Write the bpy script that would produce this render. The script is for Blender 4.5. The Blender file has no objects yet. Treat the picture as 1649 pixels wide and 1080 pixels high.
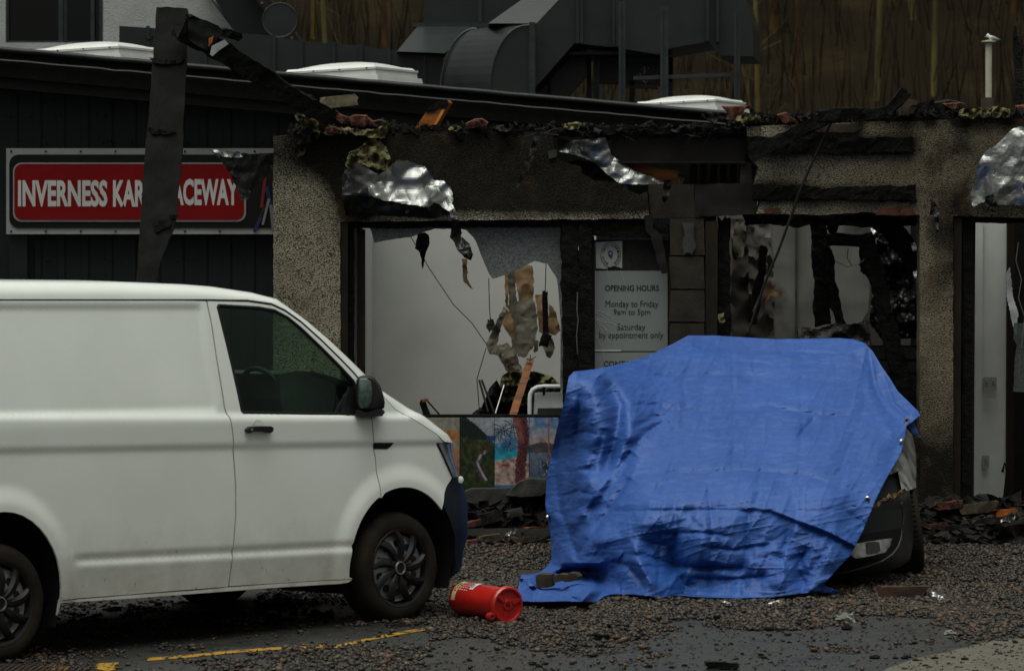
import bpy, bmesh, math, random
import numpy as np
from mathutils import Vector, Matrix, noise
from mathutils.geometry import delaunay_2d_cdt
random.seed(7); np.random.seed(7)
R = math.radians
S = bpy.context.scene
COL = S.collection

# ------------------------------------------------------------------ camera, world, sun, exposure
F = 7500.0; CX = 824.5; HY = 480.0; CH = 1.99     # focal length in photo pixels, horizon row, eye height
cd = bpy.data.cameras.new('camera'); cam = bpy.data.objects.new('camera', cd); COL.objects.link(cam)
cam.location = (0, 0, CH); cam.rotation_euler = (R(90), 0, 0)
cd.sensor_width = 36; cd.lens = 36 * F / 1649; cd.shift_y = -(540 - HY) / 1649
cd.clip_start = 0.5; cd.clip_end = 2000
cd.dof.use_dof = True; cd.dof.focus_distance = 33; cd.dof.aperture_fstop = 5.8
S.camera = cam
w = bpy.data.worlds.new('World'); S.world = w; w.use_nodes = True
nt = w.node_tree; nt.nodes.clear()
sky = nt.nodes.new('ShaderNodeTexSky'); sky.sky_type = 'NISHITA'; sky.sun_disc = False
SUN_EL, SUN_ROT = 76, 215
sky.sun_elevation = R(SUN_EL); sky.sun_rotation = R(SUN_ROT); sky.dust_density = 6; sky.air_density = 1
hs = nt.nodes.new('ShaderNodeHueSaturation'); hs.inputs['Saturation'].default_value = 0.06
bg = nt.nodes.new('ShaderNodeBackground'); bg.inputs['Strength'].default_value = 0.055
wo = nt.nodes.new('ShaderNodeOutputWorld')
nt.links.new(sky.outputs[0], hs.inputs['Color']); tn = nt.nodes.new('ShaderNodeMix'); tn.data_type = 'RGBA'; tn.blend_type = 'MULTIPLY'; tn.inputs[0].default_value = 1; tn.inputs[7].default_value = (.97, 1.0, .93, 1)   # the slightly green grey of thick cloud
nt.links.new(hs.outputs[0], tn.inputs[6]); nt.links.new(tn.outputs[2], bg.inputs[0]); nt.links.new(bg.outputs[0], wo.inputs[0])
sd = bpy.data.lights.new('sun', 'SUN'); sd.energy = 1.5; sd.angle = R(75); sd.color = (.97, 1, .94)
sun = bpy.data.objects.new('sun', sd); COL.objects.link(sun)
az = R(SUN_ROT)
dirv = Vector((math.sin(az) * math.cos(R(SUN_EL)), math.cos(az) * math.cos(R(SUN_EL)), math.sin(R(SUN_EL))))
sun.rotation_euler = dirv.to_track_quat('Z', 'Y').to_euler()
S.view_settings.view_transform = 'Standard'; S.view_settings.look = 'None'
S.view_settings.exposure = 0.85; S.view_settings.gamma = 1; S.view_settings.use_curve_mapping = False
S.cycles.max_bounces = 6

# ------------------------------------------------------------------ helpers
def P(px, py, Y): return Vector(((px - CX) / F * Y, Y, CH - (py - HY) / F * Y))
def g(Y): return 0.0385 * (min(max(Y, 22.0), 36.0) - 28.7)
def groundY(py): return (F * (CH + 0.0385 * 28.7)) / ((py - HY) + 0.0385 * F)
def G(px, py, dz=0):                                 # the point of the ground seen at a pixel
    v = P(px, py, groundY(py)); v.z += dz; return v
def nz(x, y=0, z=0): return noise.noise(Vector((x, y, z)))
def fbm(x, y=0, z=0, o=4):
    s = 0; a = 1
    for i in range(o):
        s += a * noise.noise(Vector((x, y, z))); x *= 2.03; y *= 2.03; z *= 2.03; a *= .5
    return s
def sm(a, b, x):
    t = min(1, max(0, (x - a) / (b - a))); return t * t * (3 - 2 * t)

def hsh(i, j, s): return math.modf(abs(math.sin(i*127.1 + j*311.7 + s*74.7)*43758.5453))[0] - .5
def facet(x, y, c, seed=0, warp=.5):
    """creased relief: random heights on a warped triangular lattice, straight between the creases"""
    x, y = x + c*warp*nz(x/c*.45, y/c*.45, seed + 2), y + c*warp*nz(y/c*.45, x/c*.45, seed + 8)
    u = x/c - .5*y/c; v = y/c; i = math.floor(u); j = math.floor(v); a = u - i; b = v - j
    h00, h11 = hsh(i, j, seed), hsh(i+1, j+1, seed); h10, h01 = hsh(i+1, j, seed), hsh(i, j+1, seed)
    return h00 + a*(h10-h00) + b*(h01-h00) if a + b < 1 else h11 + (1-a)*(h01-h11) + (1-b)*(h10-h11)
def tag(o, label=None, cat=None, group=None, kind=None):
    if label: o['label'] = label
    if cat: o['category'] = cat
    if group: o['group'] = group
    if kind: o['kind'] = kind
    return o
def empty(name, loc, label, cat, group=None):
    o = bpy.data.objects.new(name, None); COL.objects.link(o); o.location = loc; o.empty_display_size = .1
    return tag(o, label, cat, group)
def wloc(o):
    v = Vector(o.location)
    while o.parent: o = o.parent; v = v  # children keep world verts: their own location is zero
    return v
def make(name, verts, faces, mat, parent=None, smooth=False, attrs=None, sharp=48):
    """verts are world coordinates. With a parent: a part. Without: a thing whose origin is put at its base."""
    me = bpy.data.meshes.new(name)
    vs = [Vector(v) for v in verts]
    if parent is None:
        n = len(vs)
        loc = Vector((sum(v.x for v in vs) / n, sum(v.y for v in vs) / n, min(v.z for v in vs)))
    else: loc = Vector((0, 0, 0))
    me.from_pydata([tuple(v - loc) for v in vs], [], [tuple(f) for f in faces])
    if mat: me.materials.append(mat)
    if smooth:
        me.shade_smooth(); me.set_sharp_from_angle(angle=R(sharp))
    if attrs:
        for k, vals in attrs.items():
            if isinstance(vals[0], (tuple, list)):
                a = me.color_attributes.new(k, 'FLOAT_COLOR', 'POINT')
                a.data.foreach_set('color', [c for v in vals for c in (v[0], v[1], v[2], 1)])
            else:
                a = me.attributes.new(k, 'FLOAT', 'POINT'); a.data.foreach_set('value', vals)
    o = bpy.data.objects.new(name, me); COL.objects.link(o); o.location = loc
    if parent is not None:
        o.parent = parent
        top = parent
        o.matrix_parent_inverse = (Matrix.Translation(-parent.location) if parent.parent is None else Matrix.Identity(4))
    return o

class MB:
    def __init__(s): s.v = []; s.f = []
    def add(s, vs, fs):
        n = len(s.v); s.v += [Vector(v) for v in vs]; s.f += [tuple(i + n for i in f) for f in fs]; return s
    def box(s, a, b, M=None):
        x0, y0, z0 = a; x1, y1, z1 = b
        vs = [Vector(c) for c in ((x0,y0,z0),(x1,y0,z0),(x1,y1,z0),(x0,y1,z0),(x0,y0,z1),(x1,y0,z1),(x1,y1,z1),(x0,y1,z1))]
        if M: vs = [M @ v for v in vs]
        return s.add(vs, [(0,3,2,1),(4,5,6,7),(0,1,5,4),(1,2,6,5),(2,3,7,6),(3,0,4,7)])
    def pxbox(s, x0, y0, x1, y1, Y, d):
        """a box whose front face covers a rectangle of the photo at distance Y, d metres deep"""
        a = P(x0, y1, Y); b = P(x1, y0, Y); return s.box((a.x, Y, a.z), (b.x, Y + d, b.z))
    def prism(s, poly, ext):
        n = len(poly); ext = Vector(ext); a = [Vector(p) for p in poly]
        return s.add(a + [p + ext for p in a], [tuple(range(n)), tuple(range(2*n-1, n-1, -1))] +
                     [(i, i + n, (i+1) % n + n, (i+1) % n) for i in range(n)])
    def pxprism(s, poly, Y, ext=(0, .2, 0)): return s.prism([P(x, y, Y) for x, y in poly], ext)
    def tube(s, pts, r, k=8, caps=True):
        pts = [Vector(p) for p in pts]; n = len(pts); rr = r if isinstance(r, (list, tuple)) else [r] * n
        rings = []; up = None
        for i, p in enumerate(pts):
            t = (pts[min(i+1, n-1)] - pts[max(i-1, 0)]).normalized()
            if up is None: up = Vector((0, 0, 1)) if abs(t.z) < .9 else Vector((1, 0, 0))
            a = t.cross(up).normalized(); b = a.cross(t).normalized(); up = b
            rings.append([p + (a * math.cos(2*math.pi*j/k) + b * math.sin(2*math.pi*j/k)) * rr[i] for j in range(k)])
        vs = [v for r_ in rings for v in r_]
        fs = [(i*k+j, i*k+(j+1) % k, (i+1)*k+(j+1) % k, (i+1)*k+j) for i in range(n-1) for j in range(k)]
        if caps: fs += [tuple(range(k-1, -1, -1)), tuple((n-1)*k + j for j in range(k))]
        return s.add(vs, fs)
    def lathe(s, prof, M=None, k=48, closed=False):
        """prof: (radius, along-axis) revolved round local Z, then placed with M"""
        n = len(prof); vs = [Vector((r*math.cos(2*math.pi*j/k), r*math.sin(2*math.pi*j/k), h)) for r, h in prof for j in range(k)]
        if M: vs = [M @ v for v in vs]
        fs = [(i*k+j, i*k+(j+1) % k, (i+1)*k+(j+1) % k, (i+1)*k+j) for i in range(n-1) for j in range(k)]
        return s.add(vs, fs)
    def build(s, name, mat, parent=None, smooth=False): return make(name, s.v, s.f, mat, parent, smooth)

def inside(pts, poly):
    x = pts[:, 0]; y = pts[:, 1]; res = np.zeros(len(pts), bool); n = len(poly)
    for i in range(n):
        x1, y1 = poly[i]; x2, y2 = poly[(i+1) % n]
        if y1 == y2: continue
        c = ((y1 > y) != (y2 > y)) & (x < (x2 - x1) * (y - y1) / (y2 - y1) + x1)
        res ^= c
    return res
def segdist(pts, a, b):
    a = np.array(a, float); b = np.array(b, float); d = b - a; L = max(1e-12, d @ d)
    t = np.clip(((pts - a) @ d) / L, 0, 1); return np.hypot(*(pts - a - t[:, None] * d).T), t
def polydist(pts, line):
    best = np.full(len(pts), 1e9); tt = np.zeros(len(pts)); n = len(line) - 1; side = np.zeros(len(pts))
    for i in range(n):
        d, t = segdist(pts, line[i], line[i+1])
        m = d < best; best[m] = d[m]; tt[m] = (i + t[m]) / n
        a = np.array(line[i], float); b = np.array(line[i+1], float)
        cr = (b[0]-a[0]) * (pts[:, 1]-a[1]) - (b[1]-a[1]) * (pts[:, 0]-a[0]); side[m] = np.sign(cr[m])
    return best, tt, side
def densify(poly, sp, jit=0, closed=True):
    out = []; n = len(poly)
    for i in range(n if closed else n-1):
        a = poly[i]; b = poly[(i+1) % n]; L = math.hypot(b[0]-a[0], b[1]-a[1]); k = max(1, int(L / sp))
        for j in range(k):
            t = j / k; x = a[0] + (b[0]-a[0]) * t; y = a[1] + (b[1]-a[1]) * t
            if jit and j: x += random.uniform(-jit, jit); y += random.uniform(-jit, jit)
            out.append((x, y))
    if not closed: out.append(tuple(poly[-1]))
    return out
def cdt(outline, holes=(), sx=10, sy=None, rows=None, jit=0, esp=None, gj=0):
    sy = sy or sx; esp = esp or min(sx, sy)
    loops = [densify(outline, esp, jit)] + [densify(h, esp, jit) for h in holes]
    vs = []; es = []
    for l in loops:
        n0 = len(vs); vs += l; es += [(n0+i, n0+(i+1) % len(l)) for i in range(len(l))]
    ar = np.array(loops[0]); x0, y0 = ar.min(0); x1, y1 = ar.max(0)
    xs = np.arange(x0, x1, sx); ys = np.array(rows) if rows is not None else np.arange(y0, y1, sy)
    gx, gy = np.meshgrid(xs, ys); gx = gx + (np.arange(len(ys)) % 2)[:, None] * sx * .5
    pts = np.stack([gx.ravel(), gy.ravel()], 1)
    if gj: pts += np.random.uniform(-gj, gj, pts.shape)
    m = inside(pts, loops[0])
    for h in loops[1:]: m &= ~inside(pts, h)
    pts = pts[m]
    for l in loops:
        for i in range(len(l)):
            if len(pts) == 0: break
            d, _ = segdist(pts, l[i], l[(i+1) % len(l)]); pts = pts[d > esp * .35]
    vs = [Vector(v) for v in vs] + [Vector(p) for p in pts.tolist()]
    ov, oe, of, *_ = delaunay_2d_cdt(vs, es, [], 0, 1e-7)
    c = np.array([[(ov[f[0]].x+ov[f[1]].x+ov[f[2]].x)/3, (ov[f[0]].y+ov[f[1]].y+ov[f[2]].y)/3] for f in of])
    m = inside(c, loops[0])
    for h in loops[1:]: m &= ~inside(c, h)
    fs = [tuple(f) for f, k in zip(of, m) if k]
    used = sorted({i for f in fs for i in f}); mp = {o: i for i, o in enumerate(used)}
    return [(ov[i].x, ov[i].y) for i in used], [tuple(mp[i] for i in f) for f in fs]
def bedges(fs):
    cnt = {}
    for f in fs:
        for i in range(len(f)):
            a, b = f[i], f[(i+1) % len(f)]; k = (min(a, b), max(a, b)); cnt.setdefault(k, []).append((a, b))
    return [v[0] for v in cnt.values() if len(v) == 1]
def thicken(vs, fs, off):
    n = len(vs); off = Vector(off)
    return vs + [v + off for v in vs], fs + [tuple(reversed([i + n for i in f])) for f in fs] + [(b, a, a + n, b + n) for a, b in bedges(fs)]
def sheet(name, outline, Y, mat, parent=None, sp=8, thick=.01, holes=(), jit=0, amp=0, freq=.05, smooth=True, soot=None, seed=0, gj=0, ext=None, crumple=0, cf=.03, sharp=48):
    if mat in (m_foil, m_foilb, m_tile): smooth = False
    """a piece traced from the photo, standing at its own distance Y (number or function of the pixel), with its own thickness and relief"""
    v2, fs = cdt(outline, holes, sp, jit=jit, gj=gj)
    vs = []
    for x, y in v2:
        d = Y(x, y) if callable(Y) else Y
        if amp: d += amp * fbm(x * freq + seed, y * freq, seed * 1.7)
        if crumple:
            c_ = .45/cf
            d += crumple*(.6*facet(x, y, c_, seed) + .17*facet(x*.9 + y*.4, y*.9 - x*.4, c_*.42, seed + 3) + .03*facet(x, y, c_*.2, seed + 5))
        vs.append(P(x, y, d))
    fs = [tuple(reversed(f)) for f in fs]
    n = len(vs)
    if thick or ext: vs, fs = thicken(vs, fs, ext or (0, thick, 0))
    at = None
    if soot:
        sv = [soot(x, y) for x, y in v2]; tn_ = [.72*sm(1180, 1480, x) for x, y in v2]; at = {'soot': sv + (sv if len(vs) > n else []), 'tone': tn_ + (tn_ if len(vs) > n else [])}
    return make(name, vs, fs, mat, parent, smooth, at, sharp)
def timber(name, p0, p1, wd, dp, mat, parent=None, amp=.006, segs=None, up=(0, 1, 0), jag=0.03, seed=0, bend=0, freq=18, taper=1):
    """a burnt or sawn timber between two points: a subdivided bar with an eaten surface and ragged ends"""
    p0 = Vector(p0); p1 = Vector(p1); L = (p1 - p0).length; t = (p1 - p0).normalized(); up = Vector(up)
    a = t.cross(up).normalized(); b = a.cross(t).normalized()
    segs = segs or max(4, int(L / .035)); ring = []
    m = 3
    for i in range(m): ring.append((-.5 + i / m, -.5))
    for i in range(m): ring.append((.5, -.5 + i / m))
    for i in range(m): ring.append((.5 - i / m, .5))
    for i in range(m): ring.append((-.5, .5 - i / m))
    k = len(ring); vs = []
    for i in range(segs + 1):
        s = i / segs; tp = 1 + (taper - 1) * s
        for j, (x, y) in enumerate(ring):
            q = p0 + t * (L * s) + a * (x * wd * tp) + b * (y * dp * tp) + b * (bend * math.sin(math.pi * s))
            n = noise.noise_vector(q * freq + Vector((seed, 0, 0))) * amp + noise.noise_vector(q * freq * .3 + Vector((0, seed, 0))) * amp * 1.5
            q = q + n
            if i in (0, segs): q = q + t * (random.uniform(-jag, jag))
            vs.append(q)
    fs = [(i*k+j, i*k+(j+1) % k, (i+1)*k+(j+1) % k, (i+1)*k+j) for i in range(segs) for j in range(k)]
    fs += [tuple(range(k-1, -1, -1)), tuple(segs*k + j for j in range(k))]
    return make(name, vs, fs, mat, parent, False)
def rrect(x0, y0, x1, y1, r, n=6):
    out = []
    for cx, cy, a in ((x1-r, y0+r, -90), (x1-r, y1-r, 0), (x0+r, y1-r, 90), (x0+r, y0+r, 180)):
        for i in range(n+1): t = R(a + 90*i/n); out.append((cx + r*math.cos(t), cy + r*math.sin(t)))
    return out
def text(name, body, x0, y0, x1, y1, Y, mat, parent, bold=0.0, ext=.001, M=None):
    """lettering fitted to a rectangle of the photo (x0..x1 wide, cap top y0, base y1)"""
    c = bpy.data.curves.new(name, 'FONT'); c.body = body; c.size = 1; c.extrude = ext / max(1e-6, 1); c.offset = bold; c.resolution_u = 3
    t = bpy.data.objects.new('t', c); COL.objects.link(t)
    bpy.context.view_layer.update()
    me = bpy.data.meshes.new_from_object(t.evaluated_get(bpy.context.evaluated_depsgraph_get()))
    bpy.data.objects.remove(t)
    vs = [v.co.copy() for v in me.vertices]; fs = [tuple(p.vertices) for p in me.polygons]; bpy.data.meshes.remove(me)
    ax = min(v.x for v in vs); bx = max(v.x for v in vs); by = max(v.y for v in vs); ay = min(v.y for v in vs)
    if any(ch in body for ch in 'ypgjq'): ay = 0.0
    if M: vs = [M @ Vector(((v.x-ax)/(bx-ax), (v.y-ay)/(by-ay), v.z)) for v in vs]
    else:
        vs = [P(x0 + (v.x-ax)/(bx-ax)*(x1-x0), y1 + (v.y-ay)/(by-ay)*(y0-y1), Y) + Vector((0, -v.z, 0)) for v in vs]
    return make(name, vs, fs, mat, parent)
def copytree(o, loc, rz=0, label=None, scale=None, parent=None):
    c = o.copy(); COL.objects.link(c)
    if parent is None:
        c.location = loc; c.rotation_euler.z = o.rotation_euler.z + rz
        if scale: c.scale = (scale, scale, scale)
        if label: c['label'] = label
    else:
        c.parent = parent; c.matrix_parent_inverse = o.matrix_parent_inverse
    for ch in o.children: copytree(ch, None, parent=c)
    return c

# ------------------------------------------------------------------ materials
def mat(name, c1, c2=None, rough=.7, scale=6, lo=.35, hi=.65, bump=0, bscale=60, bdist=.01, metal=0, spec=.3, detail=6, stretch=(1,1,1),
        rough2=None, c3=None, s3=40, m3=(.6, .7), coat=0, attr=None, attr_col=None, bstretch=None):
    m = bpy.data.materials.new(name); m.use_nodes = True; n = m.node_tree; N = n.nodes; L = n.links
    b = N['Principled BSDF']; b.inputs['Metallic'].default_value = metal; b.inputs['Specular IOR Level'].default_value = spec
    b.inputs['Roughness'].default_value = rough; b.inputs['Coat Weight'].default_value = coat; b.inputs['Coat Roughness'].default_value = .08
    tc = N.new('ShaderNodeTexCoord')
    def mapping(st):
        mp = N.new('ShaderNodeMapping'); mp.inputs['Scale'].default_value = st; L.new(tc.outputs['Object'], mp.inputs[0]); return mp.outputs[0]
    co = mapping(stretch)
    c1 = (*c1, 1) if len(c1) == 3 else c1
    def noi(sc, det, c=co):
        t = N.new('ShaderNodeTexNoise'); t.inputs['Scale'].default_value = sc; t.inputs['Detail'].default_value = det; t.inputs['Roughness'].default_value = .62; L.new(c, t.inputs['Vector']); return t
    def rng(src, a, bb, to0=0., to1=1.):
        r = N.new('ShaderNodeMapRange'); r.inputs[1].default_value = a; r.inputs[2].default_value = bb; r.inputs[3].default_value = to0; r.inputs[4].default_value = to1; L.new(src, r.inputs[0]); return r.outputs[0]
    def mix(f, a, bb):
        x = N.new('ShaderNodeMix'); x.data_type = 'RGBA'; L.new(f, x.inputs[0])
        for s_, val in ((6, a), (7, bb)):
            if isinstance(val, tuple): x.inputs[s_].default_value = (*val[:3], 1)
            else: L.new(val, x.inputs[s_])
        return x.outputs[2]
    out = None
    if c2:
        t = noi(scale, detail); out = mix(rng(t.outputs[0], lo, hi), c1, tuple(c2))
        if rough2 is not None: L.new(rng(t.outputs[0], lo, hi, rough, rough2), b.inputs['Roughness'])
    if c3:
        t3 = noi(s3, 5); out = mix(rng(t3.outputs[0], m3[0], m3[1]), out if out else c1, tuple(c3))
    if attr:
        a = N.new('ShaderNodeAttribute'); a.attribute_name = attr
        if attr_col == 'COLOR': out = a.outputs['Color']
    if out: L.new(out, b.inputs['Base Color'])
    else: b.inputs['Base Color'].default_value = c1
    if bump:
        t = noi(bscale, 8, mapping(bstretch) if bstretch else co); bp = N.new('ShaderNodeBump'); bp.inputs['Strength'].default_value = bump; bp.inputs['Distance'].default_value = bdist
        L.new(t.outputs[0], bp.inputs['Height']); L.new(bp.outputs[0], b.inputs['Normal'])
    return m
def roughcast(name):
    """pebble-dash render: small cream and brown stones in mortar, with fire soot painted on by the vertex attribute 'soot'"""
    m = bpy.data.materials.new(name); m.use_nodes = True; n = m.node_tree; N = n.nodes; L = n.links; b = N['Principled BSDF']
    b.inputs['Roughness'].default_value = .9; b.inputs['Specular IOR Level'].default_value = .12
    tc = N.new('ShaderNodeTexCoord')
    vo = N.new('ShaderNodeTexVoronoi'); vo.inputs['Scale'].default_value = 120; L.new(tc.outputs['Object'], vo.inputs['Vector'])
    n1 = N.new('ShaderNodeTexNoise'); n1.inputs['Scale'].default_value = 105; n1.inputs['Detail'].default_value = 4; L.new(tc.outputs['Object'], n1.inputs['Vector'])
    n2 = N.new('ShaderNodeTexNoise'); n2.inputs['Scale'].default_value = 3.2; n2.inputs['Detail'].default_value = 7; n2.inputs['Roughness'].default_value = .65; L.new(tc.outputs['Object'], n2.inputs['Vector'])
    def rng(src, a, bb, t0=0., t1=1.):
        r = N.new('ShaderNodeMapRange'); r.inputs[1].default_value = a; r.inputs[2].default_value = bb; r.inputs[3].default_value = t0; r.inputs[4].default_value = t1; L.new(src, r.inputs[0]); return r.outputs[0]
    def mix(f, a, bb):
        x = N.new('ShaderNodeMix'); x.data_type = 'RGBA'; L.new(f, x.inputs[0])
        for s_, val in ((6, a), (7, bb)):
            if isinstance(val, tuple): x.inputs[s_].default_value = (*val, 1)
            else: L.new(val, x.inputs[s_])
        return x.outputs[2]
    base = mix(rng(vo.outputs['Color'], .1, .9), (.25, .225, .160), (.38, .345, .25))
    base = mix(rng(n1.outputs[0], .5, .58), base, (.085, .073, .050))
    tone = N.new('ShaderNodeAttribute'); tone.attribute_name = 'tone'; base = mix(tone.outputs['Fac'], base, (.115, .088, .058)); base = mix(rng(n2.outputs[0], .5, .8, 0., .7), base, (.085, .068, .047)); base = mix(rng(n1.outputs[0], .54, .60, 0., .6), base, (.030, .025, .018))
    a = N.new('ShaderNodeAttribute'); a.attribute_name = 'soot'
    ad = N.new('ShaderNodeMath'); ad.operation = 'MULTIPLY_ADD'; L.new(n2.outputs[0], ad.inputs[0]); ad.inputs[1].default_value = .55; L.new(a.outputs['Fac'], ad.inputs[2])
    ad2 = N.new('ShaderNodeMath'); ad2.operation = 'MULTIPLY_ADD'; L.new(n1.outputs[0], ad2.inputs[0]); ad2.inputs[1].default_value = .5; L.new(ad.outputs[0], ad2.inputs[2])
    f = rng(ad2.outputs[0], .72, 1.3, 0., .95)
    rust = N.new('ShaderNodeTexNoise'); rust.inputs['Scale'].default_value = 5; rust.inputs['Detail'].default_value = 8; L.new(tc.outputs['Object'], rust.inputs['Vector'])
    ra = N.new('ShaderNodeMath'); ra.operation = 'MULTIPLY_ADD'; L.new(n1.outputs[0], ra.inputs[0]); ra.inputs[1].default_value = .55; L.new(rust.outputs[0], ra.inputs[2]); sootc = mix(rng(ra.outputs[0], .86, 1.0), (.0042, .0038, .0031), (.045, .027, .010))
    base = mix(f, base, sootc)
    L.new(base, b.inputs['Base Color'])
    bp = N.new('ShaderNodeBump'); bp.inputs['Strength'].default_value = .9; bp.inputs['Distance'].default_value = .012
    h = N.new('ShaderNodeMath'); h.operation = 'SUBTRACT'; L.new(n1.outputs[0], h.inputs[0]); L.new(vo.outputs['Distance'], h.inputs[1])
    L.new(h.outputs[0], bp.inputs['Height']); L.new(bp.outputs[0], b.inputs['Normal'])
    return m
def glass(name, tint=(.55, .62, .58), refl=.5, rough=.03, opaque=0.0, col=(.3, .35, .33)):
    m = bpy.data.materials.new(name); m.use_nodes = True; n = m.node_tree; N = n.nodes; L = n.links; N.clear()
    o = N.new('ShaderNodeOutputMaterial'); tr = N.new('ShaderNodeBsdfTransparent'); tr.inputs[0].default_value = (*tint, 1)
    gl = N.new('ShaderNodeBsdfGlossy'); gl.inputs['Roughness'].default_value = rough; gl.inputs[0].default_value = (.9, .95, .93, 1)
    lw = N.new('ShaderNodeLayerWeight'); lw.inputs[0].default_value = .5; pw = N.new('ShaderNodeMath'); pw.operation = 'POWER'; pw.inputs[1].default_value = 5; L.new(lw.outputs['Facing'], pw.inputs[0])
    fr = N.new('ShaderNodeMath'); fr.operation = 'MULTIPLY_ADD'; fr.inputs[1].default_value = .95; fr.inputs[2].default_value = .045; L.new(pw.outputs[0], fr.inputs[0])
    ml = N.new('ShaderNodeMath'); ml.operation = 'MULTIPLY'; ml.inputs[1].default_value = refl * 2; L.new(fr.outputs[0], ml.inputs[0])
    mx = N.new('ShaderNodeMixShader'); L.new(ml.outputs[0], mx.inputs[0]); L.new(tr.outputs[0], mx.inputs[1]); L.new(gl.outputs[0], mx.inputs[2])
    last = mx.outputs[0]
    if opaque:
        df = N.new('ShaderNodeBsdfDiffuse'); tc = N.new('ShaderNodeTexCoord'); vo = N.new('ShaderNodeTexVoronoi'); vo.inputs['Scale'].default_value = 110
        L.new(tc.outputs['Object'], vo.inputs['Vector'])
        no = N.new('ShaderNodeTexNoise'); no.inputs['Scale'].default_value = 4; no.inputs['Detail'].default_value = 6; L.new(tc.outputs['Object'], no.inputs['Vector'])
        cr = N.new('ShaderNodeMix'); cr.data_type = 'RGBA'; L.new(vo.outputs['Color'], cr.inputs[0]); cr.inputs[6].default_value = (*[c * .45 for c in col], 1); cr.inputs[7].default_value = (*[min(1, c * 1.6) for c in col], 1)
        L.new(cr.outputs[2], df.inputs[0])
        mr = N.new('ShaderNodeMapRange'); mr.inputs[1].default_value = .3; mr.inputs[2].default_value = .7; mr.inputs[3].default_value = opaque - .15; mr.inputs[4].default_value = min(1, opaque + .1); L.new(no.outputs[0], mr.inputs[0])
        m2 = N.new('ShaderNodeMixShader'); L.new(mr.outputs[0], m2.inputs[0]); L.new(last, m2.inputs[1]); L.new(df.outputs[0], m2.inputs[2]); last = m2.outputs[0]
    L.new(last, o.inputs[0]); return m

m_asphalt = mat('asphalt', (.014, .0140, .0122), (.028, .0278, .0245), rough=.6, rough2=.30, scale=1.3, bump=.8, bscale=90, bdist=.008, c3=(.009, .009, .0085), s3=9, m3=(.5, .62), spec=0.45)
m_gravel = mat('gravel_bed', (.010, .009, .0075), (.028, .023, .018), rough=.7, scale=60, lo=.4, hi=.6, bump=.8, bscale=70, bdist=.02, c3=(.02, .018, .016), s3=3, m3=(.5, .65))
m_pebble = mat('pebble', (.2, .17, .14), rough=.5, spec=.3, attr='pc', attr_col='COLOR')
m_print = mat('printed_board', (.5, .5, .5), rough=.4, attr='pc', attr_col='COLOR')
m_patch = mat('concrete_patch', (.06, .054, .040), (.085, .077, .058), rough=.7, scale=5, bump=.4, bscale=90)
m_yellow = mat('yellow_paint', (.30, .16, .010), (.022, .019, .014), rough=.6, scale=14, lo=.5, hi=.62)
m_rc = roughcast('roughcast')
m_char = mat('charred_timber', (.0035, .0033, .003), (.008, .0075, .0065), rough=.68, scale=30, bump=.9, bscale=55, bdist=.02, c3=(.022, .02, .017), s3=70, m3=(.66, .8), spec=0.06)
m_charbig = mat('charred_board', (.0022, .0020, .0017), (.0045, .0040, .0032), rough=.6, scale=4, bump=.5, bscale=30, bdist=.008, c3=(.016, .008, .0045), s3=3.3, m3=(.62, .75), stretch=(1.5, 1, .5), spec=0.12)
m_black = mat('soot_black', (.0035, .0034, .0032), (.0065, .006, .0055), rough=.75, scale=12, bump=.4, bscale=50, spec=0.06)
m_clad = mat('dark_cladding', (.0085, .011, .0125), (.0125, .0155, .017), rough=.5, scale=1.2, bump=.05, bscale=20, stretch=(1, 1, .25), spec=0.15)
m_cap = mat('black_capping', (.004, .004, .0045), (.009, .009, .0095), rough=.4, scale=5, bump=.15, bscale=9, spec=0.2)
m_duct = mat('duct_metal', (.010, .0130, .0135), (.016, .0195, .020), rough=.36, scale=2.5, metal=0, c3=(.08, .08, .075), s3=45, m3=(.76, .8), bump=.04, bscale=6, spec=0.35)
m_duct2 = mat('duct_frame_metal', (.02, .025, .027), (.032, .037, .039), rough=.4, scale=8, metal=.3, spec=0.35)
m_skylight = mat('skylight_plastic', (.50, .51, .485), (.58, .58, .555), rough=.3, scale=4)
m_white = mat('white_render', (.27, .28, .27), (.34, .35, .335), rough=.85, scale=3, bump=.7, bscale=45, bdist=.03)
m_dkframe = mat('dark_frame', (.009, .011, .012), rough=.4, spec=0.2)
m_plaster = mat('plasterboard_wall', (.44, .44, .415), (.31, .305, .28), lo=.42, hi=.85, rough=.7, scale=.9, c3=(.2, .18, .16), s3=9, m3=(.72, .82), bump=.05, bscale=14)
m_plaster_d = mat('smoky_plaster', (.11, .102, .092), (.07, .062, .052), rough=.8, scale=1.2, lo=.35, hi=.7, c3=(.012, .010, .009), s3=2.2, m3=(.60, .66), spec=0.1)
m_board = mat('torn_plasterboard', (.15, .135, .105), (.085, .065, .04), rough=.8, scale=2, lo=.45, hi=.7, c3=(.010, .009, .008), s3=2.6, m3=(.60, .63), bump=.3, bscale=30, spec=0.1)
m_brownboard = mat('scorched_paper', (.15, .085, .04), (.21, .15, .085), rough=.7, scale=3, c3=(.018, .011, .008), s3=7, m3=(.6, .68), bump=.2, bscale=25, spec=0.1)
m_foil = mat('foil_insulation', (.34, .34, .325), (.24, .24, .23), rough=.30, rough2=.40, scale=3, metal=.9, c3=(.02, .018, .014), s3=4, m3=(.60, .70), bump=.03, bscale=8, bdist=.01)
m_foilb = mat('burnt_foil', (.022, .022, .021), (.006, .006, .006), rough=.34, scale=9, metal=.3, bump=.2, bscale=18, c3=(.25, .25, .24), s3=9, m3=(.64, .74))
m_wool = mat('mineral_wool', (.20, .18, .075), (.07, .065, .04), rough=.95, scale=20, lo=.4, hi=.62, c3=(.008, .007, .006), s3=15, m3=(.52, .62), bump=1, bscale=70, bdist=.03, spec=0.1)
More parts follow.
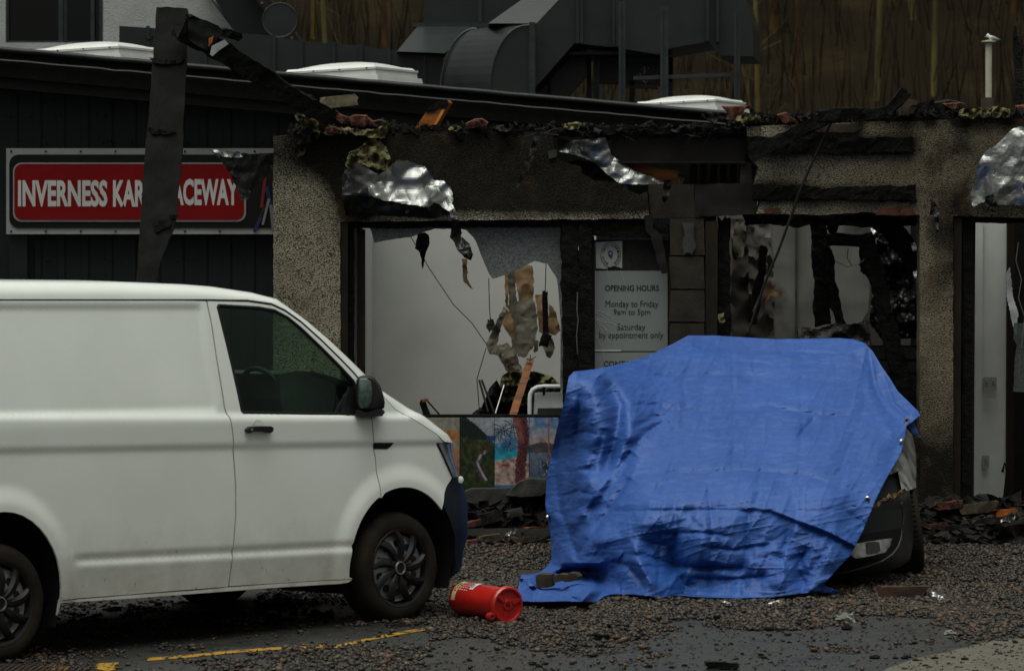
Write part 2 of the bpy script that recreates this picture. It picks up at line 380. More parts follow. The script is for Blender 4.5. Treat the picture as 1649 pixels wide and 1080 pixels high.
m_greywool = mat('scorched_wool', (.04, .04, .034), (.014, .014, .012), rough=.95, scale=26, c3=(.16, .15, .12), s3=50, m3=(.62, .75), bump=1, bscale=80, bdist=.03, spec=0.1)
m_orange = mat('scorched_pine', (.30, .085, .008), (.11, .032, .005), rough=.5, scale=3, stretch=(1, 1, 6), c3=(.02, .012, .008), s3=5, m3=(.56, .66), bump=.2, bscale=20)
m_tile = mat('terracotta', (.10, .036, .022), (.035, .015, .011), rough=.7, scale=9, c3=(.006, .005, .004), s3=14, m3=(.54, .64), bump=.3, bscale=50, spec=0.15)
m_brown = mat('brown_frame', (.019, .013, .008), (.009, .0065, .0045), rough=.5, scale=6, stretch=(1, 1, .3), c3=(.045, .024, .009), s3=4, m3=(.64, .75), spec=0.15)
m_block = mat('concrete_block', (.034, .028, .020), (.018, .015, .011), rough=.9, scale=5, bump=.6, bscale=80, c3=(.02, .018, .015), s3=8, m3=(.58, .7), spec=0.15)
m_steel = mat('sooty_steel', (.013, .011, .009), (.006, .0055, .005), rough=.5, scale=5, metal=0, c3=(.026, .02, .014), s3=6, m3=(.62, .75), spec=0.15)
m_brick = mat('grey_brick', (.026, .025, .022), (.015, .0145, .013), rough=.85, scale=8, bump=.4, bscale=60, spec=0.15)
m_stone = mat('coping_stone', (.045, .043, .036), (.022, .021, .019), rough=.8, scale=6, bump=.5, bscale=60, spec=0.2)
m_wood = mat('grey_wood', (.065, .05, .032), (.025, .019, .013), rough=.7, scale=9, stretch=(1, 1, 1), bump=.3, bscale=40, spec=0.15)
m_wire = mat('wire', (.012, .012, .012), rough=.5)
m_whitewire = mat('pale_wire', (.09, .09, .08), rough=.5)
m_signsilver = mat('sign_silver', (.20, .205, .20), (.26, .265, .26), rough=.35, scale=3, metal=.15)
m_signblack = mat('sign_black', (.004, .004, .004), rough=.5, spec=.15)
m_signred = mat('sign_red', (.12, .0015, .0025), (.15, .002, .003), spec=.12, rough=.5, scale=2)
m_signtext = mat('sign_lettering', (.36, .36, .35), (.43, .425, .41), rough=.4, scale=4)
m_paperg = mat('grey_poster', (.16, .172, .16), (.185, .197, .185), rough=.5, scale=2)
m_ink = mat('black_ink', (.012, .012, .014), rough=.5)
m_navy = mat('navy_ink', (.02, .03, .10), rough=.5)
m_vinyl = mat('white_sticker', (.27, .27, .24), (.32, .32, .29), rough=.4, scale=5)
m_crackw = mat('glass_crack', (.55, .55, .52), rough=.3)
m_whitemetal = mat('white_enamel', (.55, .57, .57), (.65, .66, .65), rough=.3, scale=4)
m_socket = mat('socket_plastic', (.26, .25, .22), rough=.4)
m_smoky = mat('smoke_stained_panel', (.125, .125, .112), (.095, .093, .082), rough=.8, scale=1.5, c3=(.04, .036, .03), s3=2.5, m3=(.55, .72))
m_frost = glass('crazed_glass', (.5, .5, .5), .5, .2, .86, (.15, .16, .155))
m_dkglass = glass('smoked_glass', (.30, .30, .28), .35, .06, .62, (.035, .035, .03))
m_window = glass('house_window', (.1, .12, .12), .5, .05)
# ------------------------------------------------------------------ ground, hill
def struct(o): o['kind'] = 'structure'; return o
rows = [-150, -40, 0, 22, 26, 28.7, 31, 34, 36, 46, 62, 75]
vs = []; fs = []; xsg = [-400, -60, -20, -5, 0, 5, 20, 60, 400]
for y in rows:
    for x in xsg: vs.append((x, y, g(y)))
k = len(xsg)
for i in range(len(rows)-1):
    for j in range(k-1): fs.append((i*k+j, i*k+j+1, (i+1)*k+j+1, (i+1)*k+j))
struct(make('ground', vs, fs, m_asphalt))
# hill behind: a steep wooded slope
m_hill = mat('woodland_floor', (.013, .0095, .0052), (.0075, .0058, .0034), rough=.95, scale=.35, bump=.3, bscale=3, spec=.03, c3=(.026, .018, .008), s3=.8, m3=(.5, .75))
vs = []; fs = []; nx, ny = 60, 24
def hillz(x, y): return .28 + max(0, y - 74) * .62 + 2.0 * fbm(x*.03, y*.03, 5) * sm(74, 90, y)
for j in range(ny+1):
    y = 74 + 130 * (j/ny)**1.3
    for i in range(nx+1):
        x = -160 + 320*i/nx; vs.append((x, y, hillz(x, y)))
for j in range(ny):
    for i in range(nx): fs.append((j*(nx+1)+i, j*(nx+1)+i+1, (j+1)*(nx+1)+i+1, (j+1)*(nx+1)+i))
struct(make('hillside', vs, fs, m_hill, smooth=True))
# gravel bed: a sheet 4 mm over the asphalt with a ragged edge
def gravel_edge(px): return 988 + 10*math.sin(px*.021) + 14*nz(px*.018, 3) + (22 if px < 900 else 0) * sm(920, 860, px)
out = [(X, 33.9) for X in (6.5,)]
pts = []
for px in range(700, 2100, 12):
    q = G(px, gravel_edge(px)); pts.append((q.x, q.y))
left = [(G(px, py).x, G(px, py).y) for px, py in ((690, 1010), (705, 985), (720, 950), (712, 920), (640, 905), (560, 900), (470, 900), (420, 890))]
poly = [(-3.4, 34.45), (-2.6, 32.5)] + [p for p in reversed(left)][:0] + list(reversed(left)) + pts + [(7.2, 34.45)]
v2, f2 = cdt(poly, sx=.4, sy=.4, esp=.1)
struct(make('gravel_bed', [(x, y, g(y) + .004) for x, y in v2], f2, m_gravel))
v2, f2 = cdt([(G(a, b).x, G(a, b).y) for a, b in ((1395, 1090), (1470, 1062), (1540, 1046), (1600, 1032), (1700, 1022), (1900, 1010), (1900, 1200), (1395, 1200))], sx=.3, esp=.1, jit=.012)
struct(make('concrete_patch', [(x, y, g(y) + .004) for x, y in v2], f2, m_patch))
# worn yellow line
def strip(name, line, wd, m, dz=.004, jit=.006):
    L = []; Rr = []
    pts = densify(line, 12, 0, False)
    for px, py in pts:
        q = G(px, py); ww = wd * (1 + .35*nz(px*.08, 7)); L.append(Vector((q.x, q.y - ww/2 + random.uniform(-jit, jit), 0))); Rr.append(Vector((q.x, q.y + ww/2 + random.uniform(-jit, jit), 0)))
    vs = [Vector((v.x, v.y, g(v.y) + dz)) for v in L + Rr]; n = len(L)
    return struct(make(name, vs, [(i, i+1, n+i+1, n+i) for i in range(n-1)], m))
strip('yellow_line', [(238, 1062), (300, 1057), (380, 1049), (450, 1044), (525, 1040)], .14, m_yellow)
strip('yellow_line', [(538, 1042), (600, 1028), (660, 1017), (720, 1008), (760, 1004)], .15, m_yellow)
strip('yellow_line', [(-80, 1100), (0, 1091), (70, 1082), (110, 1075)], .2, m_yellow)
v2, f2 = cdt([(G(a, b).x, G(a, b).y) for a, b in ((150, 1076), (160, 1068), (190, 1067), (193, 1076), (175, 1081))], sx=.05, esp=.02, jit=.004)
struct(make('yellow_line', [(x, y, g(y)+.004) for x, y in v2], f2, m_yellow))

# ------------------------------------------------------------------ woodland
m_bark = [mat('birch_bark', (.105, .085, .032), (.05, .04, .018), rough=.9, scale=3, stretch=(1, 1, .3), spec=.05),
          mat('brown_bark', (.066, .038, .016), (.03, .018, .010), rough=.9, scale=3, spec=.05),
          mat('lichen_bark', (.095, .072, .024), (.045, .034, .012), rough=.9, scale=4, spec=.05)]
m_twig = mat('bare_twigs', (.0125, .0092, .0055), (.009, .0067, .0042), rough=.95, scale=.5, spec=.03)
def tree(px, Y, wpx, kind, lean, label):
    x = (px - CX)/F*Y; z0 = hillz(x, Y) - .3; r = wpx / F * Y / 2
    e = empty('bare_tree', (x, Y, z0), label, 'tree', 'bare trees on the wooded hillside')
    H = random.uniform(11, 15); n = 14; pts = []; rr = []
    for i in range(n+1):
        t = i/n; pts.append(Vector((x + lean*t*H*.12 + .25*nz(t*3, px)*t, Y + .3*nz(px, t*3), z0 + H*t))); rr.append(r*(1.15 - .85*t))
    MB().tube(pts, rr, 6).build('trunk', m_bark[kind], e, True)
    mb = MB()
    for b in range(12):
        i = random.randint(2, n-1); p = pts[i].copy(); a = random.uniform(0, 6.28); q = [p]; L = random.uniform(1.2, 3.2)*(1.1-i/n*.6)
        d = Vector((math.cos(a), math.sin(a)*.6, random.uniform(1.0, 2.4))).normalized()
        for s in range(4): d = (d + Vector((random.uniform(-.25, .25), random.uniform(-.2, .2), .12))).normalized(); q.append(q[-1] + d*L/4)
        mb.tube(q, [rr[i]*.26, rr[i]*.20, rr[i]*.14, rr[i]*.08, rr[i]*.04], 4, False)
        for tw in range(5):
            s = random.randint(1, 4); d2 = Vector((random.uniform(-1, 1), random.uniform(-.6, .6), random.uniform(.1, 1))).normalized()
            mb.tube([q[s], q[s] + d2*random.uniform(.4, 1.1)], [rr[i]*.12, .004], 3, False)
    mb.build('crown', m_bark[kind] if kind != 1 else m_twig, e)
spots = [(1218,78,10,2,0),(1245,84,14,1,.2),(1283,80,8,1,0),(1330,86,14,2,-.1),(1395,88,9,0,-.6),(1411,82,10,0,.3),(1425,92,8,2,0),(1473,84,12,0,-.7),(1484,86,11,2,.3),(1503,82,10,0,.1),(1520,94,8,1,.4),(1552,90,10,2,0),(1600,88,9,0,.2),(1632,84,11,1,0),(1668,86,10,0,0),
         (505,84,11,2,.1),(530,78,10,0,-.2),(563,90,9,1,0),(590,86,10,1,.4),(622,82,11,1,-.2),(655,92,9,2,0),(1350,96,9,1,.3),(1448,98,8,1,0),(1575,100,8,1,-.3),(1100,86,9,2,0),(1140,92,9,1,.1),(1180,88,8,0,-.2)]
kinds_ = ('pale birch', 'brown barked tree', 'yellow green lichened tree')
for k_, (px, Y, wp, kd, ln) in enumerate(spots):
    where = ('just right of the ducts' if px < 1260 else 'right of the ducts above the red tile pile' if px < 1360 else 'above the middle of the right wall' if px < 1460 else 'above the dark slate left of the gull' if px < 1570 else 'behind the gull and flue pipe') if px > 1200 else ('between the vent cowl and the sloped duct' if px < 700 else 'seen under the ducts')
    lab_ = f"{kinds_[kd]}, {'thick' if wp >= 11 else 'thin'} trunk {'leaning' if abs(ln) > .25 else 'upright'}, {where}"
    same_ = [q_ for q_ in bpy.data.objects if q_.get('label') == lab_]
    if same_: same_[0]['label'] = lab_ + ', left one of two'; lab_ += ', right one of two'
    tree(px, Y, wp*.9, kd, ln, lab_)
for i in range(46):
    px = random.choice([random.uniform(420, 700), random.uniform(1040, 1720), random.uniform(1200, 1720)])
    tree(px, random.uniform(92, 118), random.uniform(5, 9), random.choice((1, 1, 2, 0)), random.uniform(-.5, .5), 'tall thin bare tree among many like it on the dim hillside')
# undergrowth and fine twigs: nobody could count them
vs = []; fs = []
rs = np.random.RandomState(3)
for i in range(20000):
    Y = rs.uniform(74.5, 125); x = rs.uniform(-.16, .16)*Y; z = hillz(x, Y) + rs.uniform(0, 1)**1.3*(7 if Y > 80 else 3.5) - .3
    L = rs.uniform(.5, 1.9); a = rs.normal(0, .13); wd = rs.uniform(.006, .016); dx = math.sin(a)*L; dz = math.cos(a)*L; dy = rs.uniform(-.3, .3)
    n = len(vs); px_, pz_ = wd*math.cos(a), -wd*math.sin(a)
    vs += [(x-px_, Y, z-pz_), (x+px_, Y, z+pz_), (x+dx, Y+dy, z+dz)]; fs.append((n, n+1, n+2))
tag(make('undergrowth', vs, fs, m_twig), 'tangled brown twigs and saplings filling the hillside between the tree trunks', 'undergrowth', kind='stuff')

# ------------------------------------------------------------------ white house far left
e = empty('white_house', P(100, 560, 58), 'white roughcast house with a dark sloping gable edge and one window at upper left', 'house')
hp = [(-200, 560), (-200, -420), (25, -420), (392, 70), (392, 560)]
sheet('wall', hp, 58, m_white, e, sp=60, thick=6, holes=[[(9, -160), (166, -160), (166, 69), (9, 69)]], smooth=False)
fr = MB(); fr.pxbox(9, -160, 14, 69, 58.05, .08); fr.pxbox(94, -160, 101, 66, 58.05, .08); fr.pxbox(101, -160, 108, 66, 58.1, .06); fr.pxbox(146, -160, 152, 66, 58.06, .08); fr.pxbox(160, -160, 166, 69, 58.05, .08); fr.pxbox(9, 66, 166, 70, 58.02, .12)
wn = fr.build('window', m_duct2, e)
MB().pxbox(14, -160, 94, 66, 58.14, .01).build('pane', m_window, wn)
MB().pxbox(101, -160, 160, 66, 58.16, .01).build('pane', m_window, wn)
MB().pxbox(9, -160, 166, 69, 60.5, .1).build('back_sheet', m_black, wn)  # black sheet closing the opening behind the panes
MB().pxbox(20, 40, 90, 60, 59.9, .2).build('room_furniture', m_wood, wn)
MB().pxprism([(318, -45), (402, -45), (487, 70), (390, 70)], 57.2, (0, 7, 0)).build('roof', m_dkframe, e)
MB().pxprism([(388, -30), (402, -30), (480, 66), (466, 68)], 56.9, (0, .25, 0)).build('bargeboard', m_brown, e)
mb = MB()
for t in np.linspace(.15, .95, 9): c = P(394 + 80*t, -28 + 94*t, 56.88); mb.box((c.x-.012, c.y-.01, c.z-.012), (c.x+.012, c.y, c.z+.012))
mb.build('nail_heads', m_whitewire, e)

# ------------------------------------------------------------------ black shed with sign, roof lights and ducts
def roofy(px): return 80 + (px - 0) * .0885
sh = empty('black_shed', P(600, 860, 39.3), 'long black corrugated metal shed behind the burnt shop with shallow sloping roof edge', 'shed')
cy = [( -160, 0 )]
# ribbed cladding, one sheet after another
pitch = .2; sheetw = 1.0
x = P(-160, 0, 39.3).x; xe = P(1500, 0, 39.3).x; z0 = .2
while x < xe:
    vs = []; prof = []
    for c in range(5):
        b = x + c*pitch; prof += [(b, 0), (b+.115, 0), (b+.135, -.012), (b+.18, -.012)]
    prof.append((x + sheetw, 0)); n = len(prof)
    for px_, d in prof:
        pp = CX + px_/39.3*F; zt = P(pp, roofy(pp) + 45, 39.3).z
        vs += [(px_, 39.3 + d, z0), (px_, 39.3 + d, zt)]
    make('cladding_sheet', vs, [(2*i, 2*i+2, 2*i+3, 2*i+1) for i in range(n-1)], m_clad, sh)
    x += sheetw
mb = MB()
for i in range(60):
    q = P(random.uniform(0, 440), random.choice((165, 186, 230, 420)) + random.uniform(-3, 3), 39.26); mb.box((q.x-.007, q.y-.004, q.z-.007), (q.x+.007, q.y, q.z+.007))
mb.build('screws', m_black, sh)
a, b_ = -200, 1330
MB().pxprism([(a, roofy(a)-2), (b_, roofy(b_)-2), (b_, roofy(b_)+44), (a, roofy(a)+44)], 38.8, (0, 10, 0)).build('roof', m_black, sh)
MB().pxprism([(a, roofy(a)+44), (b_, roofy(b_)+44), (b_, roofy(b_)+62), (a, roofy(a)+62)], 38.95, (0, .3, 0)).build('fascia', m_cap, sh)
MB().tube([P(px, roofy(px) + 1.2*nz(px*.02), 38.78) for px in range(a, b_, 30)], .026, 8).build('roof_capping', m_cap, sh, True)
MB().tube([P(px, roofy(px) + 17 + 2*nz(px*.03, 4), 38.76) for px in range(a, b_, 24)], .012, 6).build('gutter_lip', m_cap, sh, True)
# a pale strip on the wall under the sign
MB().pxbox(15, 378, 44, 560, 39.2, .05).build('downpipe', m_dkframe, sh)

sg = empty('shop_sign', P(260, 377, 39.15), 'wide red sign with white INVERNESS KART RACEWAY lettering on the black shed wall', 'sign')
MB().pxbox(10, 239, 530, 377, 39.12, .04).build('board', m_signsilver, sg)
MB().prism([P(x, y, 39.105) for x, y in rrect(15, 249, 523, 367, 15)], (0, .012, 0)).build('black_panel', m_signblack, sg)
MB().prism([P(x, y, 39.095) for x, y in rrect(21, 262, 396, 357, 14)], (0, .008, 0)).build('silver_outline', m_signsilver, sg)
MB().prism([P(x, y, 39.088) for x, y in rrect(23, 264, 393, 354, 13)], (0, .006, 0)).build('red_panel', m_signred, sg)
text('lettering', 'INVERNESS', 29, 290, 173, 333, 39.085, m_signtext, sg, bold=.036)
text('lettering', 'KART', 182, 290, 249, 333, 39.085, m_signtext, sg, bold=.036)
text('lettering', 'RACEWAY', 264, 288, 384, 331, 39.085, m_signtext, sg, bold=.036)
cols = [(.12, .008, .008), (.008, .014, .05), (.13, .13, .13), (.01, .01, .01), (.1, .1, .11), (.01, .016, .06)]
mcol = [mat('sign_picture', c, rough=.35) for c in cols]
for i, (x, y, w_, h_, tl) in enumerate([(424, 285, 5, 50, 3), (433, 300, 6, 36, -4), (428, 320, 4, 42, 5), (419, 330, 5, 38, 8), (438, 330, 5, 40, -2), (415, 350, 6, 22, 5), (450, 290, 8, 60, 2), (470, 300, 6, 50, 9), (490, 280, 10, 70, -6)]):
    MB().pxprism([(x-w_/2+tl, y), (x+w_/2+tl, y), (x+w_/2-tl, y+h_), (x-w_/2-tl, y+h_)], 39.09 - .0012*i, (0, .001, 0)).build('picture_stripe', mcol[i % 6], sg)
mb = MB()
for x in range(18, 420, 56):
    for y in (372.5, 244): q = P(x, y, 39.11); mb.box((q.x-.008, q.y-.004, q.z-.008), (q.x+.008, q.y, q.z+.008))
mb.build('screws', m_black, sg)

# roof lights
def skylight(px0, py, Y, label):
    q = P(px0, py, Y); e = empty('roof_light', (q.x, q.y, q.z), label, 'roof light', 'white domed roof lights on the shed roof')
    A, B = .93, .88; rz = Matrix.Translation(q) @ Matrix.Rotation(R(-24), 4, 'Z') @ Matrix.Rotation(R(-2), 4, 'Y')
    def layer(mb, a0, a1, z0, z1, ins0, ins1):
        vs = []
        for ins, z in ((ins0, z0), (ins1, z1)):
            for x, y in ((ins, ins), (A-ins, ins), (A-ins, B-ins), (ins, B-ins)): vs.append(rz @ Vector((x, y, z)))
        mb.add(vs, [(0, 3, 2, 1), (4, 5, 6, 7), (0, 1, 5, 4), (1, 2, 6, 5), (2, 3, 7, 6), (3, 0, 4, 7)])
    mb = MB(); layer(mb, 0, 0, -.12, .035, -.03, -.01); layer(mb, 0, 0, .035, .085, .02, .02); mb.build('curb', m_skylight, e)
    mb = MB(); layer(mb, 0, 0, .087, .105, .012, .012); layer(mb, 0, 0, .105, .125, .03, .05); mb.build('rim', m_skylight, e)
    vs = []; n = 14
    for j in range(n+1):
        for i in range(n+1):
            u, v = i/n, j/n; h = (1 - abs(2*u-1)**2.6) * (1 - abs(2*v-1)**2.6)
            vs.append(rz @ Vector((.06 + (A-.12)*u, .06 + (B-.12)*v, .12 + .06*h**.8)))
    make('dome', vs, [(j*(n+1)+i, j*(n+1)+i+1, (j+1)*(n+1)+i+1, (j+1)*(n+1)+i) for j in range(n) for i in range(n)], m_skylight, e, True)
    mb = MB()
    for t in (.1, .35, .62, .9): v = rz @ Vector((A*t, -.012, .096)); mb.box((v.x-.008, v.y-.004, v.z-.006), (v.x+.008, v.y+.004, v.z+.006))
    mb.build('bolts', m_black, e)
    return e
s0 = skylight(452, 136, 40.5, 'white domed roof light behind the diagonal charred beam')
q = P(42, 103, 40.5); copytree(s0, q, 0, 'white domed roof light at far left below the house window')
q = P(1018, 184, 41.5); copytree(s0, q, 0, 'white domed roof light under the ducts at the right end of the shed roof', scale=.87)

# ventilation ducts
dk = empty('ventilation_duct', P(900, 160, 45), 'large dark grey boxed ventilation duct with curved elbow on posts above the shed roof', 'duct')
pb = lambda n, poly, Y, ext, m=m_duct: MB().pxprism(poly, Y, ext).build(n, m, dk)
low = [(192, 42), (430, 57), (480, 66), (580, 74), (640, 82), (712, 89), (712, 190), (192, 190)]
pb('long_duct', low, 44.5, (0, 1.2, 0))
for x, yt in ((238, 44), (330, 50), (441, 58), (485, 65), (537, 70), (581, 73), (626, 79), (683, 85)):
    MB().pxbox(x-3, yt-2, x+3, 190, 44.46, .035).build('duct_seam', m_duct, dk)
# elbow: curved profile swept back to the left
cp = [(860, 150), (860, 40)] + [(857, 39)] + [(790 + 67*(1-math.sin(t)), 40 + 118*(1-math.cos(t))) for t in np.linspace(.12, math.pi/2, 12)] + [(789, 190), (860, 190)]
cp = [(860, 190), (860, 40), (848, 41)] + [(848 - 59*math.sin(t), 41 + 105*(1-math.cos(t))) for t in np.linspace(.12, math.pi/2, 12)] + [(788, 190)]
el = MB().pxprism(list(reversed(cp)), 43.3, (-.47, .75, .015)).build('elbow_duct', m_duct, dk)
MB().tube([P(x, y, 43.28) for x, y in cp[1:]], .008, 6).build('elbow_seam', m_duct2, dk, True)
off = Vector((-.47, .74, .015)); MB().tube([P(x, y, 43.28) + off for x, y in cp[2:]], .01, 6).build('elbow_seam', m_duct2, dk, True)
MB().pxbox(852, 36, 862, 190, 43.24, .07).build('duct_flange', m_duct2, dk)
# sloped transition and upper boxes (sloping faces turn up to the sky)
def slab(n, a, b, c, d, Ya, Yb, m=m_duct, th=.4):
    vs = [P(*a, Yb), P(*b, Yb), P(*c, Ya), P(*d, Ya)]; mb = MB(); mb.prism(vs, (0, th, -.02)); return mb.build(n, m, dk)
slab('sloped_duct', (672, 43), (765, 43), (716, 86), (639, 83), 44.3, 45.3)
pb('duct_edge', [(664, 37), (850, 37), (850, 44), (664, 44)], 45.32, (0, .3, 0), m_duct2)
pb('upper_box_duct', [(682, -260), (835, -260), (835, 38), (682, 38)], 45.35, (0, 1.2, 0))
MB().pxbox(770, -260, 776, 38, 45.32, .03).build('duct_seam', m_duct2, dk)
slab('sloped_duct', (1010, -120), (1085, -120), (863, 38), (786, 38), 43.5, 45.2, m_duct)
pb('main_duct', [(863, 39), (1010, -118), (1010, -260), (1200, -260), (1200, 0), (1212, 40), (1213, 91), (1162, 90), (1140, 67), (1068, 80), (1060, 88), (985, 76), (925, 70), (862, 141)], 43.4, (.15, 1.5, 0))
pb('back_duct', [(862, 90), (945, 80), (945, 120), (905, 165), (862, 165)], 44.0, (0, .9, 0))
pb('lower_duct', [(966, 92), (1083, 92), (1083, 132), (966, 128)], 44.3, (0, 1.0, 0))
pb('duct_floor_plate', [(916, 84), (1064, 80), (1068, 88), (918, 88)], 43.6, (0, 1.3, 0), m_duct2)
for x0, y0, y1 in ((931, -120, 70), (937, -120, 70), (989, -120, 75), (995, -120, 75), (1140, -120, 66), (1156, -120, 68)):
    MB().pxbox(x0-3, y0, x0+2, y1, 43.33, .07).build('duct_flange', m_duct, dk)
MB().pxbox(883, 118, 886, 160, 43.98, .02).build('duct_seam', m_black, dk)
mb = MB()
for i in range(46):
    px, py = random.choice(((random.uniform(760, 780), random.uniform(54, 66)), (random.uniform(765, 795), random.uniform(120, 140)), (random.uniform(1025, 1060), random.uniform(108, 135))))
    q = P(px, py, 43.29 if px < 850 else 44.28); r_ = random.uniform(.004, .012)
    if px > 850: mb.box((q.x-r_*.4, q.y, q.z-r_), (q.x+r_*.4, q.y+.01, q.z+r_))
mb.build('bird_lime', m_skylight, dk)
# stand
for x0, x1, y0, y1, Y in ((998, 1007, 2, 160, 42.9), (1065, 1076, 10, 166, 42.7), (1184, 1192, 20, 173, 42.7), (1015, 1022, 90, 160, 44.6), (946, 952, 92, 162, 44.4), (957, 965, 92, 165, 44), (1076, 1084, 92, 160, 44.3), (968, 974, 138, 163, 43.6)):
    mb = MB(); mb.pxbox(x0, y0, x1, y1+6, Y, .05); mb.pxbox(x0-1.5, y0, x0+2, y1+6, Y-.03, .03); mb.build('stand_post', m_duct2, dk)
MB().pxprism([(1020, 123), (1184, 117), (1184, 123), (1020, 129)], 42.75, (0, .05, 0)).build('stand_rail', m_duct2, dk)
MB().pxprism([(1000, 137), (1060, 140), (1060, 144), (1000, 141)], 44.2, (0, .05, 0)).build('stand_rail', m_duct2, dk)
for x in (1003, 1071, 1188): MB().pxprism([(x-24, 176), (x-12, 166), (x+12, 166), (x+26, 178)], 42.5, (0, .5, 0)).build('stand_foot', m_black, dk)
e = empty('duct_cowl', P(452, 70, 50), 'dark round vent cowl between the house gable and the trees', 'vent cowl')
c = P(451, 33, 50); M_ = Matrix.Translation(c) @ Matrix.Rotation(R(90), 4, 'X')
MB().lathe([(0, .012), (.17, .010), (.182, .006), (.182, -.02), (.172, -.03), (.172, -.5)], M_, 40).build('drum', m_duct, e)
MB().tube([P(451, 48, 50.3), P(451, 200, 50.3)], .06, 10).build('stem', m_duct, e)
MB().lathe([(.172, .012), (.185, .016), (.192, .0), (.185, -.02)], M_, 40).build('rim', m_duct2, e, True)
# flue pipe with a gull
e = empty('flue_pipe', P(1592, 160, 40), 'cream flue pipe rising above the wall under the gull', 'pipe')
MB().lathe([(.028, -1.0), (.028, .46), (.036, .465), (.036, .475), (0, .476)], Matrix.Translation(P(1592, 158, 40)), 20).build('pipe', mat('cream_pipe', (.42, .41, .32), (.3, .28, .2), rough=.5, scale=8), e, True)
MB().lathe([(.026, .49), (.062, .495), (.062, .505), (0, .515)], Matrix.Translation(P(1592, 161, 40)), 20).build('cap', mat('pipe_cap', (.3, .29, .22), rough=.5), e, True)
MB().pxbox(1585, 157, 1601, 190, 39.9, .3).build('pipe_base', m_wood, e)
# gull: one body of rings, folded wings, tail, bill, legs
gl = empty('seagull', P(1592, 70, 40), 'grey and white gull standing on the cream flue pipe', 'seagull')
def blob(path, radii, sq=1.0, k=14):
    vs = []; n = len(path)
    for p, r in zip(path, radii):
        for j in range(k): a = 2*math.pi*j/k; vs.append(Vector(p) + Vector((0, r*math.cos(a)*.85, r*math.sin(a)*sq)))
    fs = [(i*k+j, i*k+(j+1) % k, (i+1)*k+(j+1) % k, (i+1)*k+j) for i in range(n-1) for j in range(k)] + [tuple(range(k-1, -1, -1)), tuple((n-1)*k+j for j in range(k))]
    return vs, fs
def gp(px, py): return P(px, py, 40)
m_gullw = mat('white_feathers', (.62, .63, .63), rough=.8, bump=.2, bscale=60); m_gullg = mat('grey_feathers', (.24, .25, .27), (.3, .31, .33), rough=.8, scale=20); m_gulld = mat('dark_feathers', (.03, .03, .03), rough=.7)
vs, fs = blob([gp(1588.4, 58.2), gp(1589, 58), gp(1590.5, 57.5), gp(1592.5, 58.5), gp(1594, 61.5), gp(1597, 63), gp(1600, 63.6), gp(1604, 63.8), gp(1607, 64)], [.003, .012, .018, .019, .022, .029, .027, .018, .006])
make('body', vs, fs, m_gullw, gl, True)
for s in (-1, 1):
    pth = [gp(1594.5, 60.5) + Vector((0, s*.018, 0)), gp(1598, 61.4) + Vector((0, s*.024, 0)), gp(1603, 62.6) + Vector((0, s*.02, 0)), gp(1609, 64) + Vector((0, s*.008, 0))]
    vs, fs = blob(pth, [.006, .019, .014, .003], 1.0, 10); make('wing', vs, fs, m_gullg, gl, True)
vs, fs = blob([gp(1604, 63.4), gp(1609, 64.2), gp(1613.5, 65.2)], [.009, .008, .002], .5, 8); make('tail', vs, fs, m_gulld, gl, True)
vs, fs = blob([gp(1588.8, 58.4), gp(1587, 59.2), gp(1585.8, 60.2)], [.006, .005, .001], 1, 8); make('bill', vs, fs, mat('yellow_bill', (.4, .25, .03), rough=.5), gl, True)
for s in (-1, 1):
    q = gp(1597, 67) + Vector((0, s*.011, 0)); MB().tube([q, q + Vector((-.012, 0, -.028))], .003, 6).build('leg', mat('gull_leg', (.3, .15, .12)), gl)
    q = gp(1589.3, 57.6) + Vector((0, s*.0155, 0)); MB().lathe([(.0, .002), (.0022, 0), (0, -.002)], Matrix.Translation(q), 8).build('eye', m_ink, gl)
# ------------------------------------------------------------------ the burnt shop
FY = 34.5
shop = empty('burnt_shop', P(1000, 864, FY), 'burnt out single storey roughcast shop with no roof and charred window openings', 'shop')
def soot(x, y):
    s = 0
    s += 1.1 * sm(325, 250, y) * (.70 + .30*sm(450, 540, x))
    if y < 360 and 548 < x < 1060: s += .40
    s += .95 * (1 - sm(1150, 1230, x)) * sm(500, 600, x) * sm(366, 312, y)
    s -= .12 * sm(326, 343, y) * (y < 357) * (x > 600) * (x < 1060)
    if x > 1195:
        s = .12 + .45*sm(215, 196, y) + .45*nz(x*.012, y*.012)
        for yy, x1, h in ((235, 1470, 20), (311, 1472, 18)): s += .75 * math.exp(-((y-yy)/h)**2) * sm(1495, 1462, x)
        if 1490 < x < 1560: s += .3*sm(620, 300, y) * sm(.0, .4, nz(x*.03, y*.02) + .3)
        if x > 1480: s += .75*sm(620, 740, y); s += .1
        if x > 1535 and y < 360: s += .15
    else:
        s += .45 * sm(700, 860, y)
        s += .6 * math.exp(-((x-560)/28)**2) * sm(500, 300, y)
    return max(-.1, s)
left = [(440, 219), (470, 216), (560, 218), (700, 212), (891, 212), (892, 252), (915, 263), (935, 268), (938, 279), (958, 291), (1005, 294), (1012, 306), (1030, 314), (1042, 308), (1046, 352), (548, 357), (548, 795), (952, 795), (952, 905), (440, 905)]
sheet('wall', left, FY, m_rc, shop, sp=11, thick=.24, soot=soot, amp=.012, freq=.06, jit=.8)
right = [(1202, 204), (1250, 201), (1330, 199), (1400, 196), (1480, 195), (1560, 192), (1649, 190), (1900, 188), (1900, 905), (1722, 905), (1722, 352), (1535, 348), (1535, 905), (1481, 905), (1481, 346), (1440, 348), (1400, 341), (1330, 346), (1218, 344), (1224, 325), (1212, 300), (1222, 270), (1206, 250)]
sheet('wall', right, FY - .03, m_rc, shop, sp=11, thick=.26, soot=soot, amp=.014, freq=.06, jit=.8)
sheet('wall', [(1135, 700), (1480.5, 700), (1480.5, 905), (1135, 905)], FY + .01, m_rc, shop, sp=25, thick=.2, soot=lambda x, y: .8)
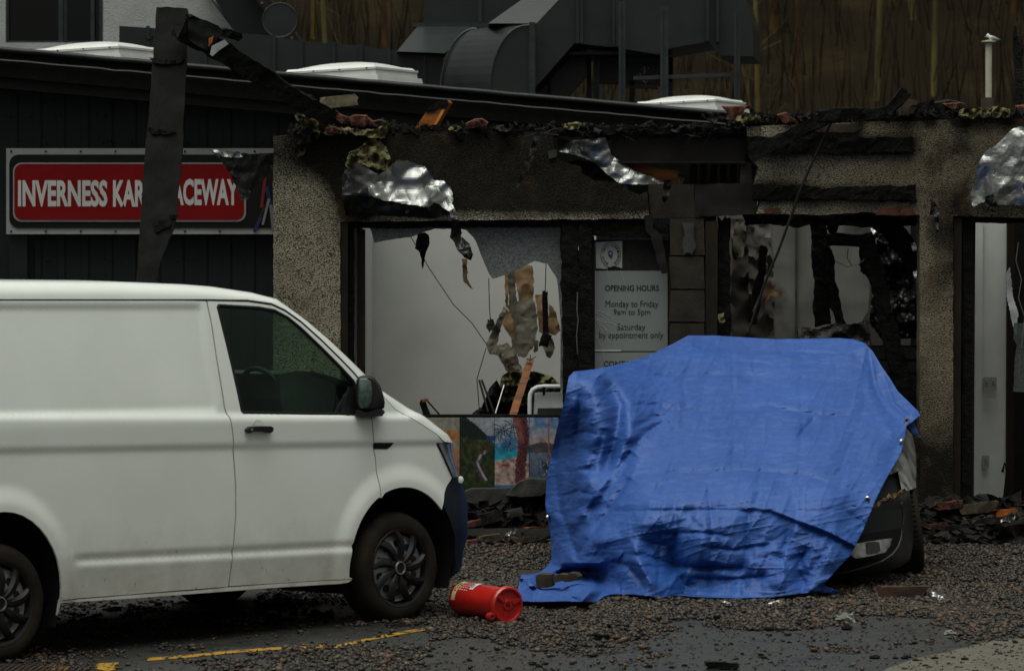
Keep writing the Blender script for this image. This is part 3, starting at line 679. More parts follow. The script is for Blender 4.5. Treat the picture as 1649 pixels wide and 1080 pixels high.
# a course of blocks between the glass door and the big opening
rowsb = [350, 412, 466, 519, 571, 623, 675, 727, 779, 831, 883, 905]
for i in range(11):
    y0, y1 = rowsb[i], rowsb[i+1]; jx = random.uniform(-2, 2)
    sheet('block', [(1079+jx, y0+1.2), (1134+jx*.5, y0+1.2), (1135, y1-1.2), (1079-jx, y1-1.2)], FY + .02 + random.uniform(-.008, .008), m_block, shop, sp=9, thick=.2, jit=.4, amp=.004, freq=.1)
MB().pxbox(1080, 350, 1134, 905, FY + .045, .15).build('mortar', m_black, shop)
sheet('render_patch', [(1098, 358), (1118, 358), (1117, 382), (1121, 398), (1114, 410), (1108, 406), (1100, 410), (1099, 392), (1103, 378)], FY - .005, m_stone, shop, sp=6, thick=.02, jit=1)
sheet('reveal', [(1136, 356), (1156, 356), (1155, 560), (1158, 905), (1136, 905)], FY + .03, m_brown, shop, sp=14, thick=.2, amp=.01)
# lintel left of the hole, steel beams, void
sheet('lintel', [(1044, 296), (1118, 297), (1119, 350), (1048, 352)], FY + .03, m_block, shop, sp=10, thick=.2, jit=.8, amp=.008)
sheet('lintel', [(1119, 297), (1214, 294), (1222, 312), (1216, 345), (1119, 349)], FY + .01, m_steel, shop, sp=10, thick=.2, jit=1, amp=.01)
sheet('steel_beam', [(985, 214), (1200, 213), (1200, 262), (985, 264)], FY + .10, m_steel, shop, sp=16, thick=.16, amp=.004)
MB().pxbox(985, 259, 1200, 263, FY + .02, .09).build('beam_flange', m_steel, shop)
MB().pxbox(985, 212.5, 1200, 216, FY + .02, .09).build('beam_flange', m_steel, shop)
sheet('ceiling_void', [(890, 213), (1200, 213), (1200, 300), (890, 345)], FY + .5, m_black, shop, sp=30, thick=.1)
sheet('brick', [(1192, 262), (1210, 262), (1212, 296), (1192, 296)], FY + .06, m_block, shop, sp=8, thick=.15)
for i in range(5):
    x0 = 1112 + i*16; sheet('burnt_batten', [(x0, 262), (x0+11, 262), (x0+10, 296), (x0-1, 296)], FY + .3, m_char, shop, sp=8, thick=.05, jit=1)
sheet('scorched_panel', [(1002, 258), (1030, 262), (1062, 272), (1092, 274), (1092, 297), (1070, 297), (1040, 284), (1010, 270)], FY + .2, m_orange, shop, sp=7, thick=.02)
sheet('frayed_edge', [(1091, 276), (1100, 279), (1102, 290), (1098, 297), (1091, 297)], FY + .19, m_wool, shop, sp=4, thick=.03, amp=.02)
sheet('wooden_block', [(882, 243), (897, 241), (897, 252), (884, 256)], FY - .03, m_stone, shop, sp=6, thick=.03)
# charred battens buried in the right-hand panel
timber('charred_batten', P(1204, 234, FY-.04), P(1468, 234, FY-.04), .11, .09, m_char, shop, amp=.016, up=(0, 1, 0), seed=3, freq=22)
timber('charred_batten', P(1216, 311, FY-.04), P(1472, 312, FY-.04), .10, .09, m_char, shop, amp=.016, seed=9, freq=22)
sheet('broken_render', [(1230, 336), (1256, 335), (1258, 343), (1232, 344)], FY-.05, m_tile, shop, sp=6, thick=.03, jit=1)
sheet('broken_render', [(1415, 338), (1440, 334), (1470, 337), (1476, 346), (1410, 346)], FY-.05, m_tile, shop, sp=6, thick=.03, jit=1)
sheet('wooden_wedge', [(1275, 201), (1328, 199), (1390, 201), (1390, 206), (1375, 214), (1330, 213), (1272, 208)], FY-.08, m_wood, shop, sp=7, thick=.05, jit=.8)
# frames
timber('window_frame', P(563, 358, FY+.12), P(566, 905, FY+.12), .06, .10, m_char, shop, amp=.006, seed=1)
sheet('window_frame', [(548, 357), (560, 357), (560, 905), (548, 905)], FY + .02, m_brown, shop, sp=14, thick=.2, amp=.006)
sheet('window_frame', [(575, 366), (588, 370), (588, 792), (575, 792)], FY + .22, m_brown, shop, sp=14, thick=.06, amp=.006)
timber('window_frame', P(545, 362, FY+.12), P(1050, 358, FY+.12), .055, .12, m_char, shop, amp=.006, seed=2)
timber('mullion', P(918, 356, FY+.1), P(922, 905, FY+.1), .13, .14, m_char, shop, amp=.012, seed=5, up=(0, 1, 0))
timber('mullion', P(943, 366, FY+.08), P(945, 905, FY+.08), .10, .14, m_char, shop, amp=.010, seed=6)
timber('door_frame', P(930, 368, FY+.1), P(1080, 372, FY+.1), .10, .12, m_char, shop, amp=.01, seed=7)
sheet('peeling_strip', [(1037, 348), (1050, 344), (1051, 366), (1066, 380), (1076, 440), (1066, 441), (1058, 420), (1048, 380), (1040, 372)], FY - .02, m_steel, shop, sp=7, thick=.015, jit=.8, amp=.01)
MB().tube([P(930, 470, FY-.02), P(929, 500, FY-.03), P(931, 515, FY-.03), P(928.5, 540, FY-.03), P(930, 570, FY-.02)], .004, 6).build('melted_seal', m_whitewire, shop)
timber('post', P(1165, 350, FY+.15), P(1166, 905, FY+.15), .09, .12, m_char, shop, amp=.014, seed=11)
timber('door_frame', P(1558, 352, FY+.12), P(1553, 905, FY+.12), .075, .12, m_char, shop, amp=.006, seed=12)
sheet('door_frame', [(1535.5, 350), (1549, 350), (1546, 905), (1535.5, 905)], FY + .02, m_brown, shop, sp=14, thick=.2, amp=.005)
sheet('door_frame', [(1563, 356), (1571, 356), (1567, 820), (1560, 820)], FY + .25, m_brown, shop, sp=14, thick=.06)
timber('door_frame', P(1536, 352, FY+.12), P(1722, 352, FY+.12), .06, .12, m_char, shop, amp=.006, seed=13)
# rooms
room = m_plaster
sheet('room_wall', [(588, 300), (590, 250), (900, 250), (960, 240), (960, 860), (588, 860)], 37.3, m_plaster, shop, sp=40, thick=.1, amp=.01, smooth=True)
a0, a1 = P(584, 300, 34.9), P(600, 850, 37.25)
mb = MB(); mb.prism([Vector((a0.x, 34.8, .2)), Vector((a1.x, 37.28, .2)), Vector((a1.x, 37.28, 3.15)), Vector((a0.x, 34.8, 3.0))], (-.1, 0, 0)); mb.build('side_wall', m_plaster, shop)
sheet('room_wall', [(1150, 300), (1490, 300), (1490, 860), (1150, 860)], 37.0, m_plaster_d, shop, sp=40, thick=.1, amp=.01)
sheet('white_panel', [(1245, 340), (1400, 342), (1404, 430), (1398, 500), (1375, 546), (1330, 546), (1248, 545)], 36.6, m_smoky, shop, sp=14, thick=.04, jit=1, amp=.02, freq=.02)
MB().pxbox(1281, 330, 1284, 560, 36.57, .03).build('panel_joint', m_stone, shop)
sheet('peeling_plaster', [(1176, 352), (1236, 350), (1242, 372), (1240, 410), (1247, 430), (1246, 545), (1180, 545), (1176, 480), (1180, 420)], 35.6, m_plaster_d, shop, sp=8, thick=.04, jit=1.5, amp=.06, freq=.04)
sheet('peeling_plaster', [(1184, 358), (1200, 352), (1203, 380), (1196, 414), (1183, 418), (1180, 390)], 35.5, m_board, shop, sp=6, thick=.02, jit=1, amp=.05)
sheet('peeling_plaster', [(1205, 398), (1232, 395), (1238, 440), (1230, 500), (1215, 520), (1206, 480)], 35.48, m_plaster_d, shop, sp=6, thick=.02, jit=1, amp=.06)
mb = MB(); a = P(1140, 0, 34.8).x; mb.box((a-.06, 34.75, .3), (a+.06, 37.3, 2.8)); mb.build('partition', m_plaster_d, shop)
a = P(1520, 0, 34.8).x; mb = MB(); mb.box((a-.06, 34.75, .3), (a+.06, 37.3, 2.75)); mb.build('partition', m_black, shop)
# brick courses low inside the big opening
for r in range(8):
    y0 = 558 + r*22
    for c in range(4):
        x0 = 1392 + c*46 - (r % 2)*23; x1 = min(1480, x0+44)
        if x1 - max(1380, x0) < 6: continue
        sheet('brick', [(max(1380, x0), y0+1), (x1, y0+1), (x1, y0+20), (max(1380, x0), y0+20)], 35.3 + random.uniform(-.01, .01), m_brick, shop, sp=14, thick=.12, jit=.5)
MB().pxbox(1382, 556, 1480, 760, 35.33, .1).build('brick_joints', m_black, shop)
sheet('room_wall', [(1571, 356), (1622, 356), (1620, 836), (1568, 836)], 35.6, m_skylight, shop, sp=25, thick=.12)
sheet('wall_edge', [(1571, 356), (1583, 356), (1580, 836), (1568, 836)], 35.57, m_skylight, shop, sp=25, thick=.02)
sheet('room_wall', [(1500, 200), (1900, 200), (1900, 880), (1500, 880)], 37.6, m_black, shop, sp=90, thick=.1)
sheet('reveal', [(1622, 356), (1634, 356), (1632, 860), (1620, 860)], 35.55, m_brown, shop, sp=20, thick=.2)
mb = MB(); mb.box((P(440, 0, FY).x, FY + .24, .1), (P(1900, 0, FY).x, 37.7, .36)); mb.build('floor', m_black, shop)
a = P(440, 0, FY).x; mb = MB(); mb.box((a, FY+.24, 0), (a+.22, 39.1, P(440, 222, FY).z)); mb.build('gable_wall', m_rc, shop)
MB().box((P(1900, 0, FY).x-.2, FY+.24, 0), (P(1900, 0, FY).x, 39, 3.1)).build('gable_wall', m_rc, shop)
# crazed glass left in the window
sheet('crazed_glass', [(590, 357), (900, 356), (906, 360), (904, 448), (903, 478), (897, 450), (882, 425), (862, 420), (845, 428), (822, 440), (793, 449), (787, 440), (776, 414), (763, 383), (750, 370), (700, 368), (660, 382), (630, 386), (603, 391), (598, 372)], FY + .17, m_frost, shop, sp=7, thick=.006, jit=.8)
# strips of crazed glass clinging to the frame
sheet('crazed_glass', [(897, 440), (907, 420), (907, 640), (902, 620), (903, 520)], FY + .168, m_frost, shop, sp=6, thick=.006)

# glass door and its posters
dr = MB().pxbox(957, 386, 1078, 905, FY + .16, .008).build('door', m_dkglass, shop)
MB().pxbox(950, 380, 957, 905, FY+.14, .05).build('door_stile', m_steel, dr)
MB().pxbox(958, 436, 1075, 565, FY + .150, .003).build('poster', m_paperg, dr)
MB().pxbox(958, 567, 1075, 720, FY + .150, .003).build('poster', m_paperg, dr)
YP = FY + .148
text('lettering', 'OPENING HOURS', 974, 459, 1061, 468.5, YP, m_ink, dr, bold=.018)
text('lettering', 'Monday to Friday', 975, 484, 1060, 494, YP, m_ink, dr, bold=.0)
text('lettering', '9am to 5pm', 988, 497.5, 1047, 506.5, YP, m_ink, dr, bold=.0)
text('lettering', 'Saturday', 994, 521, 1039, 531, YP, m_ink, dr, bold=.0)
text('lettering', 'by appointment only', 965, 534, 1068, 544, YP, m_ink, dr, bold=.0)
text('lettering', 'CONTACT', 972, 581, 1030, 590, YP, m_ink, dr, bold=.018)
stk = sheet('sticker', [(959, 390), (1002, 388), (1002, 432), (988, 428), (975, 433), (960, 432)], YP + .001, m_vinyl, dr, sp=8, thick=.001)
c = P(983.5, 410.5, YP); rr_ = 16.5/F*FY
M_ = Matrix.Translation(c) @ Matrix.Rotation(R(90), 4, 'X') @ Matrix.Diagonal((1, 1.25, 1, 1))
MB().lathe([(rr_*.95, .0), (rr_*.95, .002), (rr_, .002), (rr_, 0)], M_, 40).build('ring', m_ink, dr)
c0 = P(983, 408, YP); s_ = 1/F*FY
MB().lathe([(2.0*s_, 0), (2.0*s_, .0015), (4.2*s_, .0015), (4.2*s_, 0)], Matrix.Translation(c0) @ Matrix.Rotation(R(90), 4, 'X') @ Matrix.Diagonal((1, 1.1, 1, 1)), 20).build('pin_mark', m_navy, dr)
MB().pxprism([(979.2, 411), (987, 411), (984.5, 418)], YP-.0016, (0, .0015, 0)).build('pin_mark', m_navy, dr)
word = 'BOOK WITH CONFIDENCE \u00b7 '
for i, ch in enumerate(word):
    if ch == ' ': continue
    an = R(-150 + 360*i/len(word)); ca = c + Vector((math.sin(an)*rr_*.77, -.002, math.cos(an)*rr_*.77*1.25))
    s2 = 3.4*s_
    M2 = Matrix.Translation(ca) @ Matrix.Rotation(an, 4, 'Y') @ Matrix.Rotation(R(90), 4, 'X') @ Matrix.Scale(s2, 4) @ Matrix.Translation((-.5, -.5, 0))
    if ch == '\u00b7': MB().box((-.15+.5, .35, 0), (.15+.5, .65, .1), M2).build('lettering', m_ink, dr)
    else: text('lettering', ch, 0, 0, 0, 0, 0, m_ink, dr, bold=.03, M=M2)
def crack(pts, r=.0010): return MB().tube([P(x, y, FY + .145) for x, y in pts], [r*(1 - .6*i/(len(pts)-1)) for i in range(len(pts))], 4, False)
mb = MB()
for pts in ([(958, 395), (968, 408), (976, 425), (981, 450)], [(999, 436), (1006, 455), (1013, 480)], [(960, 516), (975, 530), (988, 548), (993, 562)], [(960, 515), (985, 520), (1010, 530), (1034, 550)],
            [(960, 512), (980, 515), (996, 517)], [(960, 503), (970, 507), (978, 513)], [(961, 518), (972, 535), (983, 552)], [(962, 514), (985, 527)], [(962, 515), (980, 533), (990, 540)], [(961, 500), (985, 505)], [(960, 540), (970, 560), (975, 590)], [(975, 505), (990, 512)]):
    v = crack(pts); mb.add(v.v, v.f)
mb.build('crack', m_crackw, dr)
MB().pxbox(958, 563.5, 1000, 565, FY+.146, .002).build('poster_edge', m_crackw, dr)

# printed boards under the window
def lerp(a, b, t): return tuple(a[i] + (b[i]-a[i])*t for i in range(3))
def pic_balloon(s, t):
    c = lerp((.30, .28, .22), (.22, .10, .05), sm(.2, .9, t))
    d = math.hypot((s-.62)/.42, (t-.25)/.13)
    if d < 1 and t > .17: c = lerp((.36, .09, .02), (.5, .3, .12), abs(s-.5))
    if t > .42: c = lerp(c, (.4, .16, .07), .5 + .5*nz(s*3, t*5))
    return c
def pic_viaduct(s, t):
    c = lerp((.012, .022, .008), (.045, .06, .014), sm(-.35, .5, fbm(s*9, t*14, 2)))
    rid = max(0, s-.12)**1.25*.42 + .025*nz(s*22, 1) - .01
    if t < rid: c = (.34, .35, .38)
    elif t < rid + .26 and s < .8: c = lerp((.006, .014, .009), c, .12)
    if .25 < t < .33 and s > .78: c = (.02, .06, .2)
    if .3 < t < .5: c = lerp(c, (.13, .11, .03), max(0, .7*math.exp(-((s-.62)/.2)**2)*(.5 + fbm(s*12, t*16, 5))))
    cxv = .48 + .9*max(0, t-.62)**1.2*1.6 if t > .58 else .48 + (.62-t)*.9
    if .45 < t < .86:
        d = s - (cxv + (.03 if t > .5 else .12))
        if abs(d) < .035: c = (.34, .30, .36)
        elif abs(d) < .06: c = (.07, .03, .05)
        elif -.14 < d < 0 and t > .62 and int((s+t*.2)*34) % 2 == 0 and t < .92: c = (.10, .06, .07)
    if t > .93: c = (.012, .035, .012)
    return c
def pic_beach(s, t):
    c = lerp((.36, .41, .47), (.02, .15, .34), sm(.05, .42, t)); c = lerp(c, (.5, .5, .52), max(0, fbm(s*4, t*9, 9)))
    if t > .42: c = lerp((.02, .18, .30), (.02, .30, .40), (t-.42)/.1)
    if t > .52 + .12*(1-s)*.6: c = lerp((.46, .34, .29), (.26, .16, .14), sm(-.3, .5, fbm(s*7, t*16, 1)))
    if t > .93: c = (.03, .14, .35)
    for fx, fy, L in ((.28, .15, .33), (.45, .35, .22), (.55, .1, .3), (.1, .2, .25)):
        dx, dy = (s-fx), (t-fy)*1.9; r_ = math.hypot(dx, dy); a = math.atan2(dy, dx)
        if r_ < L*1.15 and abs(math.sin(a*6 + r_*3)) < .55*(1-r_/L/1.15) + .12 and dy > -.12: c = (.02, .026, .018)
    tx = .80 + .05*math.sin(t*6)
    if abs(s-tx) < .15 + .04*nz(t*30, 2): c = lerp((.16, .035, .035), (.03, .012, .012), sm(-.3, .4, fbm(s*16, t*34, 3)))
    if t < .35 and abs(s - (.62+t*.5)) < .09: c = (.22, .07, .06)
    if .64 < t < .67 and .2 < s < .42: c = (.25, .05, .04)
    return c
def pic_harbour(s, t):
    c = lerp((.10, .20, .36), (.40, .30, .26), sm(.05, .4, t)); c = lerp(c, (.45, .40, .38), max(0, nz(s*4, t*14)*1.2))
    if .38 - .04*math.sin(s*3.4) < t < .5: c = lerp((.05, .045, .05), (.16, .12, .12), abs(nz(s*30, t*30)))
    if t > .48: c = lerp((.10, .13, .19), (.03, .05, .10), sm(.5, 1, t)); c = lerp(c, (.25, .27, .32), max(0, nz(s*14, t*60)))
    if abs(s-.66) < .02 and t < .68: c = (.28, .10, .07)
    if t > .60 and t < .9 and abs(s-.72) < .30*(1 - (t-.6)*1.0) and s > .35 + (t-.62)*1.1: c = (.03, .03, .045) if nz(s*25, t*25) < .2 else (.3, .28, .28)
    return c
for nm, x0, x1, fn in (('balloon', 622, 740, pic_balloon), ('viaduct', 741, 795.5, pic_viaduct), ('beach', 796.5, 851.5, pic_beach), ('harbour', 852.5, 900, pic_harbour)):
    nx, ny = (int((x1-x0)*.9), 90); vs = []; cl = []; y0, y1 = 672, 789
    for j in range(ny+1):
        for i in range(nx+1): vs.append(P(x0 + (x1-x0)*i/nx, y0 + (y1-y0)*j/ny, FY-.02)); gr = .62*(1 + .5*fbm(i*.16, j*.16, x0*.1, 3)); cl.append(tuple(gr*max(0, v) for v in fn(i/nx, j/ny)))
    fs = [(j*(nx+1)+i, (j+1)*(nx+1)+i, (j+1)*(nx+1)+i+1, j*(nx+1)+i+1) for j in range(ny) for i in range(nx)]
    lab = {'balloon': 'printed picture board with orange balloon shapes behind the van bonnet', 'viaduct': 'printed picture board showing a railway viaduct in a green forest', 'beach': 'printed picture board showing a palm trunk on a blue sea beach', 'harbour': 'printed picture board showing a boat in a harbour beside the blue sheet'}[nm]
    n = len(vs); vs2, fs2 = thicken(vs, fs, (0, .014, 0))
    o = make('picture_board', vs2, fs2, m_print, None, False, {'pc': cl + cl}); tag(o, lab, 'picture board', 'printed travel pictures under the window')
MB().pxbox(600, 668, 948, 672, FY-.02, .25).build('window_sill', m_char, shop)
sheet('sill_wall', [(588, 672), (952, 672), (952, 795), (588, 795)], FY+.03, m_black, shop, sp=40, thick=.15)

# ---- things hanging, leaning and lying in and on the shop
def thing(o, label, cat, group=None, kind=None): return tag(o, label, cat, group, kind)
m = sheet('foil_sheet', [(553, 280), (560, 268), (575, 262), (610, 282), (625, 270), (640, 258), (655, 258), (684, 268), (700, 291), (714, 291), (726, 302), (730, 320), (727, 328), (733, 337), (738, 352), (731, 352), (724, 340), (716, 336), (709, 330), (700, 326), (690, 334), (665, 330), (640, 326), (615, 322), (600, 316), (580, 314)],
          lambda x, y: FY - .16 - .10*math.sin((x-553)/55.) - .06*sm(300, 325, y) + .05*nz(x*.04, y*.05), m_foil, sp=3.2, thick=.003, jit=1, crumple=.42, cf=.009, sharp=14)
thing(m, 'crumpled silver foil insulation sagging over the left window below the roof edge', 'foil')
m = sheet('foil_sheet', [(550, 285), (556, 272), (566, 280), (590, 300), (630, 322), (680, 332), (715, 336), (728, 345), (700, 352), (660, 350), (620, 348), (590, 346), (556, 348), (551, 320)],
          lambda x, y: FY - .13 - .09*math.sin((y-280)/22.) + .03*nz(x*.06, y*.06), m_foilb, sp=3.5, thick=.004, jit=1, crumple=.26, cf=.014, sharp=14)
thing(m, 'blackened foil drooping along the lintel under the silver foil', 'foil')
m = sheet('foil_strip', [(724, 340), (732, 334), (738, 352), (744, 375), (742, 380), (756, 392), (762, 410), (758, 419), (748, 415), (736, 402), (730, 388), (724, 382), (728, 362)], lambda x, y: FY-.2+.04*math.sin(y*.12), m_foilb, sp=3.2, thick=.004, jit=.6, crumple=.10, cf=.05, sharp=14)
thing(m, 'twisted dark metal strip hanging from the foil into the left window', 'metal strip')
m = sheet('insulation_clump', [(556, 266), (562, 245), (580, 236), (598, 222), (612, 226), (622, 236), (629, 256), (624, 270), (612, 283), (600, 280), (580, 278), (562, 272)], lambda x, y: FY-.17+.05*nz(x*.07, y*.07), m_wool, sp=4, thick=.08, jit=1.5, amp=.08, freq=.08, gj=1)
thing(m, 'charred yellow wool clump above the silver foil', 'insulation')
m = sheet('insulation_clump', [(474, 186), (480, 182), (500, 190), (520, 200), (545, 206), (575, 206), (600, 208), (615, 202), (624, 194), (625, 212), (620, 222), (600, 222), (580, 218), (555, 216), (530, 218), (505, 212), (485, 204)], lambda x, y: FY-.12+.04*nz(x*.07, y*.07), m_wool, sp=4, thick=.12, jit=1.5, amp=.08, freq=.08, gj=1)
thing(m, 'yellow mineral wool poking over the left end of the wall top', 'insulation')
m = sheet('insulation_clump', [(478, 206), (500, 204), (520, 212), (510, 225), (496, 236), (488, 250), (478, 256), (474, 240), (482, 226)], lambda x, y: FY-.1+.04*nz(x*.07, y*.07), m_greywool, sp=4, thick=.08, jit=2, amp=.08, freq=.1)
thing(m, 'grey burnt wool hanging down the left corner of the wall', 'insulation')
m = sheet('insulation_clump', [(447, 132), (465, 138), (480, 145), (505, 155), (514, 166), (517, 182), (512, 184), (500, 172), (478, 162), (462, 154), (455, 142)], lambda x, y: FY-.25+.04*nz(x*.07, y*.07), m_greywool, sp=4, thick=.07, jit=1.5, amp=.06, freq=.1)
thing(m, 'grey frayed wool hanging under the diagonal charred beam', 'insulation')
# foil in the hole
m = sheet('foil_sheet', [(897, 224), (920, 226), (975, 222), (985, 250), (1000, 260), (1020, 275), (1045, 283), (1070, 294), (1075, 297), (1020, 297), (1000, 296), (990, 290), (975, 278), (958, 262), (935, 252), (912, 246), (900, 245)],
          lambda x, y: FY+.1-.10*math.sin((x-900)/50.)-.03*nz(x*.05, y*.08), m_foil, sp=3, thick=.003, jit=.6, crumple=.36, cf=.010, sharp=14)
thing(m, 'silver foil sheet slumped in the hole above the glass door', 'foil')
for i, (pl, mm, lab) in enumerate([
    ([(905, 262), (930, 258), (960, 262), (985, 282), (1000, 296), (960, 293), (938, 280), (935, 268)], m_black, 'black scorched felt under the foil in the wall hole'),
    ([(1566, 331), (1563, 312), (1572, 285), (1574, 268), (1586, 244), (1600, 237), (1612, 226), (1630, 208), (1643, 204), (1660, 208), (1720, 230), (1720, 330), (1600, 330), (1580, 326), (1568, 333)], m_foil, 'large dented silver foil panel clinging to the wall at upper right'),
    ([(1500, 320), (1507, 328), (1513, 338), (1512, 360), (1510, 380), (1507, 372), (1504, 352), (1497, 348)], m_foilb, 'small grey scrap stuck on the pier right of the big opening'),
    ([(862, 214), (868, 210), (872, 218), (864, 242), (850, 276), (838, 297), (829, 307), (838, 282), (850, 250)], m_greywool, 'long grey splinter dangling from the wall top above the left window'),
    ([(1069, 292), (1078, 290), (1082, 296), (1076, 318), (1070, 328), (1066, 322)], m_steel, 'short dark shard hooked over the lintel above the block pillar'),
    ]):
    yf = (lambda x, y: FY - .09 + .02*nz(x*.08, y*.08)) if i != 0 else (FY + .13)
    if i == 1: yf = lambda x, y: FY - .10 - .05*sm(1565, 1600, x) + .004*fbm(x*.09, y*.09)
    o = sheet('foil_sheet' if i == 1 else ('felt_scrap' if i == 0 else 'scrap'), pl, yf, mm, sp=3.2, thick=.004, jit=.6, crumple=.08 if i != 1 else .16, cf=.05 if i != 1 else .012, sharp=14)
    thing(o, lab, 'foil' if i in (1, 2) else 'scrap')
m = sheet('scrap', [(1588, 316), (1598, 312), (1606, 326), (1604, 346), (1592, 348), (1590, 334), (1584, 326)], FY-.2, m_greywool, sp=3, thick=.02, jit=1, amp=.05, freq=.1); thing(m, 'frayed pale tuft at the foot of the big foil panel', 'scrap')

# the big leaning board and the diagonal burnt beam
def bY(x, y): return 33.3 + (450-y)*.0012
big = [(252, 12), (270, 11), (301, 14), (303, 20), (302, 34), (300, 110), (296, 180), (294, 240), (288, 300), (284, 350), (276, 378), (262, 410), (254, 440), (250, 455), (246, 700), (240, 862), (222, 862), (222, 700), (220, 452), (222, 410), (228, 330), (233, 250), (240, 180), (246, 100)]
o = sheet('charred_board', big, bY, m_charbig, sp=9, thick=.06, jit=1.0, amp=.01, freq=.03); thing(o, 'tall dark scorched board standing in front of the red sign', 'burnt board')
for pl in ([(240, 92), (258, 96), (280, 97), (296, 94), (290, 102), (262, 104), (246, 100)], [(238, 205), (252, 207), (272, 211), (284, 213), (270, 216), (244, 216)], [(246, 356), (262, 352), (276, 358), (272, 366), (250, 374)], [(272, 345), (290, 345), (286, 350), (275, 352)], [(232, 62), (246, 56), (246, 64), (236, 68)]):
    sheet('peeling_flake', pl, lambda x, y: bY(x, y) - .02, m_char, o, sp=4, thick=.018, jit=.8, amp=.015, freq=.15)
o = timber('charred_beam', P(292, 44, 33.6), P(530, 190, 34.3), .17, .12, m_char, None, amp=.014, seed=21, up=(0, 1, 0), taper=.62, freq=16); thing(o, 'thick diagonal charred beam running down from the tall board to the wall corner', 'burnt beam')
sheet('torn_cladding', [(303, 34), (330, 32), (352, 42), (360, 52), (334, 82), (318, 74), (303, 64)], 33.52, m_charbig, o, sp=6, thick=.01, amp=.02, freq=.07)
sheet('beam_bracket', [(341, 74), (362, 64), (368, 71), (352, 82), (342, 91), (338, 88)], 33.5, m_signsilver, o, sp=5, thick=.01, amp=.01)
sheet('scorched_patch', [(336, 62), (344, 58), (342, 68), (336, 76)], 33.5, m_orange, o, sp=4, thick=.004)
o = timber('charred_rafter', P(300, 32, 33.75), P(384, 58, 33.9), .05, .06, m_char, None, amp=.018, seed=23); thing(o, 'short ragged rafter end on top of the diagonal charred beam', 'burnt rafter')
o = sheet('foil_flap', [(338, 240), (352, 244), (378, 244), (400, 248), (440, 246), (440, 272), (425, 290), (410, 302), (398, 322), (388, 322), (380, 300), (370, 278), (355, 258)], lambda x, y: 34.2+.08*math.sin(x*.06), m_foilb, sp=3.2, thick=.005, jit=1.2, crumple=.24, cf=.018, sharp=14); thing(o, 'burnt foil flap hanging over the right end of the red sign', 'foil')
o = sheet('foil_flap', [(338, 240), (350, 242), (372, 244), (398, 248), (404, 252), (380, 254), (358, 252)], 34.1, m_foil, sp=3, thick=.006, jit=.8, crumple=.1, cf=.03); thing(o, 'thin silver foil edge curling at the top right of the red sign', 'foil')

# roof-edge debris
def top_y(x): return 214 if x < 1200 else 196 - (x-1200)*.012
vs = []; fs = []
rs = random.Random(5)
for i in range(1500):
    x = rs.uniform(470, 1900); y = top_y(x) + rs.uniform(-9, 3) - 6*max(0, nz(x*.02, 3)); q = P(x, y, FY + rs.uniform(0, .2)); r_ = rs.uniform(.008, .04)
    M_ = Matrix.Translation(q) @ Matrix.Rotation(rs.uniform(0, 3), 4, Vector((rs.uniform(-1, 1), rs.uniform(-1, 1), rs.uniform(-1, 1))).normalized())
    mb = MB(); mb.box((-r_, -r_*.6, -r_*.3), (r_*rs.uniform(.5, 2), r_*.6, r_*.3), M_); n = len(vs); vs += mb.v; fs += [tuple(k_+n for k_ in f) for f in mb.f]
thing(make('burnt_crumbs', vs, fs, m_char), 'burnt crumbs and splinters strewn along the broken wall top', 'debris', kind='stuff')
# thin splinters, wires and shreds standing in the debris: nobody could count them
vs = []; fs = []
for i in range(520):
    x = rs.uniform(470, 1800); y = top_y(x) + rs.uniform(-6, 4); q = P(x, y, FY + rs.uniform(-.06, .15)); L = rs.uniform(.03, .16); a = rs.gauss(0, 1.1); r_ = rs.uniform(.0015, .005)
    e_ = q + Vector((math.sin(a)*L, rs.uniform(-.05, .05), math.cos(a)*L*.55 if rs.random() < .7 else -abs(math.cos(a))*L)); m_ = (q + e_)/2 + Vector((rs.uniform(-.02, .02), 0, rs.uniform(-.01, .02)))
    mb = MB(); mb.tube([q, m_, e_], [r_, r_*.8, r_*.3], 3, False); n = len(vs); vs += mb.v; fs += [tuple(k_+n for k_ in f) for f in mb.f]
thing(make('burnt_splinters', vs, fs, m_steel), 'thin burnt splinters and wire ends bristling along the wall top', 'debris', kind='stuff')
timber('wall_plate', P(478, 213, FY+.12), P(1202, 212, FY+.12), .05, .2, m_char, shop, amp=.012, seed=31)
timber('wall_plate', P(1204, 198, FY+.12), P(1900, 189, FY+.12), .05, .22, m_char, shop, amp=.012, seed=32)
def tile(poly, Y, label, amp=.02, m=m_tile):
    o = sheet('roof_tile', poly, lambda x, y: Y + .03*math.sin(x*.35), m, sp=3.5, thick=.018, jit=.4, amp=amp, freq=.1, ext=(0, .10, .012)); thing(o, label, 'roof tile', 'broken terracotta roof tiles on the wall top')
tile([(505, 186), (520, 183), (526, 192), (524, 203), (508, 202)], 34.4, 'dull brown tile piece left of the other tiles on the wall top')
tile([(540, 178), (550, 186), (563, 190), (566, 200), (550, 200), (541, 192)], 34.45, 'upright jagged red tile above the yellow wool')
tile([(562, 190), (572, 186), (590, 187), (600, 196), (612, 194), (622, 197), (618, 203), (590, 202), (566, 202)], 34.4, 'wavy pink red tile just right of the jagged one above the yellow wool')
tile([(524, 207), (540, 205), (548, 210), (540, 215), (526, 214)], 34.3, 'flat red tile wedged under the yellow wool at the left corner')
tile([(750, 200), (762, 194), (772, 196), (775, 204), (756, 207)], 34.4, 'small dark red tile to the right of the orange timber end')
tile([(763, 193), (776, 192), (786, 198), (783, 208), (770, 207)], 34.45, 'pinkish curved tile second right of the orange timber end')
tile([(1162, 172), (1176, 173), (1204, 171), (1196, 183), (1184, 194), (1170, 193), (1174, 184)], 34.7, 'torn flat reddish slab standing under the right roof light', .01)
tile([(1234, 193), (1252, 188), (1256, 198), (1236, 198)], 34.5, 'low red tile at the left of the right hand pile')
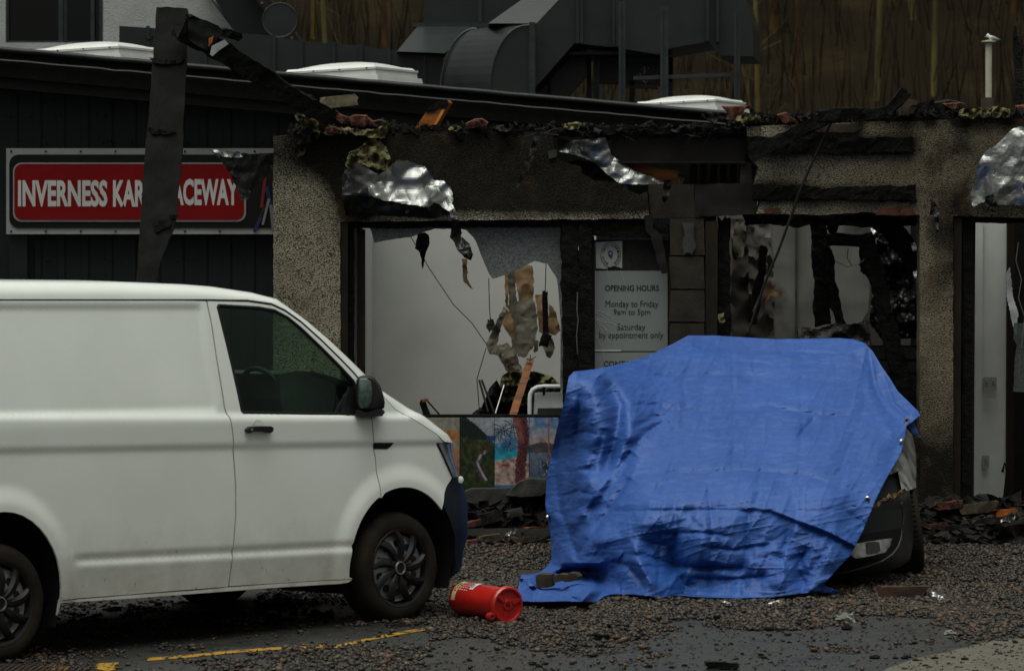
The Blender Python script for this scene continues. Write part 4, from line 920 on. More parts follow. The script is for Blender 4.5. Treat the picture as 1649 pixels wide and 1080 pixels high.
tile([(1252, 186), (1266, 182), (1286, 198), (1262, 199)], 34.42, 'brightest red tile leaning in the right hand pile')
tile([(1284, 188), (1300, 190), (1314, 192), (1310, 197), (1290, 196)], 34.5, 'long thin red tile right of the leaning one')
tile([(1378, 190), (1390, 186), (1393, 194), (1382, 196)], 34.35, 'little red tile under the bent charred branch shape')
tile([(1490, 168), (1530, 162), (1556, 168), (1545, 178), (1510, 180), (1488, 176)], 34.6, 'dark slate coloured tile lying tilted left of the flue pipe', .01, m_steel)
tile([(1520, 168), (1548, 166), (1557, 172), (1534, 177)], 34.52, 'pale red curved tile on the dark one left of the flue pipe')
tile([(1636, 172), (1649, 170), (1670, 172), (1668, 178), (1638, 177)], 34.6, 'red tile at the far right end of the wall top')
o = sheet('timber_end', [(667, 208), (692, 172), (703, 165), (719, 161), (722, 166), (706, 193), (698, 208)], 34.6, m_orange, sp=6, thick=.05, smooth=False, ext=(.03, .08, 0)); thing(o, 'orange raw timber stub with charred tip poking up over the wall', 'timber')
sheet('charred_tip', [(686, 181), (691, 172), (703, 164), (720, 160), (723, 166), (717, 176), (708, 175), (698, 181)], 34.59, m_char, o, sp=4, thick=.09, jit=.6)
MB().pxprism([(694, 208), (712, 176), (717, 176), (699, 208)], 34.594, (0, .004, 0)).build('lit_side_strip', mat('lit_pine', (.48, .19, .03), (.36, .13, .02), rough=.5, scale=9), o)  # brighter strip laid on, the light on the side face put into colour
o = timber('timber_end', P(521, 166, 34.5), P(574, 160, 34.6), .085, .06, mat('ridged_plate', (.13, .11, .06), (.05, .045, .03), rough=.7, scale=22), None, amp=.004, seed=42); thing(o, 'ridged brown block end resting right of the diagonal beam foot', 'timber')
for a, b, wd, lab in (((1320, 186), (1392, 182), .07, 'horizontal charred branch like timber on the right wall top'), ((1210, 252), (1335, 186), .085, 'slanting charred rafter crossing the right wall down to the lintel'),
                      ((1392, 184), (1428, 180), .06, 'charred timber piece left of the pointed charred stump'), ((1428, 180), (1456, 150), .075, 'pointed charred stump sticking up on the right wall top'), ((1475, 176), (1500, 170), .06, 'charred offcut right of the pointed charred stump')):
    o = timber('charred_timber', P(*a, 34.28), P(*b, 34.3), wd, .07, m_char, None, amp=.014, seed=a[0], freq=20); thing(o, lab, 'burnt timber')
o = sheet('timber_end', [(1449, 162), (1458, 158), (1478, 162), (1476, 182), (1450, 186)], 34.4, m_wood, sp=4, thick=.12, amp=.01); thing(o, 'brown ridged timber end beside the pointed charred stump', 'timber')
o = timber('charred_post', P(1640, 60, 35.2), P(1640, 190, 35.1), .065, .07, m_char, None, amp=.012, seed=55); thing(o, 'upright charred post above the wall at far right', 'burnt post')
sheet('splinter', [(1634, 42), (1637, 44), (1638, 62), (1632, 62)], 35.15, m_char, o, sp=4, thick=.04)
for i, (x, y, s_, mm, lab) in enumerate([(925, 203, 11, m_wool, 'yellowish wool tuft on the wall top above the foil hole'), (950, 212, 13, m_greywool, 'dark wool lump with pale flecks above the foil hole'), (812, 206, 9, m_greywool, 'grey wool tuft beside the tiles right of the orange timber'), (1150, 188, 13, m_greywool, 'grey crumpled wool left of the torn reddish slab'), (1205, 192, 13, m_wool, 'yellow wool tuft right of the torn reddish slab'), (1185, 198, 10, m_greywool, 'pale grey wool under the torn reddish slab'), (1570, 182, 16, m_wool, 'dull yellow wool strip under the gull pipe'), (1610, 181, 14, m_wool, 'yellow grey wool right of the gull pipe'), (733, 207, 7, m_wool, 'tiny yellow wool tuft by the orange timber'), (1090, 207, 9, m_greywool, 'thin grey wool shred midway along the wall top')]):
    pl = [(x + s_*1.6*math.cos(t)*(1+.35*nz(i*5, t)), y + s_*.62*math.sin(t)*(1+.4*nz(t, i*7))) for t in np.linspace(0, 6.0, 14)]
    o = sheet('wool_tuft', pl, 34.4, mm, sp=3, thick=.08, jit=1, amp=.08, freq=.12, gj=.8); thing(o, lab, 'insulation', 'wool tufts along the wall top')
for pts, lab in (([(1338, 198), (1318, 240), (1300, 280), (1285, 315), (1275, 345)], 'long bent strap hanging across the right hand panel'), ([(1275, 345), (1255, 400), (1230, 460), (1205, 535)], 'thin trim strip trailing down inside the big opening')):
    o = MB().tube([P(x, y, FY-.14) for x, y in pts], .011, 6).build('trim_strip', m_steel); thing(o, lab, 'strap')
mb = MB()
for i in range(26):
    t = i/25; x = 1284 - 66*t; y = 330 + 160*t; mb.tube([P(x, y, FY-.13), P(x-6, y+12, FY-.12)], .002, 3, False)
thing(mb.build('mesh_beading', m_whitewire), 'frayed wire beading comb on the hanging trim strip', 'wire')
for pts, lab, mm in (([(655, 370), (690, 430), (730, 490), (760, 520), (782, 552)], 'thin cable slanting across the white room wall', m_wire), ([(787, 448), (788, 490), (790, 520)], 'pair of thin wires hanging below the crazed glass', m_wire),
                 ([(875, 372), (880, 400), (878, 470)], 'black flex hanging right of the hanging wood', m_wire), ([(783, 560), (768, 610), (772, 660)], 'thin wire looping beside the wall debris', m_wire), ([(900, 218), (870, 214), (845, 220), (838, 250)], 'fine wire curl on the dark fascia', m_wire),
                 ([(1640, 390), (1636, 420), (1645, 450), (1640, 480), (1650, 510), (1645, 560)], 'pink and grey cable dangling in the right doorway', m_whitewire), ([(1345, 420), (1365, 430), (1385, 424), (1392, 418)], 'thin drooping wire inside the big opening', m_wire), ([(1366, 400), (1364, 415), (1372, 428)], 'short wire hanging from the burnt crosspiece', m_wire)):
    o = MB().tube([P(x, y, 35.4 if 'room' in lab or 'hang' in lab else FY-.08) for x, y in pts], .0035, 5).build('loose_wire', mm); thing(o, lab, 'wire')

# inside the left room
def piece(name, pl, Y, mm, lab, cat, amp=.05, sp=4.5, th=.012, fr=.06):
    soft = mm in (m_wool, m_greywool, m_char)
    return thing(sheet(name, pl, Y, mm, sp=sp if soft else 3.6, thick=th, jit=1, amp=amp if soft else amp*.25, freq=fr, gj=.8 if soft else 0, seed=pl[0][0] % 13, crumple=0 if soft else amp*(2.2 if 'foil' in name else 1.3), cf=.018, sharp=20), lab, cat)
piece('hanging_lath', [(826, 426), (838, 424), (857, 428), (860, 450), (858, 480), (848, 492), (836, 486), (830, 450)], 36.3, m_brownboard, 'broad tan lath hanging top centre of the room debris', 'lath')
piece('hanging_lath', [(813, 440), (818, 438), (819, 500), (814, 492)], 36.3, m_brownboard, 'narrow tan lath left of the broad one', 'lath')
piece('hanging_board', [(831, 486), (858, 480), (864, 500), (866, 530), (858, 560), (846, 575), (834, 574), (832, 540)], 36.2, m_board, 'large torn board with black burn in the middle of the room debris', 'plasterboard')
piece('hanging_board', [(818, 438), (828, 432), (832, 480), (836, 560), (828, 580), (820, 520)], 36.35, m_board, 'thin grey board edge behind the broad tan lath', 'plasterboard')
piece('hanging_lath', [(862, 474), (874, 474), (880, 500), (876, 540), (868, 534)], 36.25, m_brownboard, 'tan lath left of the black hanging pipe', 'lath')
piece('hanging_board', [(884, 490), (892, 496), (900, 520), (903, 532), (894, 540), (882, 536)], 36.25, m_brownboard, 'scorched brown flap at the right edge of the room debris', 'plasterboard')
piece('hanging_board', [(858, 545), (868, 550), (866, 565), (860, 568)], 36.2, m_board, 'small grey flap below the torn board', 'plasterboard')
piece('hanging_board', [(872, 540), (890, 545), (894, 560), (886, 577), (880, 574), (874, 558)], 36.2, m_board, 'ragged tan flap under the black hanging pipe', 'plasterboard')
piece('hanging_board', [(812, 492), (818, 500), (826, 514), (828, 548), (820, 540), (810, 524), (806, 510)], 36.2, m_brownboard, 'pointed tan flap left of the torn board', 'plasterboard')
piece('fallen_board', [(782, 552), (790, 538), (812, 492), (815, 500), (806, 530), (800, 556), (830, 575), (840, 590), (842, 600), (822, 608), (812, 590), (800, 572), (788, 570)], 36.1, m_board, 'folded torn plasterboard leaning left of the hanging pieces', 'plasterboard', .10)
piece('fallen_board', [(800, 556), (818, 552), (832, 568), (838, 596), (820, 600), (812, 580)], 36.05, m_board, 'cream crumpled board at the foot of the folded plasterboard', 'plasterboard', .08)
piece('wool_heap', [(800, 650), (808, 606), (822, 596), (842, 600), (860, 598), (888, 606), (902, 618), (905, 672), (790, 672)], 35.9, m_wool, 'heap of burnt yellow wool behind the orange plank', 'insulation', .2, 5, .15)
piece('burnt_heap', [(752, 672), (776, 655), (788, 625), (800, 612), (812, 640), (840, 650), (905, 640), (905, 676), (752, 676)], 35.6, m_char, 'black burnt heap along the window sill inside the room', 'debris', .25, 5, .15)
piece('burnt_lump', [(672, 376), (684, 374), (690, 378), (692, 392), (687, 404), (684, 420), (680, 434), (679, 420), (676, 406), (668, 400)], 34.75, m_char, 'black melted lump hanging from the top of the left window', 'burnt lump', .05)
sheet_ = piece('hanging_lath', [(744, 416), (752, 416), (753, 450), (762, 466), (754, 460), (746, 452)], 35.2, m_brownboard, 'thin tan strip hanging alone in the middle of the left window', 'lath')
o = timber('orange_plank', P(854, 580, 35.5), P(824, 674, 34.9), .055, .04, m_orange, None, amp=.002, seed=61, jag=.004); thing(o, 'scorched orange plank leaning over the window sill', 'plank')
mb = MB()
for dx, dy in ((-6, -3), (0, -9), (9, -6), (5, -4)): mb.tube([P(854, 580, 35.45), P(854+dx, 580+dy, 35.4)], .003, 4)
mb.build('nails', m_steel, o)
o = timber('hanging_batten', P(878, 470, 36.1), P(879, 540, 36.1), .042, .04, m_char, None, amp=.004, seed=62); thing(o, 'black burnt batten hanging from a wire at right of the room', 'burnt batten')
o = timber('hanging_batten', P(880, 540, 36.05), P(876, 556, 36.05), .07, .05, m_char, None, amp=.012, seed=64); thing(o, 'black melted knot at the lower end of the hanging batten', 'burnt lump')
for a, b, lab in (((772, 612), (786, 664), 'left leg'), ((776, 612), (797, 668), 'right leg'), ((812, 620), (796, 672), 'grey leg')):
    o = MB().tube([P(*a, 35.2), P(*b, 35.0)], .009 if 'grey' not in lab else .006, 6).build('steel_rod', m_steel if 'grey' not in lab else m_foil); thing(o, {'left leg': 'black steel rod leaning at the heap, leftmost of three', 'right leg': 'black steel rod leaning at the heap, middle of three', 'grey leg': 'shiny grey steel rod leaning at the heap, rightmost of three'}[lab], 'rod')
o = timber('burnt_stub', P(680, 644, 34.72), P(690, 674, 34.7), .05, .06, m_char, None, amp=.004, seed=66); thing(o, 'charred stub on the sill just above the van bonnet', 'burnt timber')
sheet('orange_end', [(679, 643), (689, 641), (690, 646), (680, 647)], 34.65, m_orange, o, sp=3, thick=.02)
MB().tube([P(688, 645, 34.7), P(712, 672, 34.68)], .007, 6).build('rod', m_steel, o)
o = timber('wire_knot', P(788, 518, 36), P(794, 530, 36), .06, .05, m_greywool, None, amp=.02, seed=68); thing(o, 'grey knot of wire on the white room wall', 'wire')
# white tubular frame
e = empty('tubular_chair', P(880, 672, 34.95), 'white tubular chair back with grey panel behind the picture boards', 'chair')
MB().tube([P(x, y, 34.9) for x, y in ((853, 690), (853, 645), (854, 634), (858, 627), (866, 623), (876, 622), (960, 622))], .017, 10).build('frame', m_whitemetal, e, True)
MB().pxprism([(861, 632), (948, 630), (948, 672), (859, 672)], 34.95, (0, .02, 0)).build('back_panel', m_whitemetal, e)
MB().pxprism([(866, 657), (948, 656), (948, 690), (863, 690)], 34.90, (0, .02, 0)).build('seat', m_stone, e)
sheet('burn_mark', [(873, 623), (879, 623), (878, 636), (874, 637)], 34.86, m_black, e, sp=3, thick=.01)

# inside the big opening
for a, b, Y, wd, lab, sd_ in (((1318, 352), (1325, 523), 35.1, .11, 'charred stud standing at the middle of the big opening', 71), ((1330, 400), (1352, 523), 35.05, .07, 'thin charred stud slanting beside the middle stud', 72), ((1200, 350), (1480, 352), 34.85, .11, 'charred lintel timber spanning the big opening', 73),
                          ((1330, 388), (1396, 384), 35.0, .09, 'charred crosspiece between the studs and the long leaning beam', 74), ((1394, 378), (1472, 690), 34.8, .13, 'long charred beam leaning down to the brickwork at right', 75), ((1432, 362), (1480, 430), 34.9, .15, 'thick burnt lump of rafter in the top right corner of the big opening', 76),
                          ((1408, 366), (1466, 400), 35.2, .04, 'thin charred lath crossing the foil at right', 77), ((1344, 358), (1338, 372), 34.9, .07, 'short charred stub hanging beside the middle stud', 78), ((1232, 400), (1212, 520), 35.0, .05, 'dark charred strip hanging against the peeling plaster', 79), ((1386, 420), (1395, 440), 35, .05, 'small charred chip hanging beside the leaning beam', 80)):
    o = timber('charred_stud', P(*a, Y), P(*b, Y), wd, .08, m_char, None, amp=.016, seed=sd_, freq=20); thing(o, lab, 'burnt timber')
piece('foil_sheet', [(1408, 366), (1430, 364), (1448, 372), (1452, 400), (1470, 440), (1476, 500), (1478, 545), (1420, 546), (1400, 520), (1405, 450), (1400, 410), (1412, 392)], 35.6, m_foilb, 'smoky crumpled foil hanging in the right of the big opening', 'foil', .15)
piece('foil_sheet', [(1466, 392), (1474, 390), (1478, 402), (1470, 404)], 34.75, m_foil, 'tiny bright foil scrap in the upper right of the big opening', 'foil')
piece('foil_sheet', [(1470, 438), (1478, 434), (1482, 446), (1474, 448)], 34.75, m_foil, 'tiny bright foil scrap lower down the right jamb', 'foil')
piece('foil_sheet', [(1400, 364), (1424, 366), (1440, 380), (1444, 392), (1424, 392), (1410, 384)], 35.4, m_foil, 'pale grey foil patch behind the leaning beam top', 'foil', .1)
piece('paper_flap', [(1230, 454), (1242, 452), (1244, 466), (1260, 470), (1256, 478), (1240, 476), (1234, 488), (1228, 480)], 35.2, m_brownboard, 'brown scorched flap on the peeling plaster', 'paper')
piece('rubble_heap', [(1284, 530), (1292, 526), (1320, 530), (1345, 520), (1372, 522), (1398, 515), (1404, 560), (1290, 560)], 34.3, m_steel, 'burnt roof tiles heaped on the covered car behind the blue sheet', 'debris', .1, 4, .1)
piece('paper_flap', [(1214, 466), (1226, 462), (1232, 500), (1222, 516), (1214, 500)], 35.3, m_board, 'smoke stained peeling paper on the left of the big opening', 'paper')
piece('wool_tuft', [(1156, 506), (1166, 503), (1168, 518), (1158, 520)], 34.5, m_wool, 'pale wool scrap on the charred post left of the big opening', 'insulation')
# sockets
def socket(x0, y0, x1, y1, Y, label, gangs):
    e = empty('wall_socket', P((x0+x1)/2, y1, Y), label, 'socket'); MB().prism([P(x, y, Y) for x, y in rrect(x0, y0, x1, y1, 2, 3)], (0, .02, 0)).build('plate', m_socket, e)
    w_ = (x1-x0)/gangs
    for i in range(gangs):
        cx_ = x0 + w_*(i+.5); MB().pxbox(cx_-1.6, y0+3, cx_+1.6, y0+7, Y-.006, .006).build('switch', m_vinyl, e)
        mb = MB(); mb.pxbox(cx_-.6, y0+10, cx_+.6, y0+12.5, Y-.001, .001); mb.pxbox(cx_-3, y0+14, cx_-1.4, y0+15.2, Y-.001, .001); mb.pxbox(cx_+1.4, y0+14, cx_+3, y0+15.2, Y-.001, .001); mb.build('pin_holes', m_ink, e)
socket(1583, 607, 1605, 629, 35.54, 'sooty white double socket on the wall strip in the right doorway', 2)
socket(1582, 733, 1593, 754, 35.54, 'small single socket low on the wall strip in the right doorway', 1)
piece('foil_strip', [(1620, 440), (1626, 430), (1632, 480), (1640, 505), (1636, 540), (1630, 520), (1622, 480)], 34.9, m_whitemetal, 'curled pale trim strip hanging in the right doorway', 'trim', .03)
o = sheet('glass_shard', [(1633, 520), (1649, 520), (1660, 530), (1660, 632), (1632, 630), (1634, 580), (1638, 555), (1632, 545)], FY+.16, glass('shard', (.5, .52, .5), .6, .08, .3, (.15, .16, .16)), sp=5, thick=.006, jit=.8); thing(o, 'broken glass shard left in the right doorway frame', 'glass')
o = MB().tube([P(1640, 570, 34.5), P(1644, 580, 34.5), P(1641, 600, 34.5), P(1646, 615, 34.5)], .003, 4).build('loose_wire', m_whitewire); thing(o, 'pale wire bent across the glass shard', 'wire')
o = MB().tube([P(1614, 760, 35.3), P(1618, 745, 35.3), P(1622, 760, 35.3), P(1616, 815, 35.2)], .012, 6).build('hose', m_black); thing(o, 'black hose standing at the foot of the right wall strip', 'hose')
# ------------------------------------------------------------------ the white van
VA = R(45); vc, vs_ = math.cos(VA), math.sin(VA); VX, VY = -.679, 28.7; VW = 1.90
def V(u, w_, z): return Vector((VX + u*vc - w_*vs_, VY + u*vs_ + w_*vc, z))
def uz(px, py, w_=0.0):
    ox, oy = VX - w_*vs_, VY + w_*vc; k = (px - CX)/F
    u = (k*oy - ox)/(vc - k*vs_); Y = oy + u*vs_
    return u, CH - (py - HY)/F*Y
def base_w(z): return .03*max(0, .5-z)/.3 + (.13*((z-1.24)/.74)**1.25 if z > 1.24 else 0)
def uzs(px, py):
    w_ = 0
    for _ in range(4): u, z = uz(px, py, w_); w_ = base_w(z)
    return u, z
def line(a, b):
    u0, z0 = uzs(*a); u1, z1 = uzs(*b); return lambda u: z0 + (z1-z0)*(u-u0)/(u1-u0)
zc2 = line((0, 724), (600, 713)); zsh = line((0, 669), (600, 668.5)); zld = line((110, 906), (572, 882))
UR, ZR = uz(2, 972); UF, ZF = uz(646, 914)
p_tr = uzs(328, 493); p_br = uzs(354, 662); p_tl = uzs(0, 492)
def arch(u, z, cu, cz, ru, rz): return math.hypot((u-cu)/ru, (z-cz)/rz)
AR = (UR, ZR+.02, .437, .505); AF = (UF, ZF+.02, .448, .478)
def wfn(u, z):
    w_ = base_w(z)
    d = z - zc2(u)
    if d < 0.01: w_ += .014*sm(.005, -.018, d)*math.exp(min(0, d)/.16)
    d = z - zsh(u); w_ += .026*sm(-.020, .014, d)
    d = z - zld(u); fade = sm(UR+.52, UR+.60, u)
    w_ += fade*(.011*sm(.045, .022, d)*sm(-.004, .008, d) - .010*sm(.004, -.022, d)*math.exp(min(0, d+.02)/.12))
    for A in (AR, AF):
        r_ = arch(u, z, *A)
        if r_ < 1.35: w_ -= .026*sm(1.32, 1.06, r_)*(1 if z > .25 else .5)
    # pressed recess in the load panel
    t = (z - p_br[1])/(p_tr[1]-p_br[1]); ue = p_br[0] + (p_tr[0]-p_br[0])*t
    w_ += .013*sm(ue, ue-.02, u)*sm(p_tl[1]+.004, p_tl[1]-.016, z)*sm(p_br[1]-.002, p_br[1]+.018, z)
    return w_
m_paint = mat('white_van_paint', (.66, .68, .64), (.61, .63, .585), rough=.32, scale=1.6, coat=.5, spec=.5, c3=(.42, .38, .30), s3=30, m3=(.76, .82))
def add_dirt(m):
    n = m.node_tree; N = n.nodes; L = n.links; b = N['Principled BSDF']; src = b.inputs['Base Color'].links[0].from_socket
    tc = N.new('ShaderNodeTexCoord'); sx = N.new('ShaderNodeSeparateXYZ'); L.new(tc.outputs['Object'], sx.inputs[0])
    mr = N.new('ShaderNodeMapRange'); mr.inputs[1].default_value = .95; mr.inputs[2].default_value = .18; L.new(sx.outputs[2], mr.inputs[0])
    no = N.new('ShaderNodeTexNoise'); no.inputs['Scale'].default_value = 5; no.inputs['Detail'].default_value = 9; no.inputs['Roughness'].default_value = .72; L.new(tc.outputs['Object'], no.inputs['Vector'])
    ad = N.new('ShaderNodeMath'); ad.operation = 'MULTIPLY'; L.new(mr.outputs[0], ad.inputs[0]); L.new(no.outputs[0], ad.inputs[1])
    m2 = N.new('ShaderNodeMapRange'); m2.inputs[1].default_value = .16; m2.inputs[2].default_value = .62; m2.inputs[4].default_value = .62; L.new(ad.outputs[0], m2.inputs[0])
    mx = N.new('ShaderNodeMix'); mx.data_type = 'RGBA'; L.new(m2.outputs[0], mx.inputs[0]); L.new(src, mx.inputs[6]); mx.inputs[7].default_value = (.27, .235, .18, 1)
    # fine splashes
    mp = N.new('ShaderNodeMapping'); mp.inputs['Scale'].default_value = (1, 1, .55); mp.inputs['Rotation'].default_value = (.5, .4, 0); L.new(tc.outputs['Object'], mp.inputs[0])
    n3 = N.new('ShaderNodeTexNoise'); n3.inputs['Scale'].default_value = 34; n3.inputs['Detail'].default_value = 4; L.new(mp.outputs[0], n3.inputs['Vector'])
    a3 = N.new('ShaderNodeMath'); a3.operation = 'MULTIPLY_ADD'; L.new(mr.outputs[0], a3.inputs[0]); a3.inputs[1].default_value = .20; L.new(n3.outputs[0], a3.inputs[2])
    m3 = N.new('ShaderNodeMapRange'); m3.inputs[1].default_value = .82; m3.inputs[2].default_value = .90; m3.inputs[4].default_value = .7; L.new(a3.outputs[0], m3.inputs[0])
    mx3 = N.new('ShaderNodeMix'); mx3.data_type = 'RGBA'; L.new(m3.outputs[0], mx3.inputs[0]); L.new(mx.outputs[2], mx3.inputs[6]); mx3.inputs[7].default_value = (.10, .075, .045, 1)
    L.new(mx3.outputs[2], b.inputs['Base Color'])
add_dirt(m_paint)
m_paintl = mat('dirty_van_paint', (.60, .60, .56), (.42, .39, .32), rough=.5, scale=5, lo=.45, hi=.75, coat=.15, c3=(.18, .13, .08), s3=14, m3=(.66, .76), stretch=(1, 1, .6))
m_vglass = glass('van_glass', (.60, .70, .64), .16, .02)
m_plastic = mat('black_plastic', (.006, .006, .0065), (.009, .009, .010), rough=.45, scale=20, spec=.25)
m_bump = mat('bumper_plastic', (.007, .009, .013), (.010, .013, .018), rough=.5, scale=12, spec=.15)
m_tyre = mat('dirty_tyre', (.010, .008, .006), (.022, .017, .012), rough=.85, scale=7, bump=.2, bscale=60, spec=.12)
m_hub = mat('black_hubcap', (.0035, .004, .005), (.006, .006, .0075), rough=.42, scale=15, spec=.25)
m_steelw = mat('silver_wheel', (.30, .30, .29), (.16, .16, .155), rough=.5, metal=.1, scale=12)
m_chrome = mat('dull_chrome', (.4, .4, .4), rough=.25, metal=.9)
m_inter = mat('dark_interior', (.006, .007, .0065), rough=.7, spec=.15); m_cab = mat('cabin_plastic', (.07, .08, .075), (.10, .11, .10), rough=.5, scale=6)
van = empty('van', V(-1.5, .95, g(28)), 'white panel van with black hubcaps parked at left on the yellow line', 'van')
def panel(name, px, m_, holes=(), sx=.05, sz=.011, mirror=False, th=.014, uzpts=None, inset=0, parent=None):
    ol = uzpts or [uzs(*p) for p in px]; hs_ = [[uzs(*p) for p in h] for h in holes]
    v2, fs = cdt(ol, hs_, sx=sx, sy=sz, esp=.02)
    if mirror: vs = [V(u, VW - wfn(u, z) - inset, z) for u, z in v2]; off = -Vector((-vs_, vc, 0))*th
    else: vs = [V(u, wfn(u, z) + inset, z) for u, z in v2]; fs = [tuple(reversed(f)) for f in fs]; off = Vector((-vs_, vc, 0))*th
    if not mirror: fs = [tuple(reversed(f)) for f in fs]
    vs, fs = thicken(vs, fs, off)
    me_o = make(name, vs, fs, m_, parent or van, True)
    me_o.data.set_sharp_from_angle(angle=R(50)); return me_o
def arcpts(A, a0, a1, n=22): return [(A[0] + A[2]*math.cos(R(a0+(a1-a0)*i/n)), A[1] + A[3]*math.sin(R(a0+(a1-a0)*i/n))) for i in range(n+1)]
gapL = [(337.5, 485), (345, 520), (354, 580), (366, 655), (370.5, 672), (374, 690), (377, 718), (380, 780), (380, 830), (376, 880), (371.5, 910), (368, 943)]
gapR = [(599.5, 632), (598.5, 671), (602, 712), (606, 738.5), (607.5, 773), (609.3, 801)]
railA = [(0, 483), (110, 483), (215, 483), (300, 483), (338, 483), (404, 484.5), (442, 490), (463.5, 500), (489, 518), (521, 546.6), (553, 578), (574, 600), (598, 628)]
railB = [(0, 452), (110, 452.5), (218, 453.5), (318, 457.5), (362, 461), (421, 470), (459, 480), (480, 492), (511, 517), (545, 549), (576, 582), (598, 606), (613, 626)]
sh1 = lambda pts, dx, dy=0: [(x+dx, y+dy) for x, y in pts]
# load side
zt = uzs(0, 484)[1]; zb = uzs(95, 966)[1] + .01
bot = [uzs(*p) for p in ((366.5, 944), (300, 949), (200, 957), (97, 965))]
arcr = [p for p in arcpts(AR, -12, 192) if True]
ol = [(-4.10, zt)] + [uzs(*p) for p in sh1(railA[:4], 0, 1.2)] + [uzs(*p) for p in sh1(gapL, -1)] + bot + arcr + [(-4.0, .25), (-4.13, .5), (-4.13, 1.3)]
for mir in (False, True): panel('load_side', None, m_paint, mirror=mir, uzpts=ol)
# door with window opening
arcf_l = [p for p in arcpts(AF, 190, 118)]
win = [(355, 493.5), (358, 491.8), (421, 495.5), (446.5, 500), (468, 511.5), (489, 528.5), (521, 559), (553, 591), (574, 614), (577, 622), (577, 660), (573, 667), (500, 666.3), (397, 664.5), (394, 661)]
dtop = sh1(railA[4:], 0, 1.8)
dor = sh1(gapR, -.8)
af = [p for p in arcf_l if p[0] < uzs(610, 808)[0]-.004 and p[1] > uzs(562, 931)[1]]
dol = [uzs(*p) for p in dtop] + [uzs(*p) for p in dor] + list(reversed(af)) + [uzs(563, 931)] + [uzs(369, 943)] + [uzs(*p) for p in reversed(sh1(gapL, 1.2)[:-1])]
for mir in (False, True):
    o = panel('door', None, m_paint, holes=[win], mirror=mir, uzpts=dol)
    gl_ = panel('window', win, m_vglass, mirror=mir, sx=.2, sz=.2, th=.004, inset=.012, parent=o)
    # black seal round the opening
    wn = [uzs(*p) for p in win]; wd = densify(wn, .04)
    f_ = (lambda u, z: V(u, wfn(u, z) + .004, z)) if not mir else (lambda u, z: V(u, VW - wfn(u, z) - .004, z))
    pts = [f_(u, z) for u, z in wd]; MB().tube(pts + [pts[0]], .011, 6, False).build('window_seal', m_plastic, o, True)
    q3 = [(552, 667), (566, 652), (577, 645), (577, 667)]
    panel('quarter_trim', q3, m_plastic, mirror=mir, sx=.2, sz=.2, th=.01, inset=.004, parent=o)
    if not mir: panel('quarter_bar', [(543, 666), (563, 632), (566, 634), (548, 667)], m_plastic, sx=.2, sz=.2, th=.015, inset=.002, parent=o)
# black strips behind the panel gaps, painting in their shade
panel('gap_shadow_board', None, m_plastic, uzpts=[uzs(*p) for p in sh1(gapL, -3)] + [uzs(*p) for p in reversed(sh1(gapL, 4))], inset=.016, th=.01)
panel('gap_shadow_board', None, m_plastic, uzpts=[uzs(*p) for p in sh1(gapR, -4)] + [uzs(*p) for p in reversed(sh1(gapR, 4))], inset=.016, th=.01)
for mir in (False, True):
    ra = [uzs(*p) for p in railA]; f_ = (lambda u, z: V(u, wfn(u, z) + .008, z)) if not mir else (lambda u, z: V(u, VW - wfn(u, z) - .008, z))
    MB().tube([f_(-4.1, zt)] + [f_(u, z) for u, z in ra], .010, 6).build('drip_rail', m_plastic, van, True)
# front wing
fl = [(601.5, 632), (614, 629.5), (621, 637.5), (641.5, 659.5), (672, 679), (702.6, 699), (715, 712.2), (703.5, 713), (717, 741), (729, 768), (720, 782), (713, 797), (709.5, 811)]
arf = [p for p in arcpts(AF, 40, 118) if p[0] > uzs(610, 808)[0]+.006 and p[0] < uzs(709, 811)[0]]
fol = [uzs(*p) for p in fl] + arf + [uzs(*p) for p in reversed(sh1(gapR, .9))]
for mir in (False, True): panel('front_wing', None, m_paint, mirror=mir, uzpts=fol, sx=.03)
panel('indicator', [(603, 712.5), (634, 712.5), (630, 719), (625, 722.5), (604, 722.5)], m_plastic, sx=.1, sz=.1, inset=-.004, th=.01)
panel('indicator_lens', [(606, 714.5), (626, 714.5), (622, 719.5), (606, 719.5)], m_chrome, sx=.1, sz=.1, inset=-.007, th=.006)
# sill strip
for mir in (False, True):
    panel('sill', [(97, 967), (200, 958.5), (330, 949), (369, 945), (450, 939), (561, 932.5), (555, 937), (540, 939.5), (450, 945), (330, 954), (200, 963.5), (95, 970)], m_paintl, mirror=mir, sx=.1, sz=.05, inset=-.004, th=.04)
# roof, pillars and windscreen frame as one lofted shell: rail A -> crown B -> centre -> far side
stA = [(-4.10, uzs(0, 483)[1])] + [uzs(*p) for p in railA]; stB = [(-4.05, uz(0, 452, .2)[1] - .005)] + [uz(*p, base_w(1.9)*.9+.06 if p[0] < 470 else .12) for p in railB]
def loft(name, sts, m_, par=van, smooth=True):
    k = len(sts[0]); vs = [p for s_ in sts for p in s_]
    return make(name, vs, [(i*k+j, i*k+j+1, (i+1)*k+j+1, (i+1)*k+j) for i in range(len(sts)-1) for j in range(k-1)], m_, par, smooth)
roof = []; pil_n = []; pil_f = []; ws = []
def dens(st, n=4):
    out = []
    for a, b in zip(st, st[1:]):
        for i in range(n): out.append((a[0]+(b[0]-a[0])*i/n, a[1]+(b[1]-a[1])*i/n))
    return out + [st[-1]]
sA, sB = dens(stA), dens(stB); nroof = 6*4 + 2
